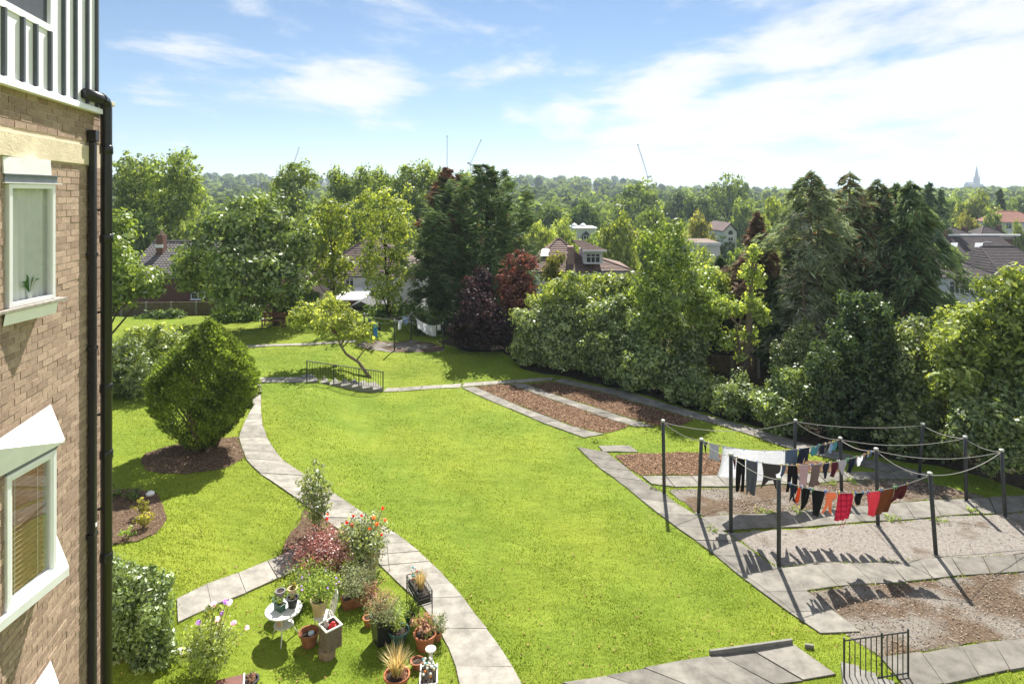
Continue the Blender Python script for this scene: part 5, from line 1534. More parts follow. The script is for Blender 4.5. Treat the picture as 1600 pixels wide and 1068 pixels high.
for i, (nm, lb, ct, ln, a, b, d, sh, cl, le) in enumerate(FG):
    garment(nm, lb, ct, ln, a, b, d, sh, cl, le, 460+i, group='washing on the far lines')

# ------------------------------------------------------------------ houses beyond the garden
def roof_mat(name, c, sx=0.22, sz=0.30, var=0.3):
    m, nt, N, L, b = newmat(name)
    setin(b, Roughness=0.85); b.inputs['Specular IOR Level'].default_value = 0.25
    g = N.new('ShaderNodeTexCoord')
    nz = N.new('ShaderNodeTexNoise'); nz.inputs['Scale'].default_value = 0.9; nz.inputs['Detail'].default_value = 6; nz.inputs['Roughness'].default_value = 0.7
    L.new(g.outputs['Object'], nz.inputs['Vector'])
    n2 = N.new('ShaderNodeTexNoise'); n2.inputs['Scale'].default_value = 6; n2.inputs['Detail'].default_value = 3
    L.new(g.outputs['Object'], n2.inputs['Vector'])
    ad = N.new('ShaderNodeMath'); ad.operation = 'ADD'; L.new(nz.outputs['Fac'], ad.inputs[0]); L.new(n2.outputs['Fac'], ad.inputs[1])
    mr = N.new('ShaderNodeMapRange'); mr.inputs['From Min'].default_value = 0.7; mr.inputs['From Max'].default_value = 1.3
    L.new(ad.outputs[0], mr.inputs['Value'])
    mx = N.new('ShaderNodeMixRGB'); mx.inputs['Color1'].default_value = rgb([v*(1-var) for v in c]); mx.inputs['Color2'].default_value = rgb([v*(1+var) for v in c])
    L.new(mr.outputs[0], mx.inputs['Fac']); L.new(mx.outputs[0], b.inputs['Base Color'])
    return m
R_GREY = roof_mat('grey_pantile', (0.15, 0.135, 0.135))
R_PURP = roof_mat('purple_brown_tile', (0.165, 0.115, 0.11))
R_BRWN = roof_mat('brown_tile', (0.185, 0.125, 0.105))
R_DARK = roof_mat('dark_mossy_tile', (0.075, 0.06, 0.062), var=0.45)
R_PINK = roof_mat('pink_tile', (0.40, 0.20, 0.155))
RENDER_W = plain('white_render', (0.74, 0.74, 0.73), 0.85, 0.05, 1.5, 0.1)
BRICK_R = plain('red_brown_brick', (0.17, 0.09, 0.065), 0.9, 0.25, 8, 0.2)
PINKCH = plain('pale_brick_chimney', (0.42, 0.28, 0.23), 0.9, 0.15, 6)
DGLASS = plain('dark_window_glass', (0.045, 0.055, 0.065), 0.08, 0.2, 2, spec=0.8)
FASCIA = plain('white_fascia', (0.78, 0.78, 0.78), 0.5, 0.03)

def roof_plane(a, b, c, d, th=0.06, course=0.33, roll=0.0, step=0.28):
    """a tiled slope, quad a b (eave, left to right) to c d (ridge, right to left), laid in overlapping courses"""
    a, b, c, d = [Vector(v) for v in (a, b, c, d)]
    mb = MB()
    nrm = (b - a).cross(d - a).normalized()
    if nrm.z < 0: nrm = -nrm
    ln = ((d + c)/2 - (a + b)/2).length
    n = max(2, int(ln/course))
    for i in range(n):
        t0, t1 = i/n, (i+1)/n
        l0, r0, l1, r1 = a.lerp(d, t0), b.lerp(c, t0), a.lerp(d, t1), b.lerp(c, t1)
        if roll and (r0 - l0).length > 0.4:
            k = max(1, int((r0-l0).length/step))
            w0, w1 = nrm*(th+roll), nrm*(0.02+roll)
            row = []; row2 = []; base0 = []
            for j in range(k*4+1):
                q = j/(k*4); h = roll*math.cos(j*math.pi/2)
                row.append(l0.lerp(r0, q) + nrm*(th + h)); row2.append(l1.lerp(r1, q) + nrm*(0.015 + h)); base0.append(l0.lerp(r0, q))
            m = len(row); fs_ = []
            for j in range(m-1):
                fs_ += [(j, j+1, m+j+1, m+j), (2*m+j, 2*m+j+1, j+1, j)]
            mb.add(row + row2 + base0, fs_)
        else:
            up0, up1 = nrm*th, nrm*0.015
            mb.add([l0+up0, r0+up0, r1+up1, l1+up1, l0, r0], [(0,1,2,3), (4,5,1,0)])
    mb.add([a, b, c, d], [(3,2,1,0)])
    return mb

def hip(root, x0, x1, y0, y1, ze, zr, mat, over=0.35, inset=None, gable_l=False, gable_r=False, roll=0.0, name='roof'):
    x0 -= over; x1 += over; y0 -= over; y1 += over
    ins = (y1-y0)/2 if inset is None else inset
    ym = (y0+y1)/2
    rl_, rr_ = Vector((x0 + (0 if gable_l else ins), ym, zr)), Vector((x1 - (0 if gable_r else ins), ym, zr))
    A, B, C, D = Vector((x0,y0,ze)), Vector((x1,y0,ze)), Vector((x1,y1,ze)), Vector((x0,y1,ze))
    mb = roof_plane(A, B, rr_, rl_, roll=roll)
    rf = mb.build(name, mat, root)
    m2 = roof_plane(C, D, rl_, rr_)
    m2.build('rear_slope', mat, rf)
    if not gable_l: roof_plane(D, A, rl_, rl_).build('hip_slope', mat, rf)
    else: MB().prism([D + Vector((over,-over,0)), A + Vector((over,over,0)), rl_ + Vector((over,0,-0.1))], (0.05,0,0)).build('gable', RENDER_W if mat is not R_GREY else BRICK_R, rf)
    if not gable_r: roof_plane(B, C, rr_, rr_).build('hip_slope', mat, rf)
    else: MB().prism([B + Vector((-over,over,0)), C + Vector((-over,-over,0)), rr_ + Vector((-over,0,-0.1))], (-0.05,0,0)).build('gable', RENDER_W if mat is not R_GREY else BRICK_R, rf)
    ridge = MB().tube([rl_ + Vector((0,0,0.05)), rr_ + Vector((0,0,0.05))], 0.10, 8)
    ridge.build('ridge_tiles', mat, rf)
    for s, e, g in ((A, rl_, gable_l), (B, rr_, gable_r)):
        if not g: MB().tube([s + Vector((0,0,0.05)), e + Vector((0,0,0.05))], 0.09, 6).build('hip_tiles', mat, rf)
    MB().box((x0+0.05, y0+0.02, ze-0.2), (x1-0.05, y0+0.06, ze-0.01)).build('fascia', FASCIA, rf)
    MB().tube([(x0, y0-0.04, ze-0.05), (x1, y0-0.04, ze-0.05)], 0.06, 6).build('gutter', DARKM, rf)
    return rf

def house_window(root, x0, x1, z0, z1, y, cols=2, transom=True):
    w = empty('window'); w.parent = root
    t = 0.07
    mb = MB().box((x0-t, y-0.06, z0-t), (x1+t, y-0.02, z0)).box((x0-t, y-0.06, z1), (x1+t, y-0.02, z1+t)).box((x0-t, y-0.06, z0), (x0, y-0.02, z1)).box((x1, y-0.06, z0), (x1+t, y-0.02, z1))
    for i in range(1, cols):
        xx = x0 + (x1-x0)*i/cols; mb.box((xx-0.035, y-0.055, z0), (xx+0.035, y-0.02, z1))
    if transom:
        zz = z0 + (z1-z0)*0.68; 
        for i in range(cols):
            xa, xb = x0 + (x1-x0)*i/cols + 0.035, x0 + (x1-x0)*(i+1)/cols - 0.035
            mb.box((xa, y-0.053, zz-0.03), (xb, y-0.02, zz+0.03))
    mb.build('frame', FASCIA, w)
    for i in range(cols):
        xa, xb = x0 + (x1-x0)*i/cols, x0 + (x1-x0)*(i+1)/cols
        MB().box((xa, y-0.035, z0), (xb, y-0.012, z1)).build('pane', DGLASS, w)
    MB().box((x0-0.15, y-0.14, z0-t-0.06), (x1+0.15, y-0.01, z0-t-0.003)).build('sill', FASCIA, w)
    return w

def house_root(name, label, px, Y):
    X = (px-CXP)/FPX*Y
    r = empty(name, (X, Y, gz(X, Y)-0.3)); tag(r, label, 'house')
    def lx(p, yy=Y): return (p-CXP)/FPX*yy - X
    def lz(p, yy=Y): return CAM_H + (HYP-p)/FPX*yy - r.location.z
    return r, lx, lz

# brick house with grey pantiles at the left
r, lx, lz = house_root('brick_house', 'brick house with grey pantiled roof and chimney behind the left fence', 250, 52)
MB().box((lx(205), 0, -2), (lx(205)+12, 8, lz(432))).build('wall', BRICK_R, r)
rf = hip(r, lx(205), lx(205)+12, 0, 8, lz(430), lz(378, 56), R_GREY, 0.4, gable_l=True, gable_r=True, roll=0.035)
MB().box((lx(252,55), 2.2, lz(400,55)), (lx(262,55), 2.9, lz(366,55))).build('chimney', BRICK_R, rf)
MB().lathe([(0.12,0),(0.10,0.35)], 8, (lx(257,55), 2.55, lz(366,55)), True, True).build('chimney_pot', PINKCH, rf)
MB().box((lx(251,55), 2.1, lz(386,54.8)), (lx(263,55), 2.19, lz(381,54.8))).build('flashing', FASCIA, rf)
house_window(r, lx(222), lx(236), lz(455), lz(442), 0)
house_window(r, lx(300), lx(320), lz(466), lz(452), 0)

# white house behind the slim trees
r, lx, lz = house_root('white_house', 'white rendered house with purple brown hipped roof behind the slim trees', 560, 62)
MB().box((lx(487), 0, -2), (lx(650), 9, lz(431))).build('wall', RENDER_W, r)
rf = hip(r, lx(487), lx(650), 0, 9, lz(431), lz(372, 66.5), R_PURP, 0.4)
MB().box((lx(496), 0.4, lz(428)), (lx(506), 1.1, lz(399))).build('chimney', PINKCH, rf)
MB().box((lx(495.4), 0.3, lz(399)+0.003), (lx(506.6), 1.2, lz(397))).build('chimney', PINKCH, rf)
house_window(r, lx(541), lx(552), lz(447), lz(433), 0)
house_window(r, lx(511), lx(519), lz(450), lz(435), 0)
house_window(r, lx(607), lx(616), lz(438), lz(429.5)-0.3, 0)
# lean-to with pale roof and the dark sheds before it
MB().prism([(lx(536), -4, lz(470,58)), (lx(585), -4, lz(470,58)), (lx(585), -0.05, lz(449)), (lx(536), -0.05, lz(449))], (0,0,0.12)).build('lean_to_roof', FASCIA, r)
MB().box((lx(537), -3.9, -2), (lx(584), -0.06, lz(471,58))).build('lean_to_wall', BRICK_R, r)
TIMB = plain('weathered_timber', (0.135, 0.100, 0.072), 0.9, 0.25, 5, 0.4, rnd=0.12)
TIMBD = plain('dark_timber', (0.035, 0.035, 0.042), 0.8, 0.2, 5, 0.3)
SHEDR = plain('shed_felt', (0.11, 0.11, 0.12), 0.9, 0.15, 6)
def shed(label, px0, px1, Y, top, ridge, wallm):
    X0, X1 = (px0-CXP)/FPX*Y, (px1-CXP)/FPX*Y
    r_ = empty('garden_shed', ((X0+X1)/2, Y, gz((X0+X1)/2, Y))); tag(r_, label, 'shed')
    w = (X1-X0)/2; zt = CAM_H + (HYP-top)/FPX*Y - r_.location.z; zr = CAM_H + (HYP-ridge)/FPX*Y - r_.location.z
    k = int(2*w/0.16)
    mb = MB().box((-w, 0, -0.3), (w, 2.4, zt))
    for i in range(k): mb.box((-w + 2*w*i/k + 0.008, -0.02, -0.2), (-w + 2*w*(i+1)/k - 0.008, -0.001, zt-0.005))
    mb.build('wall', wallm, r_)
    MB().prism([(-w-0.15, -0.2, zt), (0, -0.2, zr), (w+0.15, -0.2, zt)], (0, 2.8, 0)).build('roof', SHEDR, r_)
    MB().box((-0.4, -0.05, -0.1), (0.4, -0.022, zt-0.3)).build('door', wallm, r_)
shed('dark timber garden shed below the white house', 551, 579, 47, 478, 470, TIMBD)
shed('brown timber shed at the back of the upper lawn', 585, 604, 48, 482, 473, TIMB)

# brown roofed house in the centre
r, lx, lz = house_root('brown_roof_house', 'brown hip roofed house with white dormer window above the hedge', 890, 58)
MB().box((lx(832), 0, -2), (lx(925), 9, lz(424))).build('wall', RENDER_W, r)
rf = hip(r, lx(832), lx(925), 0, 9, lz(424), lz(374, 62.5), R_BRWN, 0.4, inset=2.9)
MB().box((lx(912), -0.3, lz(412)), (lx(941), 4, lz(393))).build('dormer', RENDER_W, rf)
dm = roof_plane((lx(909), -0.8, lz(391,57.2)), (lx(945), -0.8, lz(391,57.2)), (lx(915), 4, lz(375,62)), (lx(900), 4, lz(375,62)))
dm.build('dormer_roof', R_BRWN, rf)
roof_plane((lx(945), -0.8, lz(391,57.2)), (lx(945), 5, lz(388,62)), (lx(915), 4.2, lz(375,62)), (lx(915), 4, lz(375,62))).build('dormer_roof', R_BRWN, rf)
MB().box((lx(908.5), -0.9, lz(393.4,57.2)), (lx(946), -0.82, lz(390.6,57.2))).build('dormer_fascia', FASCIA, rf)
w = house_window(r, lx(916), lx(936), lz(409), lz(396.5), -0.3, 3); w['label'] = 'white dormer window with three lights'
MB().box((lx(888), 0.6, lz(420)), (lx(898), 1.6, lz(386))).build('chimney', PINKCH, rf)
MB().add([(lx(846), 1.45, lz(400,59.2)), (lx(858), 1.45, lz(400,59.2)), (lx(861), 2.6, lz(390,60)), (lx(849), 2.6, lz(390,60))], [(0,1,2,3)]).build('skylight', FASCIA, rf)
house_window(r, lx(843), lx(857), lz(440), lz(428.5), 0)
MB().box((lx(925)+0.003, 0.8, -2), (lx(985), 8, lz(424))).build('wing_wall', RENDER_W, r)
hip(r, lx(925), lx(985), 0.8, 8, lz(424), lz(397, 62), R_BRWN, 0.35, name='wing_roof', gable_l=True)

# white bay house with dark roof at the right
r, lx, lz = house_root('white_bay_house', 'white house with wide casement window and dark mossy roof at right', 1540, 77)
MB().box((lx(1480), 0, -2), (lx(1560), 9, lz(434))).build('wall', RENDER_W, r)
rf = hip(r, lx(1480), lx(1560), 0, 9, lz(433), lz(404, 81), R_DARK, 0.4, inset=3.2)
house_window(r, lx(1484), lx(1514), lz(457.5), lz(440), 0, 4)
house_window(r, lx(1524), lx(1538), lz(457.5), lz(440), 0, 2)
MB().box((lx(1560)+0.01, -0.6, -2), (lx(1650), 10, lz(430))).build('wall', RENDER_W, r)
rf2 = hip(r, lx(1561), lx(1650), -0.6, 10, lz(430), lz(386, 81.5), R_DARK, 0.4, inset=1.6)
MB().prism([(lx(1565,78.5), 1.6, lz(421,78.5)), (lx(1577,78.5), 1.6, lz(421,78.5)), (lx(1579,79.5), 2.4, lz(412,79.5)), (lx(1567,79.5), 2.4, lz(412,79.5))], (0,-0.12,0.15)).build('skylight', DGLASS, rf2)
# long dark roof behind it
r, lx, lz = house_root('dark_roof_house', 'house with long dark roof, pale ridge and two skylights', 1525, 95)
MB().box((lx(1462), 0, -2), (lx(1596), 10, lz(401))).build('wall', RENDER_W, r)
rf = hip(r, lx(1462), lx(1596), 0, 10, lz(400), lz(368, 100), R_DARK, 0.4, gable_l=True, gable_r=True)
MB().tube([(lx(1462,100), 5, lz(367.4,100)), (lx(1594,100), 5, lz(367.4,100))], 0.17, 6).build('pale_ridge', FASCIA, rf)
for a, b_ in ((1483,1494),(1521,1533)):
    MB().prism([(lx(a,97), 1.9, lz(388,97)), (lx(b_,97), 1.9, lz(388,97)), (lx(b_+1,98), 2.8, lz(380.5,98)), (lx(a+1,98), 2.8, lz(380.5,98))], (0,-0.1,0.16)).build('skylight', FASCIA, rf)
MB().tube([(lx(1551,97), 3, lz(390,97)), (lx(1551,97), 3, lz(376,97))], 0.04, 5).tube([(lx(1543,97), 3, lz(379,97)), (lx(1557,97), 3, lz(379,97))], 0.03, 5).build('aerial', FASCIA, rf)
MB().box((lx(1480,99), 4.6, lz(372,99)), (lx(1486,99), 5.4, lz(360,99))).build('chimney', BRICK_R, rf)
for lb, p0, p1, Y, pk, ev in (('dark pyramid roofed house far right behind the long roof', 1484, 1528, 112, 356, 371), ('second dark pyramid roofed house nearest the picture edge', 1533, 1582, 110, 354, 371)):
    r, lx, lz = house_root('pyramid_roof_house', lb, (p0+p1)/2, Y)
    MB().box((lx(p0), 0, -2), (lx(p1), 5.5, lz(ev))).build('wall', BRICK_R, r)
    rf = hip(r, lx(p0), lx(p1), 0, 5.5, lz(ev), lz(pk, Y+2.7), R_DARK, 0.3, inset=(lx(p1)-lx(p0))/2)
    MB().box((lx(p1)-0.9, 2, lz(ev)), (lx(p1)-0.3, 2.8, lz(pk-1))).build('chimney', BRICK_R, rf)
    house_window(r, lx(p0)+1, lx(p0)+2.2, lz(ev)-1.6, lz(ev)-0.5, 0)
r, lx, lz = house_root('pink_roof_house', 'far house with salmon pink tiled roof at the right edge', 1590, 150)
MB().box((lx(1565), 0, -2), (lx(1625), 8, lz(348))).build('wall', RENDER_W, r)
hip(r, lx(1565), lx(1625), 0, 8, lz(347), lz(330, 154), R_PINK, 0.4, inset=2.5)
house_window(r, lx(1572), lx(1580), lz(357), lz(350), 0)

# small white houses in the middle distance
r, lx, lz = house_root('white_flat_house', 'small white house with dark gabled dormer behind the yellow green tree', 914, 108)
MB().box((lx(896), 0, -2), (lx(932), 7, lz(358))).build('wall', RENDER_W, r)
MB().box((lx(895), -0.3, lz(358)+0.003), (lx(933), 7.3, lz(355.5))).build('roof', FASCIA, r)
MB().prism([(lx(909), -0.8, lz(376)), (lx(922), -0.8, lz(376)), (lx(922), -0.8, lz(367)), (lx(915.5), -0.8, lz(361)), (lx(909), -0.8, lz(367))], (0,0.75,0)).build('dormer', DARKM, r)
house_window(r, lx(911), lx(920), lz(373), lz(367.5), -0.82, 2, False)
for p in (900, 914):
    MB().lathe([(0.6,0),(0.5,0.35),(0.25,0.55),(0.03,0.62)], 12, (lx(p), 3, lz(355.5)), True, True).build('roof_dome', FASCIA, r)
r, lx, lz = house_root('white_gable_house', 'white gable end house with arched window beyond the garages', 1140, 118)
MB().prism([(lx(1130), 0, -2), (lx(1151), 0, -2), (lx(1151), 0, lz(362)), (lx(1141.5), 0, lz(351)), (lx(1130), 0, lz(362))], (0, 10, 0)).build('wall', RENDER_W, r)
for a, b_ in (((lx(1128.5), lz(363)), (lx(1141.5), lz(350))), ((lx(1152.5), lz(363)), (lx(1141.5), lz(350)))):
    MB().prism([(a[0], -0.3, a[1]+0.12), (b_[0], -0.3, b_[1]+0.12), (b_[0], 10.3, b_[1]+0.12), (a[0], 10.3, a[1]+0.12)], (0,0,0.15)).build('roof', R_PURP, r)
arch = [(lx(1138), -0.03, lz(366.5))] + [(lx(1141.5) + math.cos(t)*(lx(1145)-lx(1141.5)), -0.03, lz(364) + math.sin(t)*0.5) for t in [math.pi*(1-i/8) for i in range(9)]] + [(lx(1145), -0.03, lz(366.5))]
MB().prism(arch, (0, 0.028, 0)).build('arched_window', DGLASS, r)
house_window(r, lx(1138), lx(1145), lz(376), lz(371), 0, 2, False)
r, lx, lz = house_root('garage_block', 'low garage block with brown roof and white fascia', 1100, 92)
MB().box((lx(1079), 0, -2), (lx(1125), 6, lz(383))).build('wall', RENDER_W, r)
MB().prism([(lx(1078), -0.3, lz(380.5)), (lx(1126), -0.3, lz(380.5)), (lx(1124), 6, lz(374,98)), (lx(1082), 6, lz(374,98))], (0,0,0.15)).build('roof', R_BRWN, r)
MB().box((lx(1078), -0.36, lz(383)), (lx(1126), -0.31, lz(378.5))).build('fascia', FASCIA, r)
MB().box((lx(1092), -0.03, -1.5), (lx(1104), -0.004, lz(386))).build('garage_door', GREYB, r)

# ------------------------------------------------------------------ fences
def fence(label, px0, px1, Y0, Y1, top_px, n_pan, mat=TIMB):
    X0, X1 = (px0-CXP)/FPX*Y0, (px1-CXP)/FPX*Y1
    r_ = empty('timber_fence', (X0, Y0, gz(X0, Y0))); tag(r_, label, 'fence')
    zt = CAM_H + (HYP-top_px)/FPX*Y0 - r_.location.z
    d = Vector((X1-X0, Y1-Y0, 0)); ln = d.length; d.normalize(); n_ = Vector((-d.y, d.x, 0))
    seg = ln/n_pan
    for i in range(n_pan+1):
        p = d*(seg*i)
        MB().box((p.x-0.06, p.y-0.06, -0.4), (p.x+0.06, p.y+0.06, zt+0.08)).build('post', CONC_D, r_)
    for i in range(n_pan):
        mb = MB(); k = int(seg/0.15)
        for j in range(k):
            a = d*(seg*i + 0.07 + (seg-0.14)*j/k) + n_*(0.012 if j % 2 else 0.0); b_ = d*(seg*i + 0.07 + (seg-0.14)*(j+0.97)/k) + n_*(0.012 if j % 2 else 0.0)
            mb.prism([a + Vector((0,0,-0.2)), b_ + Vector((0,0,-0.2)), b_ + n_*0.018 + Vector((0,0,-0.2)), a + n_*0.018 + Vector((0,0,-0.2))], (0,0,zt+0.2))
        mb.build('panel', mat, r_)
        a = d*(seg*i+0.062); b_ = d*(seg*(i+1)-0.062)
        MB().prism([a - n_*0.03 + Vector((0,0,zt+0.003)), b_ - n_*0.03 + Vector((0,0,zt+0.003)), b_ + n_*0.06 + Vector((0,0,zt+0.003)), a + n_*0.06 + Vector((0,0,zt+0.003))], (0,0,0.04)).build('capping', mat, r_)
fence('weathered timber panel fence behind the left lawn', 150, 345, 46, 46.5, 474, 5)
fence('dark timber fence behind the sycamore and holly', 345, 480, 46.6, 47, 478, 3, TIMB)
fence('short timber fence showing through the hedge gap', 1102, 1185, 33.8, 32.9, 555, 2)

# garden bench in shade under the sycamore
bn = empty('garden_bench', G(425, 512)); tag(bn, 'reddish timber bench in the shade under the sycamore', 'bench')
BENW = plain('red_timber', (0.22, 0.085, 0.06), 0.7, 0.2, 6)
for i in range(3): MB().box((-0.75, 0.0+0.15*i, 0.42), (0.75, 0.13+0.15*i, 0.46)).build('seat_slat', BENW, bn)
for i in range(2): MB().box((-0.75, 0.46, 0.58+0.17*i), (0.75, 0.49, 0.70+0.17*i)).build('back_slat', BENW, bn)
for x in (-0.68, 0.6):
    for y in (0.03, 0.49): MB().box((x, y, -0.05), (x+0.07, y+0.06, 0.42 if y < 0.1 else 0.9)).build('leg', BENW, bn)

# ------------------------------------------------------------------ church and cranes on the skyline
SPIRE = plain('spire_stone', (0.20, 0.195, 0.20), 0.9, 0.1, 0.2)
Yc = 1700
ch = empty('church', (((1526-CXP)/FPX*Yc), Yc, gz((1526-CXP)/FPX*Yc, Yc))); tag(ch, 'distant church with tall pointed spire on the skyline', 'church')
cz = lambda y: CAM_H + (HYP-y)/FPX*Yc - ch.location.z
MB().box((-5.2, -5.2, -5), (5.2, 5.2, cz(279))).build('tower', SPIRE, ch)
MB().lathe([(5.6, 0), (3.6, cz(271)-cz(279)), (0.3, cz(259)-cz(279))], 8, (0,0,cz(279)), True, True).build('spire', SPIRE, ch)
for sx in (-4.4, 4.4):
    for sy in (-4.4, 4.4): MB().lathe([(0.9,0),(0.9,2.5),(0.05,7)], 6, (sx, sy, cz(279)), True, True).build('pinnacle', SPIRE, ch)
MB().prism([(-22, -3, -5), (-5.3, -3, -5), (-5.3, -3, cz(288)), (-22, -3, cz(288))], (0, 20, 0)).prism([(-22, -3, cz(288)), (-22, 17, cz(288)), (-22, 7, cz(284))], (16.6, 0, 0)).build('nave', SPIRE, ch)
MB().box((5.3, -3, -5), (16, 14, cz(287.5))).build('chancel', SPIRE, ch)
CRN = plain('crane_steel', (0.30, 0.31, 0.33), 0.6, 0.1, 0.5)
CRND = plain('crane_dark_steel', (0.10, 0.11, 0.13), 0.6, 0.1, 0.5)
def lattice(mb, a, b, w, n, r):
    a, b = Vector(a), Vector(b); d = (b-a).normalized()
    u_ = d.cross(Vector((0,1,0))).normalized()*w; v_ = d.cross(u_).normalized()*w
    cs = [u_+v_, u_-v_, -u_-v_, -u_+v_]
    for c in cs: mb.tube([a+c, b+c], r, 4)
    for i in range(n):
        p, q = a.lerp(b, i/n), a.lerp(b, (i+1)/n)
        for k in range(4):
            mb.tube([p+cs[k], q+cs[(k+1) % 4]], r*0.7, 3)
    return mb
def crane(label, px, Y, base_y, mast_top, jib_px, jib_y, back_px=None, back_y=None):
    X = (px-CXP)/FPX*Y
    r_ = empty('tower_crane', (X, Y, gz(X, Y))); tag(r_, label, 'crane', 'cranes on the skyline')
    P = lambda a, b: pix(a, b, Y) - r_.location
    w = 0.8*Y/1000
    lattice(MB(), (0,0,0), P(px, mast_top), w, 14, 0.16*Y/1000).build('mast', CRND, r_)
    lattice(MB(), P(px, mast_top), P(jib_px, jib_y), w*0.7, 16, 0.15*Y/1000).build('jib', CRN, r_)
    e = P(jib_px, jib_y)
    if back_px:
        lattice(MB(), P(px, mast_top), P(back_px, back_y), w*0.8, 4, 0.16*Y/1000).build('counter_jib', CRND, r_)
        p = P(back_px, back_y); MB().box((p.x-1.8, p.y-1.5, p.z-2.4), (p.x+1.8, p.y+1.5, p.z+0.4)).build('counterweight', CRND, r_)
        MB().tube([p, P(px, mast_top-9), e], 0.12*Y/1000, 4).build('pendant_cable', CRND, r_)
    p = P(px, mast_top); MB().box((p.x-1.3, p.y-1.3, p.z-2.5), (p.x+1.3, p.y+1.3, p.z-0.2)).build('cab', CRND, r_)
    MB().box((e.x-0.9, e.y-0.9, e.z-0.7), (e.x+0.9, e.y+0.9, e.z+0.7)).build('jib_head', CRND, r_)
crane('upright thin crane jib standing left of the cedar tops', 698.5, 1000, 300, 262, 698.8, 213)
crane('crane with jib raised to the right above the cedars', 735, 1000, 300, 256, 751.5, 219, 732, 254)
crane('crane with jib raised to the left over the centre woods', 1012, 1000, 300, 276, 996.5, 226, 1016, 275)
crane('faint crane far off above the left woods', 459, 1500, 300, 256, 467.5, 230)

# ------------------------------------------------------------------ trees beyond the gardens
def proto(kind, seed):
    r = random.Random(seed)
    bl = []
    if kind == 'oak':
        bl = [(0,0,9,4.2,4.2,3.4)] + [(math.cos(a)*3.2, math.sin(a)*3.2, r.uniform(5.5,9.5), r.uniform(2.2,3), r.uniform(2.2,3), r.uniform(1.8,2.6)) for a in [i*1.05+r.random() for i in range(6)]] + [(r.uniform(-1.5,1.5), r.uniform(-1.5,1.5), 11.2, 2.4, 2.4, 1.9)]
        lf = blob_leaves(bl, 380, 20, 0.95, 0.55, 0.6, seed, 0.6, 0.4, 0.7, 0, 2.0); w, h = 12.0, 13.0
    elif kind == 'poplar':
        bl = [(r.uniform(-1.6,1.6), r.uniform(-1.6,1.6), z, 1.9, 1.9, 2.1) for z in (7,9,11,13,15,17,18.8,20.4,21.8)] + [(r.uniform(-3.0,3.0), r.uniform(-2.6,2.6), r.uniform(7,20.5), 1.3, 1.3, 1.7) for _ in range(13)]
        lf = blob_leaves(bl, 640, 20, 0.75, 0.40, 0.7, seed, 0.3, 0.3, 0.9, 0, 2.5); w, h = 8.6, 23.6
    elif kind == 'tall':
        bl = [(0,0,16,3.6,3.6,4.2), (0.6,0.3,20,2.8,2.8,3.0)] + [(math.cos(a)*q, math.sin(a)*q, z, 2.0, 2.0, 2.3) for a, q, z in [(i*1.3, r.uniform(2.4,3.8), 8 + i*0.95) for i in range(14)]]
        lf = blob_leaves(bl, 700, 20, 0.85, 0.42, 0.65, seed, 0.45, 0.35, 0.8, 0, 3.0); w, h = 11.0, 23.2
    elif kind == 'spread':
        bl = [(math.cos(a)*q, math.sin(a)*q, z, 2.2, 2.2, 1.9) for a, q, z in [(i*0.9, r.uniform(2.5,4.6), r.uniform(7,10.5)) for i in range(9)]] + [(0,0,11,3,3,1.8), (1.5,0,9,3,3,2)]
        lf = blob_leaves(bl, 360, 18, 0.85, 0.50, 0.6, seed, 0.5, 0.5, 0.55, 0.2, 2.5); w, h = 13.0, 13.0
    else:
        v, f, T, br = conifer_leaves(14, 0.7, lambda t: 3.4*((1-t)**0.8*0.92+0.08), 120, 44, 0.85, seed, 0.3, 0.25, 0.45, 0.15, 0.3)
        lf = (v, f, T); w, h = 6.8, 14.0
    crown = mesh_np('crown', lf[0], lf[1], L_MID, tint=lf[2])
    mb = MB().tube([(0,0,-0.4),(0.1,0,h*0.3),(0,0.1,h*0.6),(0.1,0,h*0.9)], [0.34,0.27,0.17,0.04], 7)
    if kind != 'fir':
        for b in bl[:8]: limbs(mb, (0.05,0,h*0.3+r.random()*2), [(b[0]*1.1, b[1]*1.1, b[2])], 0.14, r.random())
    trunk = mb.mesh('trunk', BARK_D, True)
    return crown, trunk, w, h
PROTO = {k: [proto(k, 500+10*i+j) for j in range(2)] for i, k in enumerate(('oak', 'poplar', 'spread', 'fir', 'tall'))}
FARMAT = {'mid': L_MID, 'yel': L_YEL, 'drk': L_DRK, 'pop': L_POP, 'ced': L_CED, 'olv': L_OLV, 'lau': L_LAU}
NTREE = [0]
def far_tree(label, px, top, wpx, Y, kind='oak', mt='mid', group=None, name=None, base_z=None, sq=1.0):
    NTREE[0] += 1
    cr, tr, w, h = PROTO[kind][NTREE[0] % 2]
    X = (px-CXP)/FPX*Y
    z = gz(X, Y)
    hh = CAM_H + (HYP-top)/FPX*Y - z
    root = empty(name or ('fir_tree' if kind == 'fir' else 'poplar_tree' if kind == 'poplar' else 'oak_tree' if kind == 'oak' else 'ash_tree'), (X, Y, z), random.uniform(0, 6.28))
    root.scale = (wpx/FPX*Y/w*1.05, wpx/FPX*Y/w*1.05, hh/h*sq)
    tag(root, label, 'tree', group)
    obj('trunk', tr, root)
    o = obj('crown', cr, root)
    o.material_slots[0].link = 'OBJECT'; o.material_slots[0].material = FARMAT[mt]
    return root
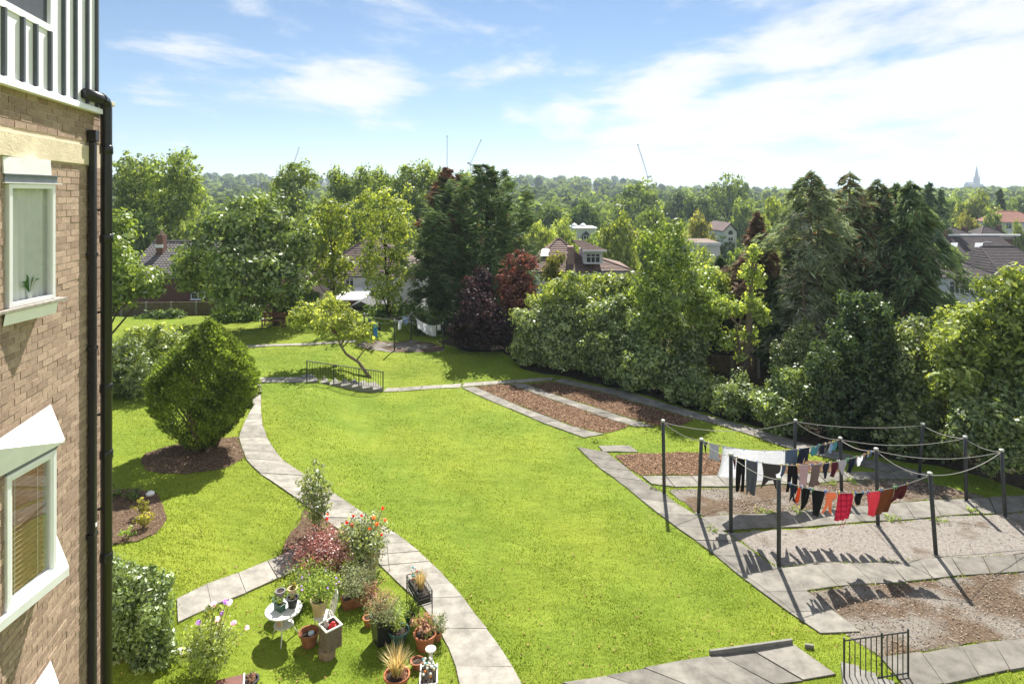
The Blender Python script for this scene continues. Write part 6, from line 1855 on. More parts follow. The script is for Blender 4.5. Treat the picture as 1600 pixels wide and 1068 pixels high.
for lb, px, top, w, Y, k, m in [
    ('tall broad tree at far left above the grey pantile roof', 212, 234, 100, 80, 'tall', 'pop'),
    ('tallest broad tree right of its twin above the pantile roof', 280, 227, 96, 76, 'tall', 'pop'),
    ('dark oak behind the brick house chimney', 225, 330, 90, 70, 'oak', 'drk'),
    ('pale oak behind the pantile roof ridge', 300, 335, 70, 72, 'oak', 'lau'),
    ('poplar at the left end of the long poplar row', 432, 262, 62, 92, 'poplar', 'pop'),
    ('broad poplar above the sycamore crown', 470, 249, 96, 90, 'poplar', 'pop'),
    ('poplar above the slim yellow lime tree', 540, 260, 70, 94, 'poplar', 'pop'),
    ('slim pointed poplar in the middle of the row', 572, 256, 60, 92, 'poplar', 'pop'),
    ('poplar directly above the feathery birch', 606, 260, 70, 96, 'poplar', 'pop'),
    ('wide poplar left of the cedar pair', 645, 253, 84, 94, 'poplar', 'pop'),
    ('poplar partly behind the left cedar', 684, 251, 80, 97, 'poplar', 'pop'),
    ('poplar behind the gap between the cedars', 722, 264, 60, 95, 'poplar', 'pop'),
    ('oak behind the lime tree and white house', 505, 315, 90, 80, 'oak', 'drk'),
    ('oak between the sycamore and the lime tree', 470, 330, 60, 70, 'oak', 'mid'),
    ('oak filling the view behind the birch', 620, 320, 110, 82, 'oak', 'mid'),
    ('oak behind the left cedar at roof height', 700, 320, 110, 80, 'oak', 'drk'),
    ('pale ash right of the cedars', 838, 343, 70, 80, 'spread', 'lau'),
    ('pale ash left of the small white house', 880, 338, 70, 95, 'spread', 'lau'),
    ('dark round oak above the pale ashes', 860, 318, 80, 150, 'oak', 'drk'),
    ('dark round oak behind the small white house', 918, 314, 66, 145, 'oak', 'drk'),
    ('large sunlit oak rising to the skyline in the centre', 992, 281, 100, 180, 'oak', 'mid'),
    ('golden green oak just behind the brown roofed house', 967, 333, 74, 76, 'oak', 'yel'),
    ('green oak right of the golden oak', 1018, 322, 60, 90, 'oak', 'mid'),
    ('round oak in front of the large sunlit oak', 1012, 328, 56, 125, 'oak', 'mid'),
    ('olive tinted round oak left of the white gable house', 1096, 333, 62, 105, 'oak', 'olv'),
    ('tall spreading pale tree on the skyline right of centre', 1136, 270, 84, 215, 'spread', 'mid'),
    ('dark oak under the tall spreading tree', 1100, 304, 80, 190, 'oak', 'drk'),
    ('oak left of the tall spreading tree', 1060, 298, 70, 230, 'oak', 'drk'),
    ('oak between the white gable house and the withered conifer', 1165, 312, 60, 150, 'oak', 'mid'),
    ('yellowish oak left of the tall cypresses', 1212, 309, 72, 110, 'oak', 'yel'),
    ('oak low behind the withered conifer', 1190, 345, 60, 80, 'oak', 'mid'),
    ('dark fir right of the cypress row', 1452, 287, 66, 96, 'fir', 'ced'),
    ('second dark fir behind the cypress row end', 1470, 297, 50, 104, 'fir', 'ced'),
    ('yellow green oak below the church', 1527, 300, 76, 165, 'oak', 'yel'),
    ('oak left of the yellow green one below the church', 1492, 304, 54, 175, 'oak', 'mid'),
    ('dark cypress like fir below the church at right', 1563, 296, 42, 170, 'fir', 'ced'),
    ('oak at the far right below the skyline', 1592, 302, 60, 190, 'oak', 'mid'),
    ('small tree before the dark roofs', 1513, 332, 44, 125, 'oak', 'olv'),
    ('round tree beside the salmon pink roof', 1556, 326, 40, 135, 'oak', 'mid'),
    ('pale tree over the pyramid roofs', 1590, 345, 30, 118, 'oak', 'lau'),
    ('oak between cedars and church woods left of the twin trunks', 1250, 300, 70, 150, 'oak', 'mid'),
    ('bushy tree in front of the low garage block', 1102, 388, 70, 62, 'oak', 'lau'),
    ('low bushy tree below the white gable house', 1150, 385, 60, 66, 'oak', 'mid'),
    ('low oak hiding the foot of the small white house', 925, 372, 60, 84, 'oak', 'mid'),
    ('oak glimpsed between the cypress tops', 1345, 300, 60, 140, 'oak', 'mid'),
    ('oak glimpsed right of the pointed cypress', 1395, 296, 60, 150, 'oak', 'mid'),
    ]:
    far_tree(lb, px, top, w, Y, k, m)
rr = random.Random(77)
GRP = {'drk': ('oak', 'dark round oak in the wooded valley behind the houses', 'dark valley oaks'), 'mid': ('oak', 'mid green oak in the wooded valley behind the houses', 'green valley oaks'),
       'lau': ('spread', 'pale leafed ash in the wooded valley behind the houses', 'pale valley ashes'), 'olv': ('oak', 'olive brown oak in the wooded valley behind the houses', 'olive valley oaks')}
for i in range(105):
    Y = 1/rr.uniform(1/240, 1/100)
    px = rr.uniform(150, 1640)
    X = (px-CXP)/FPX*Y
    mt = rr.choice(['drk', 'mid', 'mid', 'mid', 'lau', 'olv', 'drk'])
    hgt = rr.uniform(9, 14)
    top = HYP - (gz(X, Y) + hgt - CAM_H)/Y*FPX
    if 1460 < px < 1640 and Y < 150: continue
    k, lb, gr = GRP[mt]
    far_tree(lb, px, top, rr.uniform(8, 12)/Y*FPX, Y, k, mt, gr)

def forest():
    r = np.random.default_rng(900)
    n = 3400
    Yf = 1/r.uniform(1/2100, 1/225, n*2)
    uf = r.uniform(-0.98, 1.05, n*2)
    # many trees near the camera-facing slopes, fewer far off
    Xf = uf*Yf
    sel = np.arange(n)
    Xf, Yf = Xf[sel], Yf[sel]
    Zf = ground(Xf, Yf)
    hT = r.uniform(9, 16, n); wT = r.uniform(4.0, 6.8, n)*np.where(Yf > 900, 1.35, 1.0)
    per = 70
    idx = np.repeat(np.arange(n), per); m = len(idx)
    d = unit_rows(r.normal(size=(m,3)) + np.array([0,-0.25,0.35]))
    q = r.uniform(0.72, 1.06, m)
    lump = 1 + 0.16*np.sin(d[:,0]*5 + idx) * np.sin(d[:,2]*6 + idx*1.7)
    c = np.stack([Xf[idx], Yf[idx], Zf[idx] + hT[idx]*0.58], -1) + d*np.stack([wT[idx], wT[idx], hT[idx]*0.46], -1)*(q*lump)[:,None]
    nr = unit_rows(d + r.normal(0, 0.45, (m,3)))
    t = unit_rows(np.cross(nr, r.normal(size=(m,3)))); s = np.cross(nr, t)
    L_ = (1.15 + Yf[idx]/520)*r.uniform(0.6, 1.3, m)
    v, f = quads(c, t, s, L_, L_*0.75)
    tone = r.normal(0.45, 0.30, n)
    T = np.clip(tone[idx] + r.normal(0, 0.16, m), 0, 1)
    L_FOR = leafmat('woodland_leaf', (0.024, 0.046, 0.016), (0.105, 0.138, 0.036), 0.32, gloss=0.02)
    o = obj('woodland', mesh_np('woodland', v, f, L_FOR, tint=T))
    tag(o, 'distant woodland covering the hills up to the skyline', 'woodland', kind='stuff')
forest()

# ------------------------------------------------------------------ the air between
hz = MB().box((-6000, -200, -16), (6000, 5800, 140)).build('haze')
tag(hz, kind='stuff')
hm = bpy.data.materials.new('summer_haze'); hm.use_nodes = True
hn, hl = hm.node_tree.nodes, hm.node_tree.links
hn.clear()
ho = hn.new('ShaderNodeOutputMaterial'); pv = hn.new('ShaderNodeVolumePrincipled')
pv.inputs['Color'].default_value = (0.72, 0.86, 1.0, 1)
pv.inputs['Density'].default_value = 0.00026
pv.inputs['Anisotropy'].default_value = 0.2
hl.new(pv.outputs[0], ho.inputs['Volume'])
hz.data.materials.append(hm)
tag(hz, 'pale summer haze in the air over the valley', 'haze')

# ------------------------------------------------------------------ pots and plants by the winding path
TERRA = plain('terracotta', (0.40, 0.155, 0.075), 0.85, 0.2, 9, 0.2, spec=0.2)
TERRAD = plain('old_terracotta', (0.30, 0.125, 0.07), 0.9, 0.3, 8, 0.3, spec=0.2)
BEIGE = plain('beige_stoneware', (0.52, 0.40, 0.23), 0.7, 0.12, 7, 0.1)
BLACKP = plain('black_plastic', (0.022, 0.023, 0.026), 0.45, 0.2, 8)
TEAL = plain('teal_glaze', (0.055, 0.125, 0.125), 0.3, 0.15, 5, spec=0.5)
GREENP = plain('green_plastic', (0.05, 0.115, 0.085), 0.5, 0.1, 8)
GREYP = plain('grey_pot', (0.20, 0.18, 0.18), 0.8, 0.15, 8)
PINKP = plain('pink_clay', (0.62, 0.36, 0.27), 0.8, 0.1, 8)
COMPOST = plain('compost', (0.055, 0.040, 0.030), 0.95, 0.4, 30, 0.8)
WIRON = plain('white_cast_iron', (0.66, 0.66, 0.62), 0.5, 0.1, 10)
WICK = plain('weathered_wicker', (0.20, 0.155, 0.11), 0.9, 0.3, 18, 0.5)
WHITEW = plain('whitewashed_wood', (0.60, 0.58, 0.52), 0.85, 0.2, 9, 0.3)
LOGM = plain('log_wood', (0.26, 0.19, 0.13), 0.95, 0.3, 10, 0.5)
REDP = plain('red_plastic', (0.60, 0.03, 0.03), 0.4, 0.05)
def bead(name, c): return plain('bead_' + name, c, 0.25, 0.05, 6, spec=0.5)
BEADS = [bead('white', (0.75,0.75,0.75)), bead('aqua', (0.05,0.42,0.50)), bead('orange', (0.75,0.25,0.05)), bead('red', (0.65,0.04,0.03)), bead('cream', (0.7,0.55,0.35))]
L_GRS = leafmat('dry_grass', (0.20, 0.155, 0.075), (0.42, 0.35, 0.20), 0.35, gloss=0.05, tcol=(1.2,1.1,0.8))
L_LAV = leafmat('lavender_leaf', (0.095, 0.115, 0.062), (0.20, 0.215, 0.125), 0.35, gloss=0.05, tcol=(1.3,1.3,0.8))
L_HER = leafmat('herb_leaf', (0.075, 0.125, 0.030), (0.19, 0.245, 0.060), 0.40, gloss=0.12)
L_BER = leafmat('berberis_leaf', (0.065, 0.024, 0.022), (0.27, 0.145, 0.125), 0.35, gloss=0.25, tcol=(1.5,0.9,0.8))
L_ROS = leafmat('rose_leaf', (0.070, 0.105, 0.034), (0.19, 0.22, 0.10), 0.38, gloss=0.35)
L_GLD = leafmat('golden_leaf', (0.085, 0.095, 0.018), (0.20, 0.19, 0.04), 0.40, gloss=0.08)
L_DRYB = leafmat('dried_bloom', (0.16, 0.085, 0.055), (0.34, 0.21, 0.14), 0.3, gloss=0.03, tcol=(1.2,1,0.8))
P_RED = leafmat('red_petal', (0.55, 0.012, 0.012), (0.75, 0.05, 0.03), 0.35, tcol=(1.1,0.8,0.7))
P_ORG = leafmat('orange_petal', (0.65, 0.16, 0.04), (0.80, 0.30, 0.08), 0.35, tcol=(1.1,0.9,0.7))
P_PNK = leafmat('pink_petal', (0.60, 0.36, 0.52), (0.82, 0.66, 0.76), 0.35, tcol=(1.1,1,1.05))
P_PUR = leafmat('violet_petal', (0.32, 0.17, 0.46), (0.55, 0.38, 0.66), 0.35, tcol=(1.1,1,1.1))

def pot(name, label, base, r0, r1, h, mat, cat='pot', rim=0.02, soil=0.86, n=22, group=None):
    root = empty(name, base); tag(root, label, cat, group)
    t = 0.018
    MB().lathe([(r0*0.97, 0), (r0, 0.01), (r1*0.98, h*0.86), (r1+rim, h*0.87), (r1+rim, h), (r1-t+rim*0.4, h), (r1-t, h*0.87), (r1*0.9-t, h*0.7)], n, (0,0,0), True, False).build('body', mat, root, smooth=False)
    rs = (r0 + (r1-r0)*soil) - 0.012
    MB().lathe([(rs, h*soil-0.02), (rs*0.5, h*soil+0.005), (0.005, h*soil+0.01)], n, (0,0,0), True, True).build('soil', COMPOST, root)
    return root

def sprig(name, label, base, h, rad, leafm, n, leaf, aspect=0.4, seed=0, cat='plant', kind='bush', flowers=None, group=None, stems=9, sm_=None):
    """a small plant: stems fanning from the base with leaves, or a tuft of blades"""
    if kind == 'bush' and rad > 0.15: h, rad, n = h*1.12, rad*1.14, int(n*1.25)
    r = np.random.default_rng(seed)
    root = empty(name, base); tag(root, label, cat, group)
    if kind == 'tuft':
        a = r.uniform(0, 2*np.pi, n); ln = h*r.uniform(0.55, 1.15, n); sp = rad*r.uniform(0.1, 1.0, n)
        b0 = np.stack([np.cos(a), np.sin(a), np.zeros(n)], -1)*(rad*0.25*r.uniform(0,1,n))[:,None]
        m = b0 + np.stack([np.cos(a)*sp*0.45, np.sin(a)*sp*0.45, ln*0.65], -1)
        tip = b0 + np.stack([np.cos(a)*sp, np.sin(a)*sp, ln*r.uniform(0.85, 1.0, n)], -1)
        w = np.stack([-np.sin(a), np.cos(a), np.zeros(n)], -1)*leaf
        v = np.stack([b0-w, b0+w, m+w*0.8, m-w*0.8, tip, tip+w*0.1], 1).reshape(-1,3)
        i0 = np.arange(n)*6
        f = np.concatenate([np.stack([i0,i0+1,i0+2,i0+3],-1), np.stack([i0+3,i0+2,i0+5,i0+4],-1)])
        T = np.tile(r.uniform(0,1,n), 2)
        obj('foliage', mesh_np('foliage', v, f, leafm, tint=T), root)
        return root
    mb = MB(); rr = random.Random(seed)
    tips = []
    for i in range(stems):
        a = rr.uniform(0, 6.28); q = rr.uniform(0.2, 1.0)*rad; z = h*rr.uniform(0.6, 1.0)
        t_ = Vector((math.cos(a)*q, math.sin(a)*q, z)); tips.append(t_)
        mb.tube([(rr.uniform(-.03,.03), rr.uniform(-.03,.03), -0.03), t_*0.5 + Vector((0,0,0.06*h)), t_], [0.010, 0.008, 0.003], 4)
    mb.build('stem', sm_ or BARK_L, root)
    bl = [(0, 0, h*0.62, rad, rad, h*0.40), (rad*0.3, -rad*0.2, h*0.4, rad*0.6, rad*0.6, h*0.3)]
    k = max(10, n//14)
    lf = blob_leaves(bl, k, 14, rad*0.30, leaf, aspect, seed, 0.2, 0.4, 0.8, 0, 0.02)
    obj('foliage', mesh_np('foliage', lf[0], lf[1], leafm, tint=lf[2]), root)
    if flowers:
        for (pm, cnt, fr_) in flowers:
            for i in range(cnt):
                a = rr.uniform(0, 6.28); el = rr.uniform(0.1, 1.2); 
                c = Vector((math.cos(a)*math.cos(el)*rad*1.0, math.sin(a)*math.cos(el)*rad*1.0, h*0.62 + math.sin(el)*h*0.42))
                bloom(root, c, fr_, pm, rr.random())
    return root
def bloom(root, c, r_, pm, seed, name='flower'):
    q = np.random.default_rng(int(seed*1e6))
    n = 26
    d = unit_rows(q.normal(size=(n,3)) + np.array([0,0,0.5]))
    cc = d*(r_*q.uniform(0.4, 1.0, n))[:,None]
    t = unit_rows(np.cross(d, q.normal(size=(n,3)))); s = np.cross(d, t)
    v, f = quads(cc, t, s, np.full(n, r_*0.6), np.full(n, r_*0.5))
    o = obj(name, mesh_np(name, v, f, pm, tint=q.uniform(0,1,n)), root); o.location = c
    return o
def up(base, z): return Vector((base.x, base.y, base.z + z))

# bistro table
tb = G(443, 996); tab = empty('bistro_table', tb, 0.4); tag(tab, 'small round white metal bistro table carrying pots', 'table')
TH, TR = 0.62, 0.37
MB().lathe([(TR, TH-0.03), (TR+0.008, TH-0.015), (TR, TH), (TR-0.03, TH+0.002), (0.02, TH+0.001)], 32, (0,0,0), False, True).build('table_top', WIRON, tab)
MB().lathe([(0.20, 0.28), (0.205, 0.29), (0.20, 0.30), (0.01, 0.301)], 20, (0,0,0), True, True).build('lower_shelf', WIRON, tab)
for k in range(3):
    a = k*2.094 + 0.3; c, s = math.cos(a), math.sin(a)
    MB().tube([(c*0.32, s*0.32, -0.02), (c*0.22, s*0.22, 0.12), (c*0.18, s*0.18, 0.30), (c*0.22, s*0.22, 0.48), (c*0.30, s*0.30, TH-0.03)], 0.014, 6).build('leg', WIRON, tab, smooth=True)
def on_table(px, py, z=TH+0.003):
    Y = tb.y
    for _ in range(20):
        p = pix(px, py, Y); Y += (p.z - (tb.z + z)) * 1.4
    return Vector((pix(px, py, Y).x, Y, tb.z + z))
trg = on_table(437, 952)
gt_ = empty('green_trough', trg, -0.6); tag(gt_, 'green plastic trough of seedlings at the front of the bistro table', 'planter')
MB().prism([(-0.12,-0.065,0),(0.12,-0.065,0),(0.12,0.065,0),(-0.12,0.065,0)], (0,0,0.13)).build('body', GREENP, gt_, bevel=0.01)
MB().box((-0.135,-0.08,0.131),(0.135,0.08,0.15)).build('rim', GREENP, gt_, bevel=0.004)
MB().box((-0.11,-0.055,0.151),(0.11,0.055,0.156)).build('soil', COMPOST, gt_)
sprig('seedlings', 'green seedlings in the trough on the bistro table', up(trg, 0.15), 0.10, 0.10, L_HER, 220, 0.035, 0.6, 601)
p = on_table(457, 947); pot('plant_pot', 'black round pot standing at the right of the bistro table', p, 0.085, 0.115, 0.20, BLACKP)
sprig('seedlings', 'sparse seedlings in the black pot on the table', up(p, 0.18), 0.06, 0.08, L_OLV, 90, 0.025, 0.6, 602)
p = on_table(438, 931); pot('plant_pot', 'grey clay pot behind the green trough on the table', p, 0.075, 0.095, 0.13, GREYP)
p = on_table(457, 927); pot('plant_pot', 'cream pot with yellow seedlings at the back of the table', p, 0.07, 0.09, 0.13, BEIGE)
sprig('seedlings', 'yellow green seedlings in the cream pot', up(p, 0.11), 0.12, 0.09, L_GLD, 120, 0.035, 0.5, 603)
p = G(438, 962); pot('plant_pot', 'dark green pot of leaves standing behind the bistro table', p, 0.12, 0.15, 0.42, GREENP)
sprig('leafy_plant', 'leafy green plant just behind the bistro table', up(p, 0.38), 0.20, 0.20, L_HER, 260, 0.05, 0.55, 604)
p = Vector((tb.x-0.06, tb.y-0.03, tb.z+0.303)); pot('plant_pot', 'small pink clay pot on the lower table shelf', p, 0.06, 0.075, 0.15, PINKP)

# white chair with the beige planter on it
cb = G(506, 992); chr_ = empty('garden_chair', cb, 0.55); tag(chr_, 'white cast metal garden chair holding a beige planter', 'chair')
MB().lathe([(0.20, 0.415), (0.21, 0.425), (0.20, 0.44), (0.03, 0.441)], 20, (0,0,0), True, True).build('seat', WIRON, chr_)
for sx in (-1, 1):
    for sy in (-1, 1):
        MB().tube([(sx*0.19, sy*0.17, -0.02), (sx*0.16, sy*0.14, 0.22), (sx*0.13, sy*0.13, 0.415)], 0.013, 6).build('leg', WIRON, chr_)
MB().tube([(0.17,-0.16,0.43),(0.22,-0.15,0.65),(0.27,-0.10,0.84),(0.285,0,0.88),(0.27,0.10,0.84),(0.22,0.15,0.65),(0.17,0.16,0.43)], 0.015, 6).build('back_frame', WIRON, chr_, smooth=True)
for k in range(5):
    y = -0.10 + 0.05*k
    MB().tube([(0.19, y*0.9, 0.43), (0.23, y, 0.65), (0.275, y*0.85, 0.86-abs(y)*0.4)], 0.009, 5).build('back_bar', WIRON, chr_)
for z in (0.55, 0.70): MB().tube([(0.20+(z-0.5)*0.2,-0.15,z),(0.215+(z-0.5)*0.2,0,z+0.03),(0.20+(z-0.5)*0.2,0.15,z)], 0.009, 5).build('back_scroll', WIRON, chr_)
pp = Vector((cb.x-0.10, cb.y+0.02, cb.z+0.443)); pot('beige_planter', 'tall beige stoneware planter standing on the white chair', pp, 0.12, 0.185, 0.33, BEIGE, rim=0.01)
sprig('flowering_herb', 'mauve flowered herb growing in the beige planter', up(pp, 0.30), 0.48, 0.40, L_HER, 1500, 0.05, 0.45, 605, flowers=[(P_PUR, 9, 0.022)], stems=14)
# terracotta pot and wicker box on a log
pp = G(483, 1007); pot('terracotta_pot', 'wide terracotta pot with a little compost between table and wicker box', pp, 0.135, 0.195, 0.29, TERRAD, soil=0.7)
ball = MB().lathe([(0.005,0),(0.05,0.015),(0.07,0.05),(0.06,0.085),(0.03,0.10),(0.004,0.105)], 14).build('glass_float', bead('float', (0.45,0.55,0.62)), None, loc=up(pp, 0.205) + Vector((0.05,-0.02,0))); tag(ball, 'pale blue round float lying in the terracotta pot', 'ornament')
lg = G(511, 1024); log = empty('log_stool', lg); tag(log, 'low sawn log stool under the wicker box', 'log')
MB().lathe([(0.17,-0.02),(0.175,0.1),(0.17,0.17),(0.03,0.172)], 14, (0,0,0), True, True).build('trunk', LOGM, log)
for k in range(3):
    a = k*2.1; MB().tube([(math.cos(a)*0.14, math.sin(a)*0.14, -0.02), (math.cos(a)*0.15, math.sin(a)*0.15, 0.16)], 0.03, 6).build('leg', LOGM, log)
wb = Vector((lg.x+0.05, lg.y+0.06, lg.z+0.174)); box = empty('wicker_box', wb, 0.75); tag(box, 'square wicker planter box with white rim holding red toys', 'box')
BW, BH = 0.17, 0.42
for sx, sy, w_, d_ in ((0,-1,BW,0.012),(0,1,BW,0.012),(-1,0,0.012,BW-0.013),(1,0,0.012,BW-0.013)):
    MB().box((sx*(BW-0.012)-w_, sy*(BW-0.012)-d_, 0), (sx*(BW-0.012)+w_, sy*(BW-0.012)+d_, BH)).build('side_panel', WICK, box)
    for k in range(9):
        MB().tube([(sx*BW+(-w_ if sx == 0 else 0), sy*BW+(-d_ if sx else 0), 0.03+k*0.043), (sx*BW+(w_ if sx == 0 else 0), sy*BW+(d_ if sx else 0), 0.03+k*0.043)], 0.010, 5).build('withy', WICK, box)
MB().box((-BW-0.02,-BW-0.02,BH+0.001),(BW+0.02,-BW+0.02,BH+0.025)).box((-BW-0.02,BW-0.02,BH+0.001),(BW+0.02,BW+0.02,BH+0.025)).box((-BW-0.02,-BW+0.0205,BH+0.001),(-BW+0.02,BW-0.0205,BH+0.025)).box((BW-0.02,-BW+0.0205,BH+0.001),(BW+0.02,BW-0.0205,BH+0.025)).build('rim', WHITEW, box)
MB().box((-BW+0.026,-BW+0.026,BH-0.10),(BW-0.026,BW-0.026,BH-0.08)).build('tray', COMPOST, box)
def rel(o, v): return o.matrix_basis @ Vector(v)
ty = MB().box((-0.07,-0.05,0),(0.07,0.05,0.09)).prism([(-0.07,-0.05,0.09),(0.07,-0.05,0.09),(0.05,0.0,0.15),(-0.02,0.0,0.15)], (0,0.04,0)).build('red_toy', REDP, None, loc=rel(box, (0.02,-0.05,BH-0.078)), bevel=0.01); tag(ty, 'bright red plastic toy in the wicker box', 'toy')
ty = MB().lathe([(0.05,0),(0.06,0.06),(0.035,0.10),(0.045,0.15),(0.01,0.17)], 12).build('garden_figure', WHITEW, None, loc=rel(box, (-0.05,0.08,BH-0.078))); tag(ty, 'small pale figure at the back of the wicker box', 'ornament')
ty = MB().lathe([(0.045,0),(0.05,0.10),(0.02,0.13)], 10).build('dark_jar', BLACKP, None, loc=rel(box, (0.09,0.09,BH-0.078))); tag(ty, 'dark jar in the corner of the wicker box', 'jar')
# low trough behind
pp = G(552, 946); tr_ = empty('clay_trough', pp, 0.5); tag(tr_, 'long old clay trough overgrown with a grey green plant', 'planter')
MB().prism([(-0.24,-0.12,0),(0.24,-0.12,0),(0.27,-0.15,0.25),(-0.27,-0.15,0.25)], (0,0.28,0)).build('body', TERRAD, tr_, bevel=0.01)
MB().box((-0.25,-0.13,0.251),(0.25,0.11,0.262)).build('soil', COMPOST, tr_)
sprig('santolina', 'grey green bushy plant spilling from the clay trough', up(pp, 0.24), 0.55, 0.42, L_LAV, 1500, 0.05, 0.35, 606, stems=26)
pp = G(575, 977); pot('terracotta_pot', 'small orange terracotta pot beside the tall black planter', pp, 0.075, 0.10, 0.19, TERRA)
pp = G(597, 1002); bp = empty('tall_planter', pp, 0.62); tag(bp, 'tall square black planter full of heather and lavender', 'planter')
MB().prism([(-0.15,-0.15,0),(0.15,-0.15,0),(0.15,0.15,0),(-0.15,0.15,0)], (0,0,0.02)).add([(-0.15,-0.15,0.02),(0.15,-0.15,0.02),(0.15,0.15,0.02),(-0.15,0.15,0.02),(-0.21,-0.21,0.56),(0.21,-0.21,0.56),(0.21,0.21,0.56),(-0.21,0.21,0.56),(-0.17,-0.17,0.56),(0.17,-0.17,0.56),(0.17,0.17,0.56),(-0.17,0.17,0.56),(-0.165,-0.165,0.49),(0.165,-0.165,0.49),(0.165,0.165,0.49),(-0.165,0.165,0.49)],
   [(0,1,5,4),(1,2,6,5),(2,3,7,6),(3,0,4,7),(4,5,9,8),(5,6,10,9),(6,7,11,10),(7,4,8,11),(8,9,13,12),(9,10,14,13),(10,11,15,14),(11,8,12,15)]).build('body', BLACKP, bp)
MB().box((-0.164,-0.164,0.47),(0.164,0.164,0.489)).build('soil', COMPOST, bp)
sprig('heather', 'brown tipped heather at the back of the tall black planter', up(pp, 0.48) + Vector((-0.06,0.08,0)), 0.50, 0.32, L_DRYB, 1100, 0.045, 0.25, 607, stems=24)
sprig('lavender', 'grey lavender spilling from the tall black planter', up(pp, 0.48) + Vector((0.05,-0.06,0)), 0.42, 0.38, L_LAV, 1500, 0.055, 0.22, 608, stems=24)
pp = G(623, 1003); pot('teal_pot', 'teal glazed bowl pot beside the tall black planter', pp, 0.13, 0.215, 0.28, TEAL, rim=0.015)
sprig('oregano', 'feathery green plant growing in the teal pot', up(pp, 0.24) + Vector((-0.08,0.02,0)), 0.50, 0.26, L_HER, 900, 0.045, 0.45, 609, stems=12)
# wire plant stand with trough
sb = G(655, 967); stn = empty('plant_stand', sb, 2.05); tag(stn, 'black wire plant stand with trough at the path edge', 'plant stand')
SL, SW, SH = 0.40, 0.16, 0.55
for sx in (-1, 1):
    for sy in (-1, 1): MB().tube([(sx*(SL+0.05), sy*(SW+0.04), -0.02), (sx*SL, sy*SW, 0.2), (sx*SL, sy*SW, SH+0.28)], 0.011, 5).build('leg', IRON, stn)
for z in (SH, SH+0.14, SH+0.28):
    MB().tube([(-SL,-SW,z),(SL,-SW,z),(SL,SW,z),(-SL,SW,z),(-SL,-SW,z)], 0.010, 5).build('rail', IRON_G, stn)
for k in range(8):
    x = -SL + 2*SL*(k+0.5)/8
    for sy in (-1, 1): MB().tube([(x, sy*SW, SH), (x, sy*SW, SH+0.28)], 0.006, 4).build('wire', IRON, stn)
MB().box((-SL+0.02,-SW+0.02,SH+0.012),(SL-0.02,SW-0.02,SH+0.17)).build('trough', BLACKP, stn, bevel=0.01)
MB().box((-SL+0.03,-SW+0.03,SH+0.171),(SL-0.03,SW-0.03,SH+0.18)).build('soil', COMPOST, stn)
sprig('dry_sedge', 'straw coloured sedge in the wire stand trough', rel(stn, (-0.08,0,SH+0.17)), 0.42, 0.22, L_GRS, 220, 0.006, 0.2, 610, kind='tuft')
def bead_stick(base, h, mat, label, lean, group):
    o = empty('bead_flower', base); tag(o, label, 'ornament', group)
    MB().tube([(0,0,-0.03), (lean[0], lean[1], h)], 0.004, 4).build('stick', IRON_G, o)
    MB().lathe([(0.004,-0.026),(0.02,-0.016),(0.027,0),(0.02,0.016),(0.004,0.026)], 8, (lean[0], lean[1], h), True, True).build('bead', mat, o)
rb = random.Random(9)
nmz = ['white', 'aqua', 'orange', 'red', 'cream']
for k in range(11):
    i = [0,1,0,3,1,0,1,2,1,0,4][k]
    bead_stick(rel(stn, (SL-0.05-rb.random()*0.22, rb.uniform(-0.1,0.1), SH+0.18)), rb.uniform(0.12,0.26), BEADS[i], nmz[i] + ' glass bead flower in the wire plant stand', (rb.uniform(-.06,.06), rb.uniform(-.06,.06)), nmz[i] + ' bead flowers in the stand')
pp = G(664, 1012); pot('terracotta_pot', 'large terracotta pot with dried blooms at the path edge', pp, 0.16, 0.225, 0.33, TERRA)
sprig('dried_hydrangea', 'dried brown flower heads in the large terracotta pot', up(pp, 0.29) + Vector((-0.04,0.04,0)), 0.30, 0.24, L_DRYB, 420, 0.045, 0.7, 611)
sprig('moss_plant', 'dark green leaves at the front of the large terracotta pot', up(pp, 0.29) + Vector((0.05,-0.05,0)), 0.14, 0.14, L_HER, 240, 0.03, 0.5, 612)
pp = G(652, 1043); pot('terracotta_pot', 'small terracotta pot before the large one', pp, 0.085, 0.125, 0.16, TERRAD)
pp = G(673, 1037); pd = empty('bird_bath', pp); tag(pd, 'small white stone pedestal with round cap', 'pedestal')
MB().lathe([(0.08,-0.02),(0.07,0.04),(0.045,0.08),(0.04,0.24),(0.06,0.27)], 14, (0,0,0), True, True).build('column', WHITEW, pd)
MB().lathe([(0.06,0.271),(0.105,0.29),(0.11,0.32),(0.09,0.325),(0.02,0.31)], 16, (0,0,0), True, True).build('cap', WHITEW, pd)
pp = G(670, 1072); wt = empty('whitewashed_trough', pp, 0.1); tag(wt, 'whitewashed wooden trough stuck with many glass bead flowers', 'planter')
for sx in (-1, 1): MB().box((sx*0.16-0.014, -0.26, -0.02), (sx*0.16+0.014, 0.26, 0.26)).build('side_board', WHITEW, wt)
for sy in (-1, 1): MB().box((-0.145, sy*0.24-0.014, -0.02), (0.145, sy*0.24+0.014, 0.24)).build('end_board', WHITEW, wt)
MB().box((-0.144,-0.225,0),(0.144,0.225,0.19)).build('soil', COMPOST, wt)
for k in range(26):
    i = rb.choice([0,0,0,1,1,2,2,4])
    bead_stick(rel(wt, (rb.uniform(-0.12,0.12), rb.uniform(-0.2,0.2), 0.19)), rb.uniform(0.16,0.34), BEADS[i], nmz[i] + ' glass bead flower in the whitewashed trough', (rb.uniform(-.05,.05), rb.uniform(-.05,.05)), nmz[i] + ' bead flowers in the trough')
pp = G(620, 1076); pot('terracotta_pot', 'terracotta pot of straw coloured grass at the picture bottom', pp, 0.17, 0.235, 0.30, TERRA, rim=0.02)
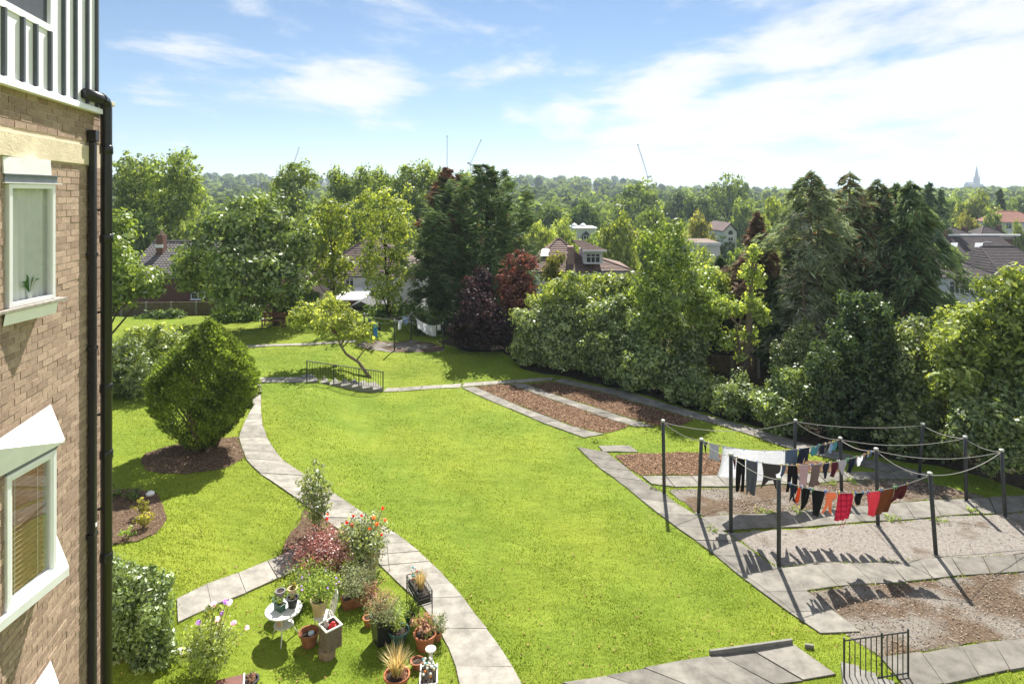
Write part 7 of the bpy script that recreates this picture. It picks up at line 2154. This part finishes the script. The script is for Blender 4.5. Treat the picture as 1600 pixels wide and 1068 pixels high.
sprig('dry_grass_plant', 'tall straw coloured grass in the front terracotta pot', up(pp, 0.26), 0.52, 0.36, L_GRS, 260, 0.007, 0.2, 613, kind='tuft')
sprig('withered_leaves', 'withered brown leaves in the front terracotta pot', up(pp, 0.25), 0.10, 0.20, L_DRYB, 260, 0.05, 0.4, 614)
# more pots crowded behind the table and planters
for lb, px, py, r0_, r1_, h_, m_, pl, plm in (
    ('dark pot wedged between the table and the beige planter', 466, 955, 0.09, 0.12, 0.22, BLACKP, 'trailing green herb in the dark pot behind the table', L_HER),
    ('old clay pot under the sprawling herb', 472, 935, 0.09, 0.12, 0.20, TERRAD, 'grey leaved herb in the old clay pot', L_LAV),
    ('brown clay pot between trough and tall planter', 578, 946, 0.10, 0.14, 0.24, TERRAD, 'straggly heather in the brown clay pot', L_DRYB),
    ('green plastic pot below the wire stand', 640, 972, 0.08, 0.11, 0.18, GREENP, 'small fern in the green pot below the wire stand', L_HER),
    ('clay pot behind the large terracotta pot', 683, 998, 0.08, 0.11, 0.18, TERRA, 'wispy plant in the clay pot at the path edge', L_LAV)):
    pp = G(px, py); pot('plant_pot', lb, pp, r0_, r1_, h_, m_)
    sprig('potted_herb', pl, up(pp, h_*0.85), 0.34, 0.24, plm, 600, 0.045, 0.4, px, stems=12)
# bottom left
pp = G(360, 1083); wbx = empty('wooden_tray', pp, 0.35); tag(wbx, 'dark wooden tray with white edge at the picture bottom', 'box')
MB().box((-0.26,-0.16,0),(0.22,0.16,0.20)).build('body', plain('red_brown_wood', (0.14,0.05,0.035), 0.6, 0.2, 6), wbx)
MB().box((0.221,-0.165,0),(0.245,0.165,0.215)).build('edge', WHITEB, wbx)
pp = G(391, 1078); pot('plant_pot', 'black pot of dead stalks at the bottom left', pp, 0.11, 0.145, 0.22, BLACKP)
sprig('dead_stalks', 'dead brown stalks in the black pot at bottom left', up(pp, 0.19), 0.14, 0.13, L_DRYB, 120, 0.05, 0.25, 615)
st_ = MB().lathe([(0.02,-0.02),(0.13,0.0),(0.14,0.05),(0.08,0.09),(0.01,0.10)], 9).build('pale_stone', WHITEW, None, loc=G(286, 1018)); st_.scale = (1.3,0.8,0.6); tag(st_, 'pale stone lying beside the big bush', 'stone')
# peony with its hoop
pn = G(322, 1052); L_PEO = L_ROS
r_ = sprig('peony', 'pink and mauve peony in bloom beside the big bush', pn, 0.85, 0.44, L_LAU, 4200, 0.065, 0.35, 616, stems=16)
for (px, py, m_, q) in ((353,939,P_PUR,0.05),(359,941,P_PNK,0.055),(346,958,P_PUR,0.045),(340,967,P_PNK,0.05),(310,972,P_PUR,0.05),(365,973,P_PNK,0.055),(386,980,P_PNK,0.045),(334,943,P_PNK,0.05)):
    c = pix(px, py, pn.y + rb.uniform(-0.15, 0.1)) - pn
    bloom(r_, c, q, m_, rb.random())
    MB().tube([(c.x*0.4, c.y*0.4, 0.5), tuple(c)], 0.006, 4).build('flower_stem', BARK_L, r_)
lf = blob_leaves([(pix(332,955,pn.y).x-pn.x, 0, pix(332,955,pn.y).z-pn.z, 0.16, 0.14, 0.12)], 16, 12, 0.07, 0.09, 0.4, 617)
obj('young_leaves', mesh_np('young_leaves', lf[0], lf[1], L_LAU, tint=lf[2]), r_)
hp_ = G(318, 1050); ho_ = empty('plant_hoop', hp_); tag(ho_, 'green wire support hoop round the peony', 'plant support')
MB().tube([(math.cos(t)*0.26, math.sin(t)*0.26, 0.55) for t in [i*0.2617 for i in range(25)]], 0.008, 5).build('ring', GREENP, ho_)
for a in (0, 2.1, 4.2): MB().tube([(math.cos(a)*0.26, math.sin(a)*0.26, -0.05), (math.cos(a)*0.26, math.sin(a)*0.26, 0.56)], 0.006, 4).build('leg', GREENP, ho_)

# rose bed
b_ = G(492, 838)
r_ = sprig('climbing_rose', 'tall leggy rose bush with pale shiny leaves by the winding path', b_, 1.75, 0.42, L_ROS, 1800, 0.085, 0.55, 620, stems=12, sm_=BARK_L)
bloom(r_, pix(511, 811, b_.y-0.1) - b_, 0.05, P_RED, 0.31)
bloom(r_, pix(512, 803, b_.y-0.05) - b_, 0.04, P_ORG, 0.36)
b_ = G(565, 882)
r_ = sprig('red_rose', 'bushy rose with red and orange blooms at the path bend', b_, 1.15, 0.60, L_ROS, 3600, 0.075, 0.55, 621, stems=18)
for px, py, m_, q in ((550,820,P_RED,0.05),(542,816,P_RED,0.04),(552,806,P_RED,0.035),(565,805,P_RED,0.035),(598,794,P_RED,0.04),(584,808,P_ORG,0.05),(589,818,P_ORG,0.045),(578,826,P_ORG,0.045),(602,812,P_ORG,0.04),(596,835,P_RED,0.035)):
    c = pix(px, py, b_.y - 0.2 + rb.uniform(-.1,.2)) - b_
    bloom(r_, c, q, m_, rb.random())
    MB().tube([(c.x*0.6, c.y*0.6, c.z*0.6), tuple(c)], 0.006, 4).build('flower_stem', BARK_L, r_)
b_ = G(500, 888)
sprig('berberis', 'low bush with reddish brown and pale pink leaves over the branch path', b_, 0.78, 0.72, L_BER, 5200, 0.06, 0.5, 622, stems=24)
sprig('catmint', 'sprawling green herb behind the white chair', G(487, 925), 0.58, 0.52, L_HER, 2200, 0.055, 0.45, 623, stems=18)
sprig('potted_lavender', 'grey green lavender clump left of the wire stand', G(560, 918), 0.55, 0.50, L_LAV, 2000, 0.055, 0.22, 624, stems=24)
sprig('wispy_stems', 'wispy dry stems below the red rose', G(582, 893), 0.75, 0.30, L_GRS, 160, 0.005, 0.2, 625, kind='tuft')
cn = G(609, 893); cn_o = MB().tube([(0,0,-0.05),(-0.09,0.05,0.75)], 0.006, 5).build('garden_cane', BARK_D, None, loc=cn); tag(cn_o, 'thin garden cane beside the wire plant stand', 'cane')
# plants in the bed by the pipe
sprig('golden_shrub', 'small golden leaved shrub upright in the soil bed', G(223, 806), 0.42, 0.20, L_GLD, 260, 0.07, 0.5, 630)
sprig('golden_shrub', 'second golden leaved shrub lower in the soil bed', G(225, 824), 0.36, 0.24, L_GLD, 280, 0.07, 0.5, 631)
sprig('seedling_plant', 'small green plant near the edge of the soil bed', G(200, 842), 0.26, 0.18, L_HER, 160, 0.06, 0.5, 632)
sprig('seedling_plant', 'dark green plant at the top of the soil bed', G(208, 780), 0.28, 0.26, L_DRK, 220, 0.07, 0.5, 633)
sprig('seedling_plant', 'dark green plant beside the black pipe in the soil bed', G(178, 776), 0.28, 0.22, L_DRK, 180, 0.07, 0.5, 634)
ws = MB().lathe([(0.02,-0.02),(0.11,0.0),(0.12,0.06),(0.06,0.11),(0.01,0.12)], 8).build('white_stone', FASCIA, None, loc=G(235, 773)); tag(ws, 'white stone at the top of the soil bed', 'stone')

# weeds in the slab joints of the drying area
for i, (px, py) in enumerate([(1113,830),(1245,800),(1300,757),(1025,764),(1465,812),(1392,812),(1330,752),(1190,800),(1210,803),(1520,800),(1075,690),(930,690)]):
    sprig('weed_tuft', ['low weed at the corner of the tarmac bay','small weed on the cross path under the front line','weed on the path below the trouser line','weed beside the lone corner post','weed at the foot of the front middle post','weed under the brown towel','weed behind the grey shirt line','weed on the mulch bay edge','tiny weed between the black trousers shadows','weed along the right cross path','weed in the grass by the lone post','weed at the grass corner of the drying area path'][i], G(px, py), 0.09, 0.22, L_HER, 150, 0.045, 0.5, 650+i, stems=4)
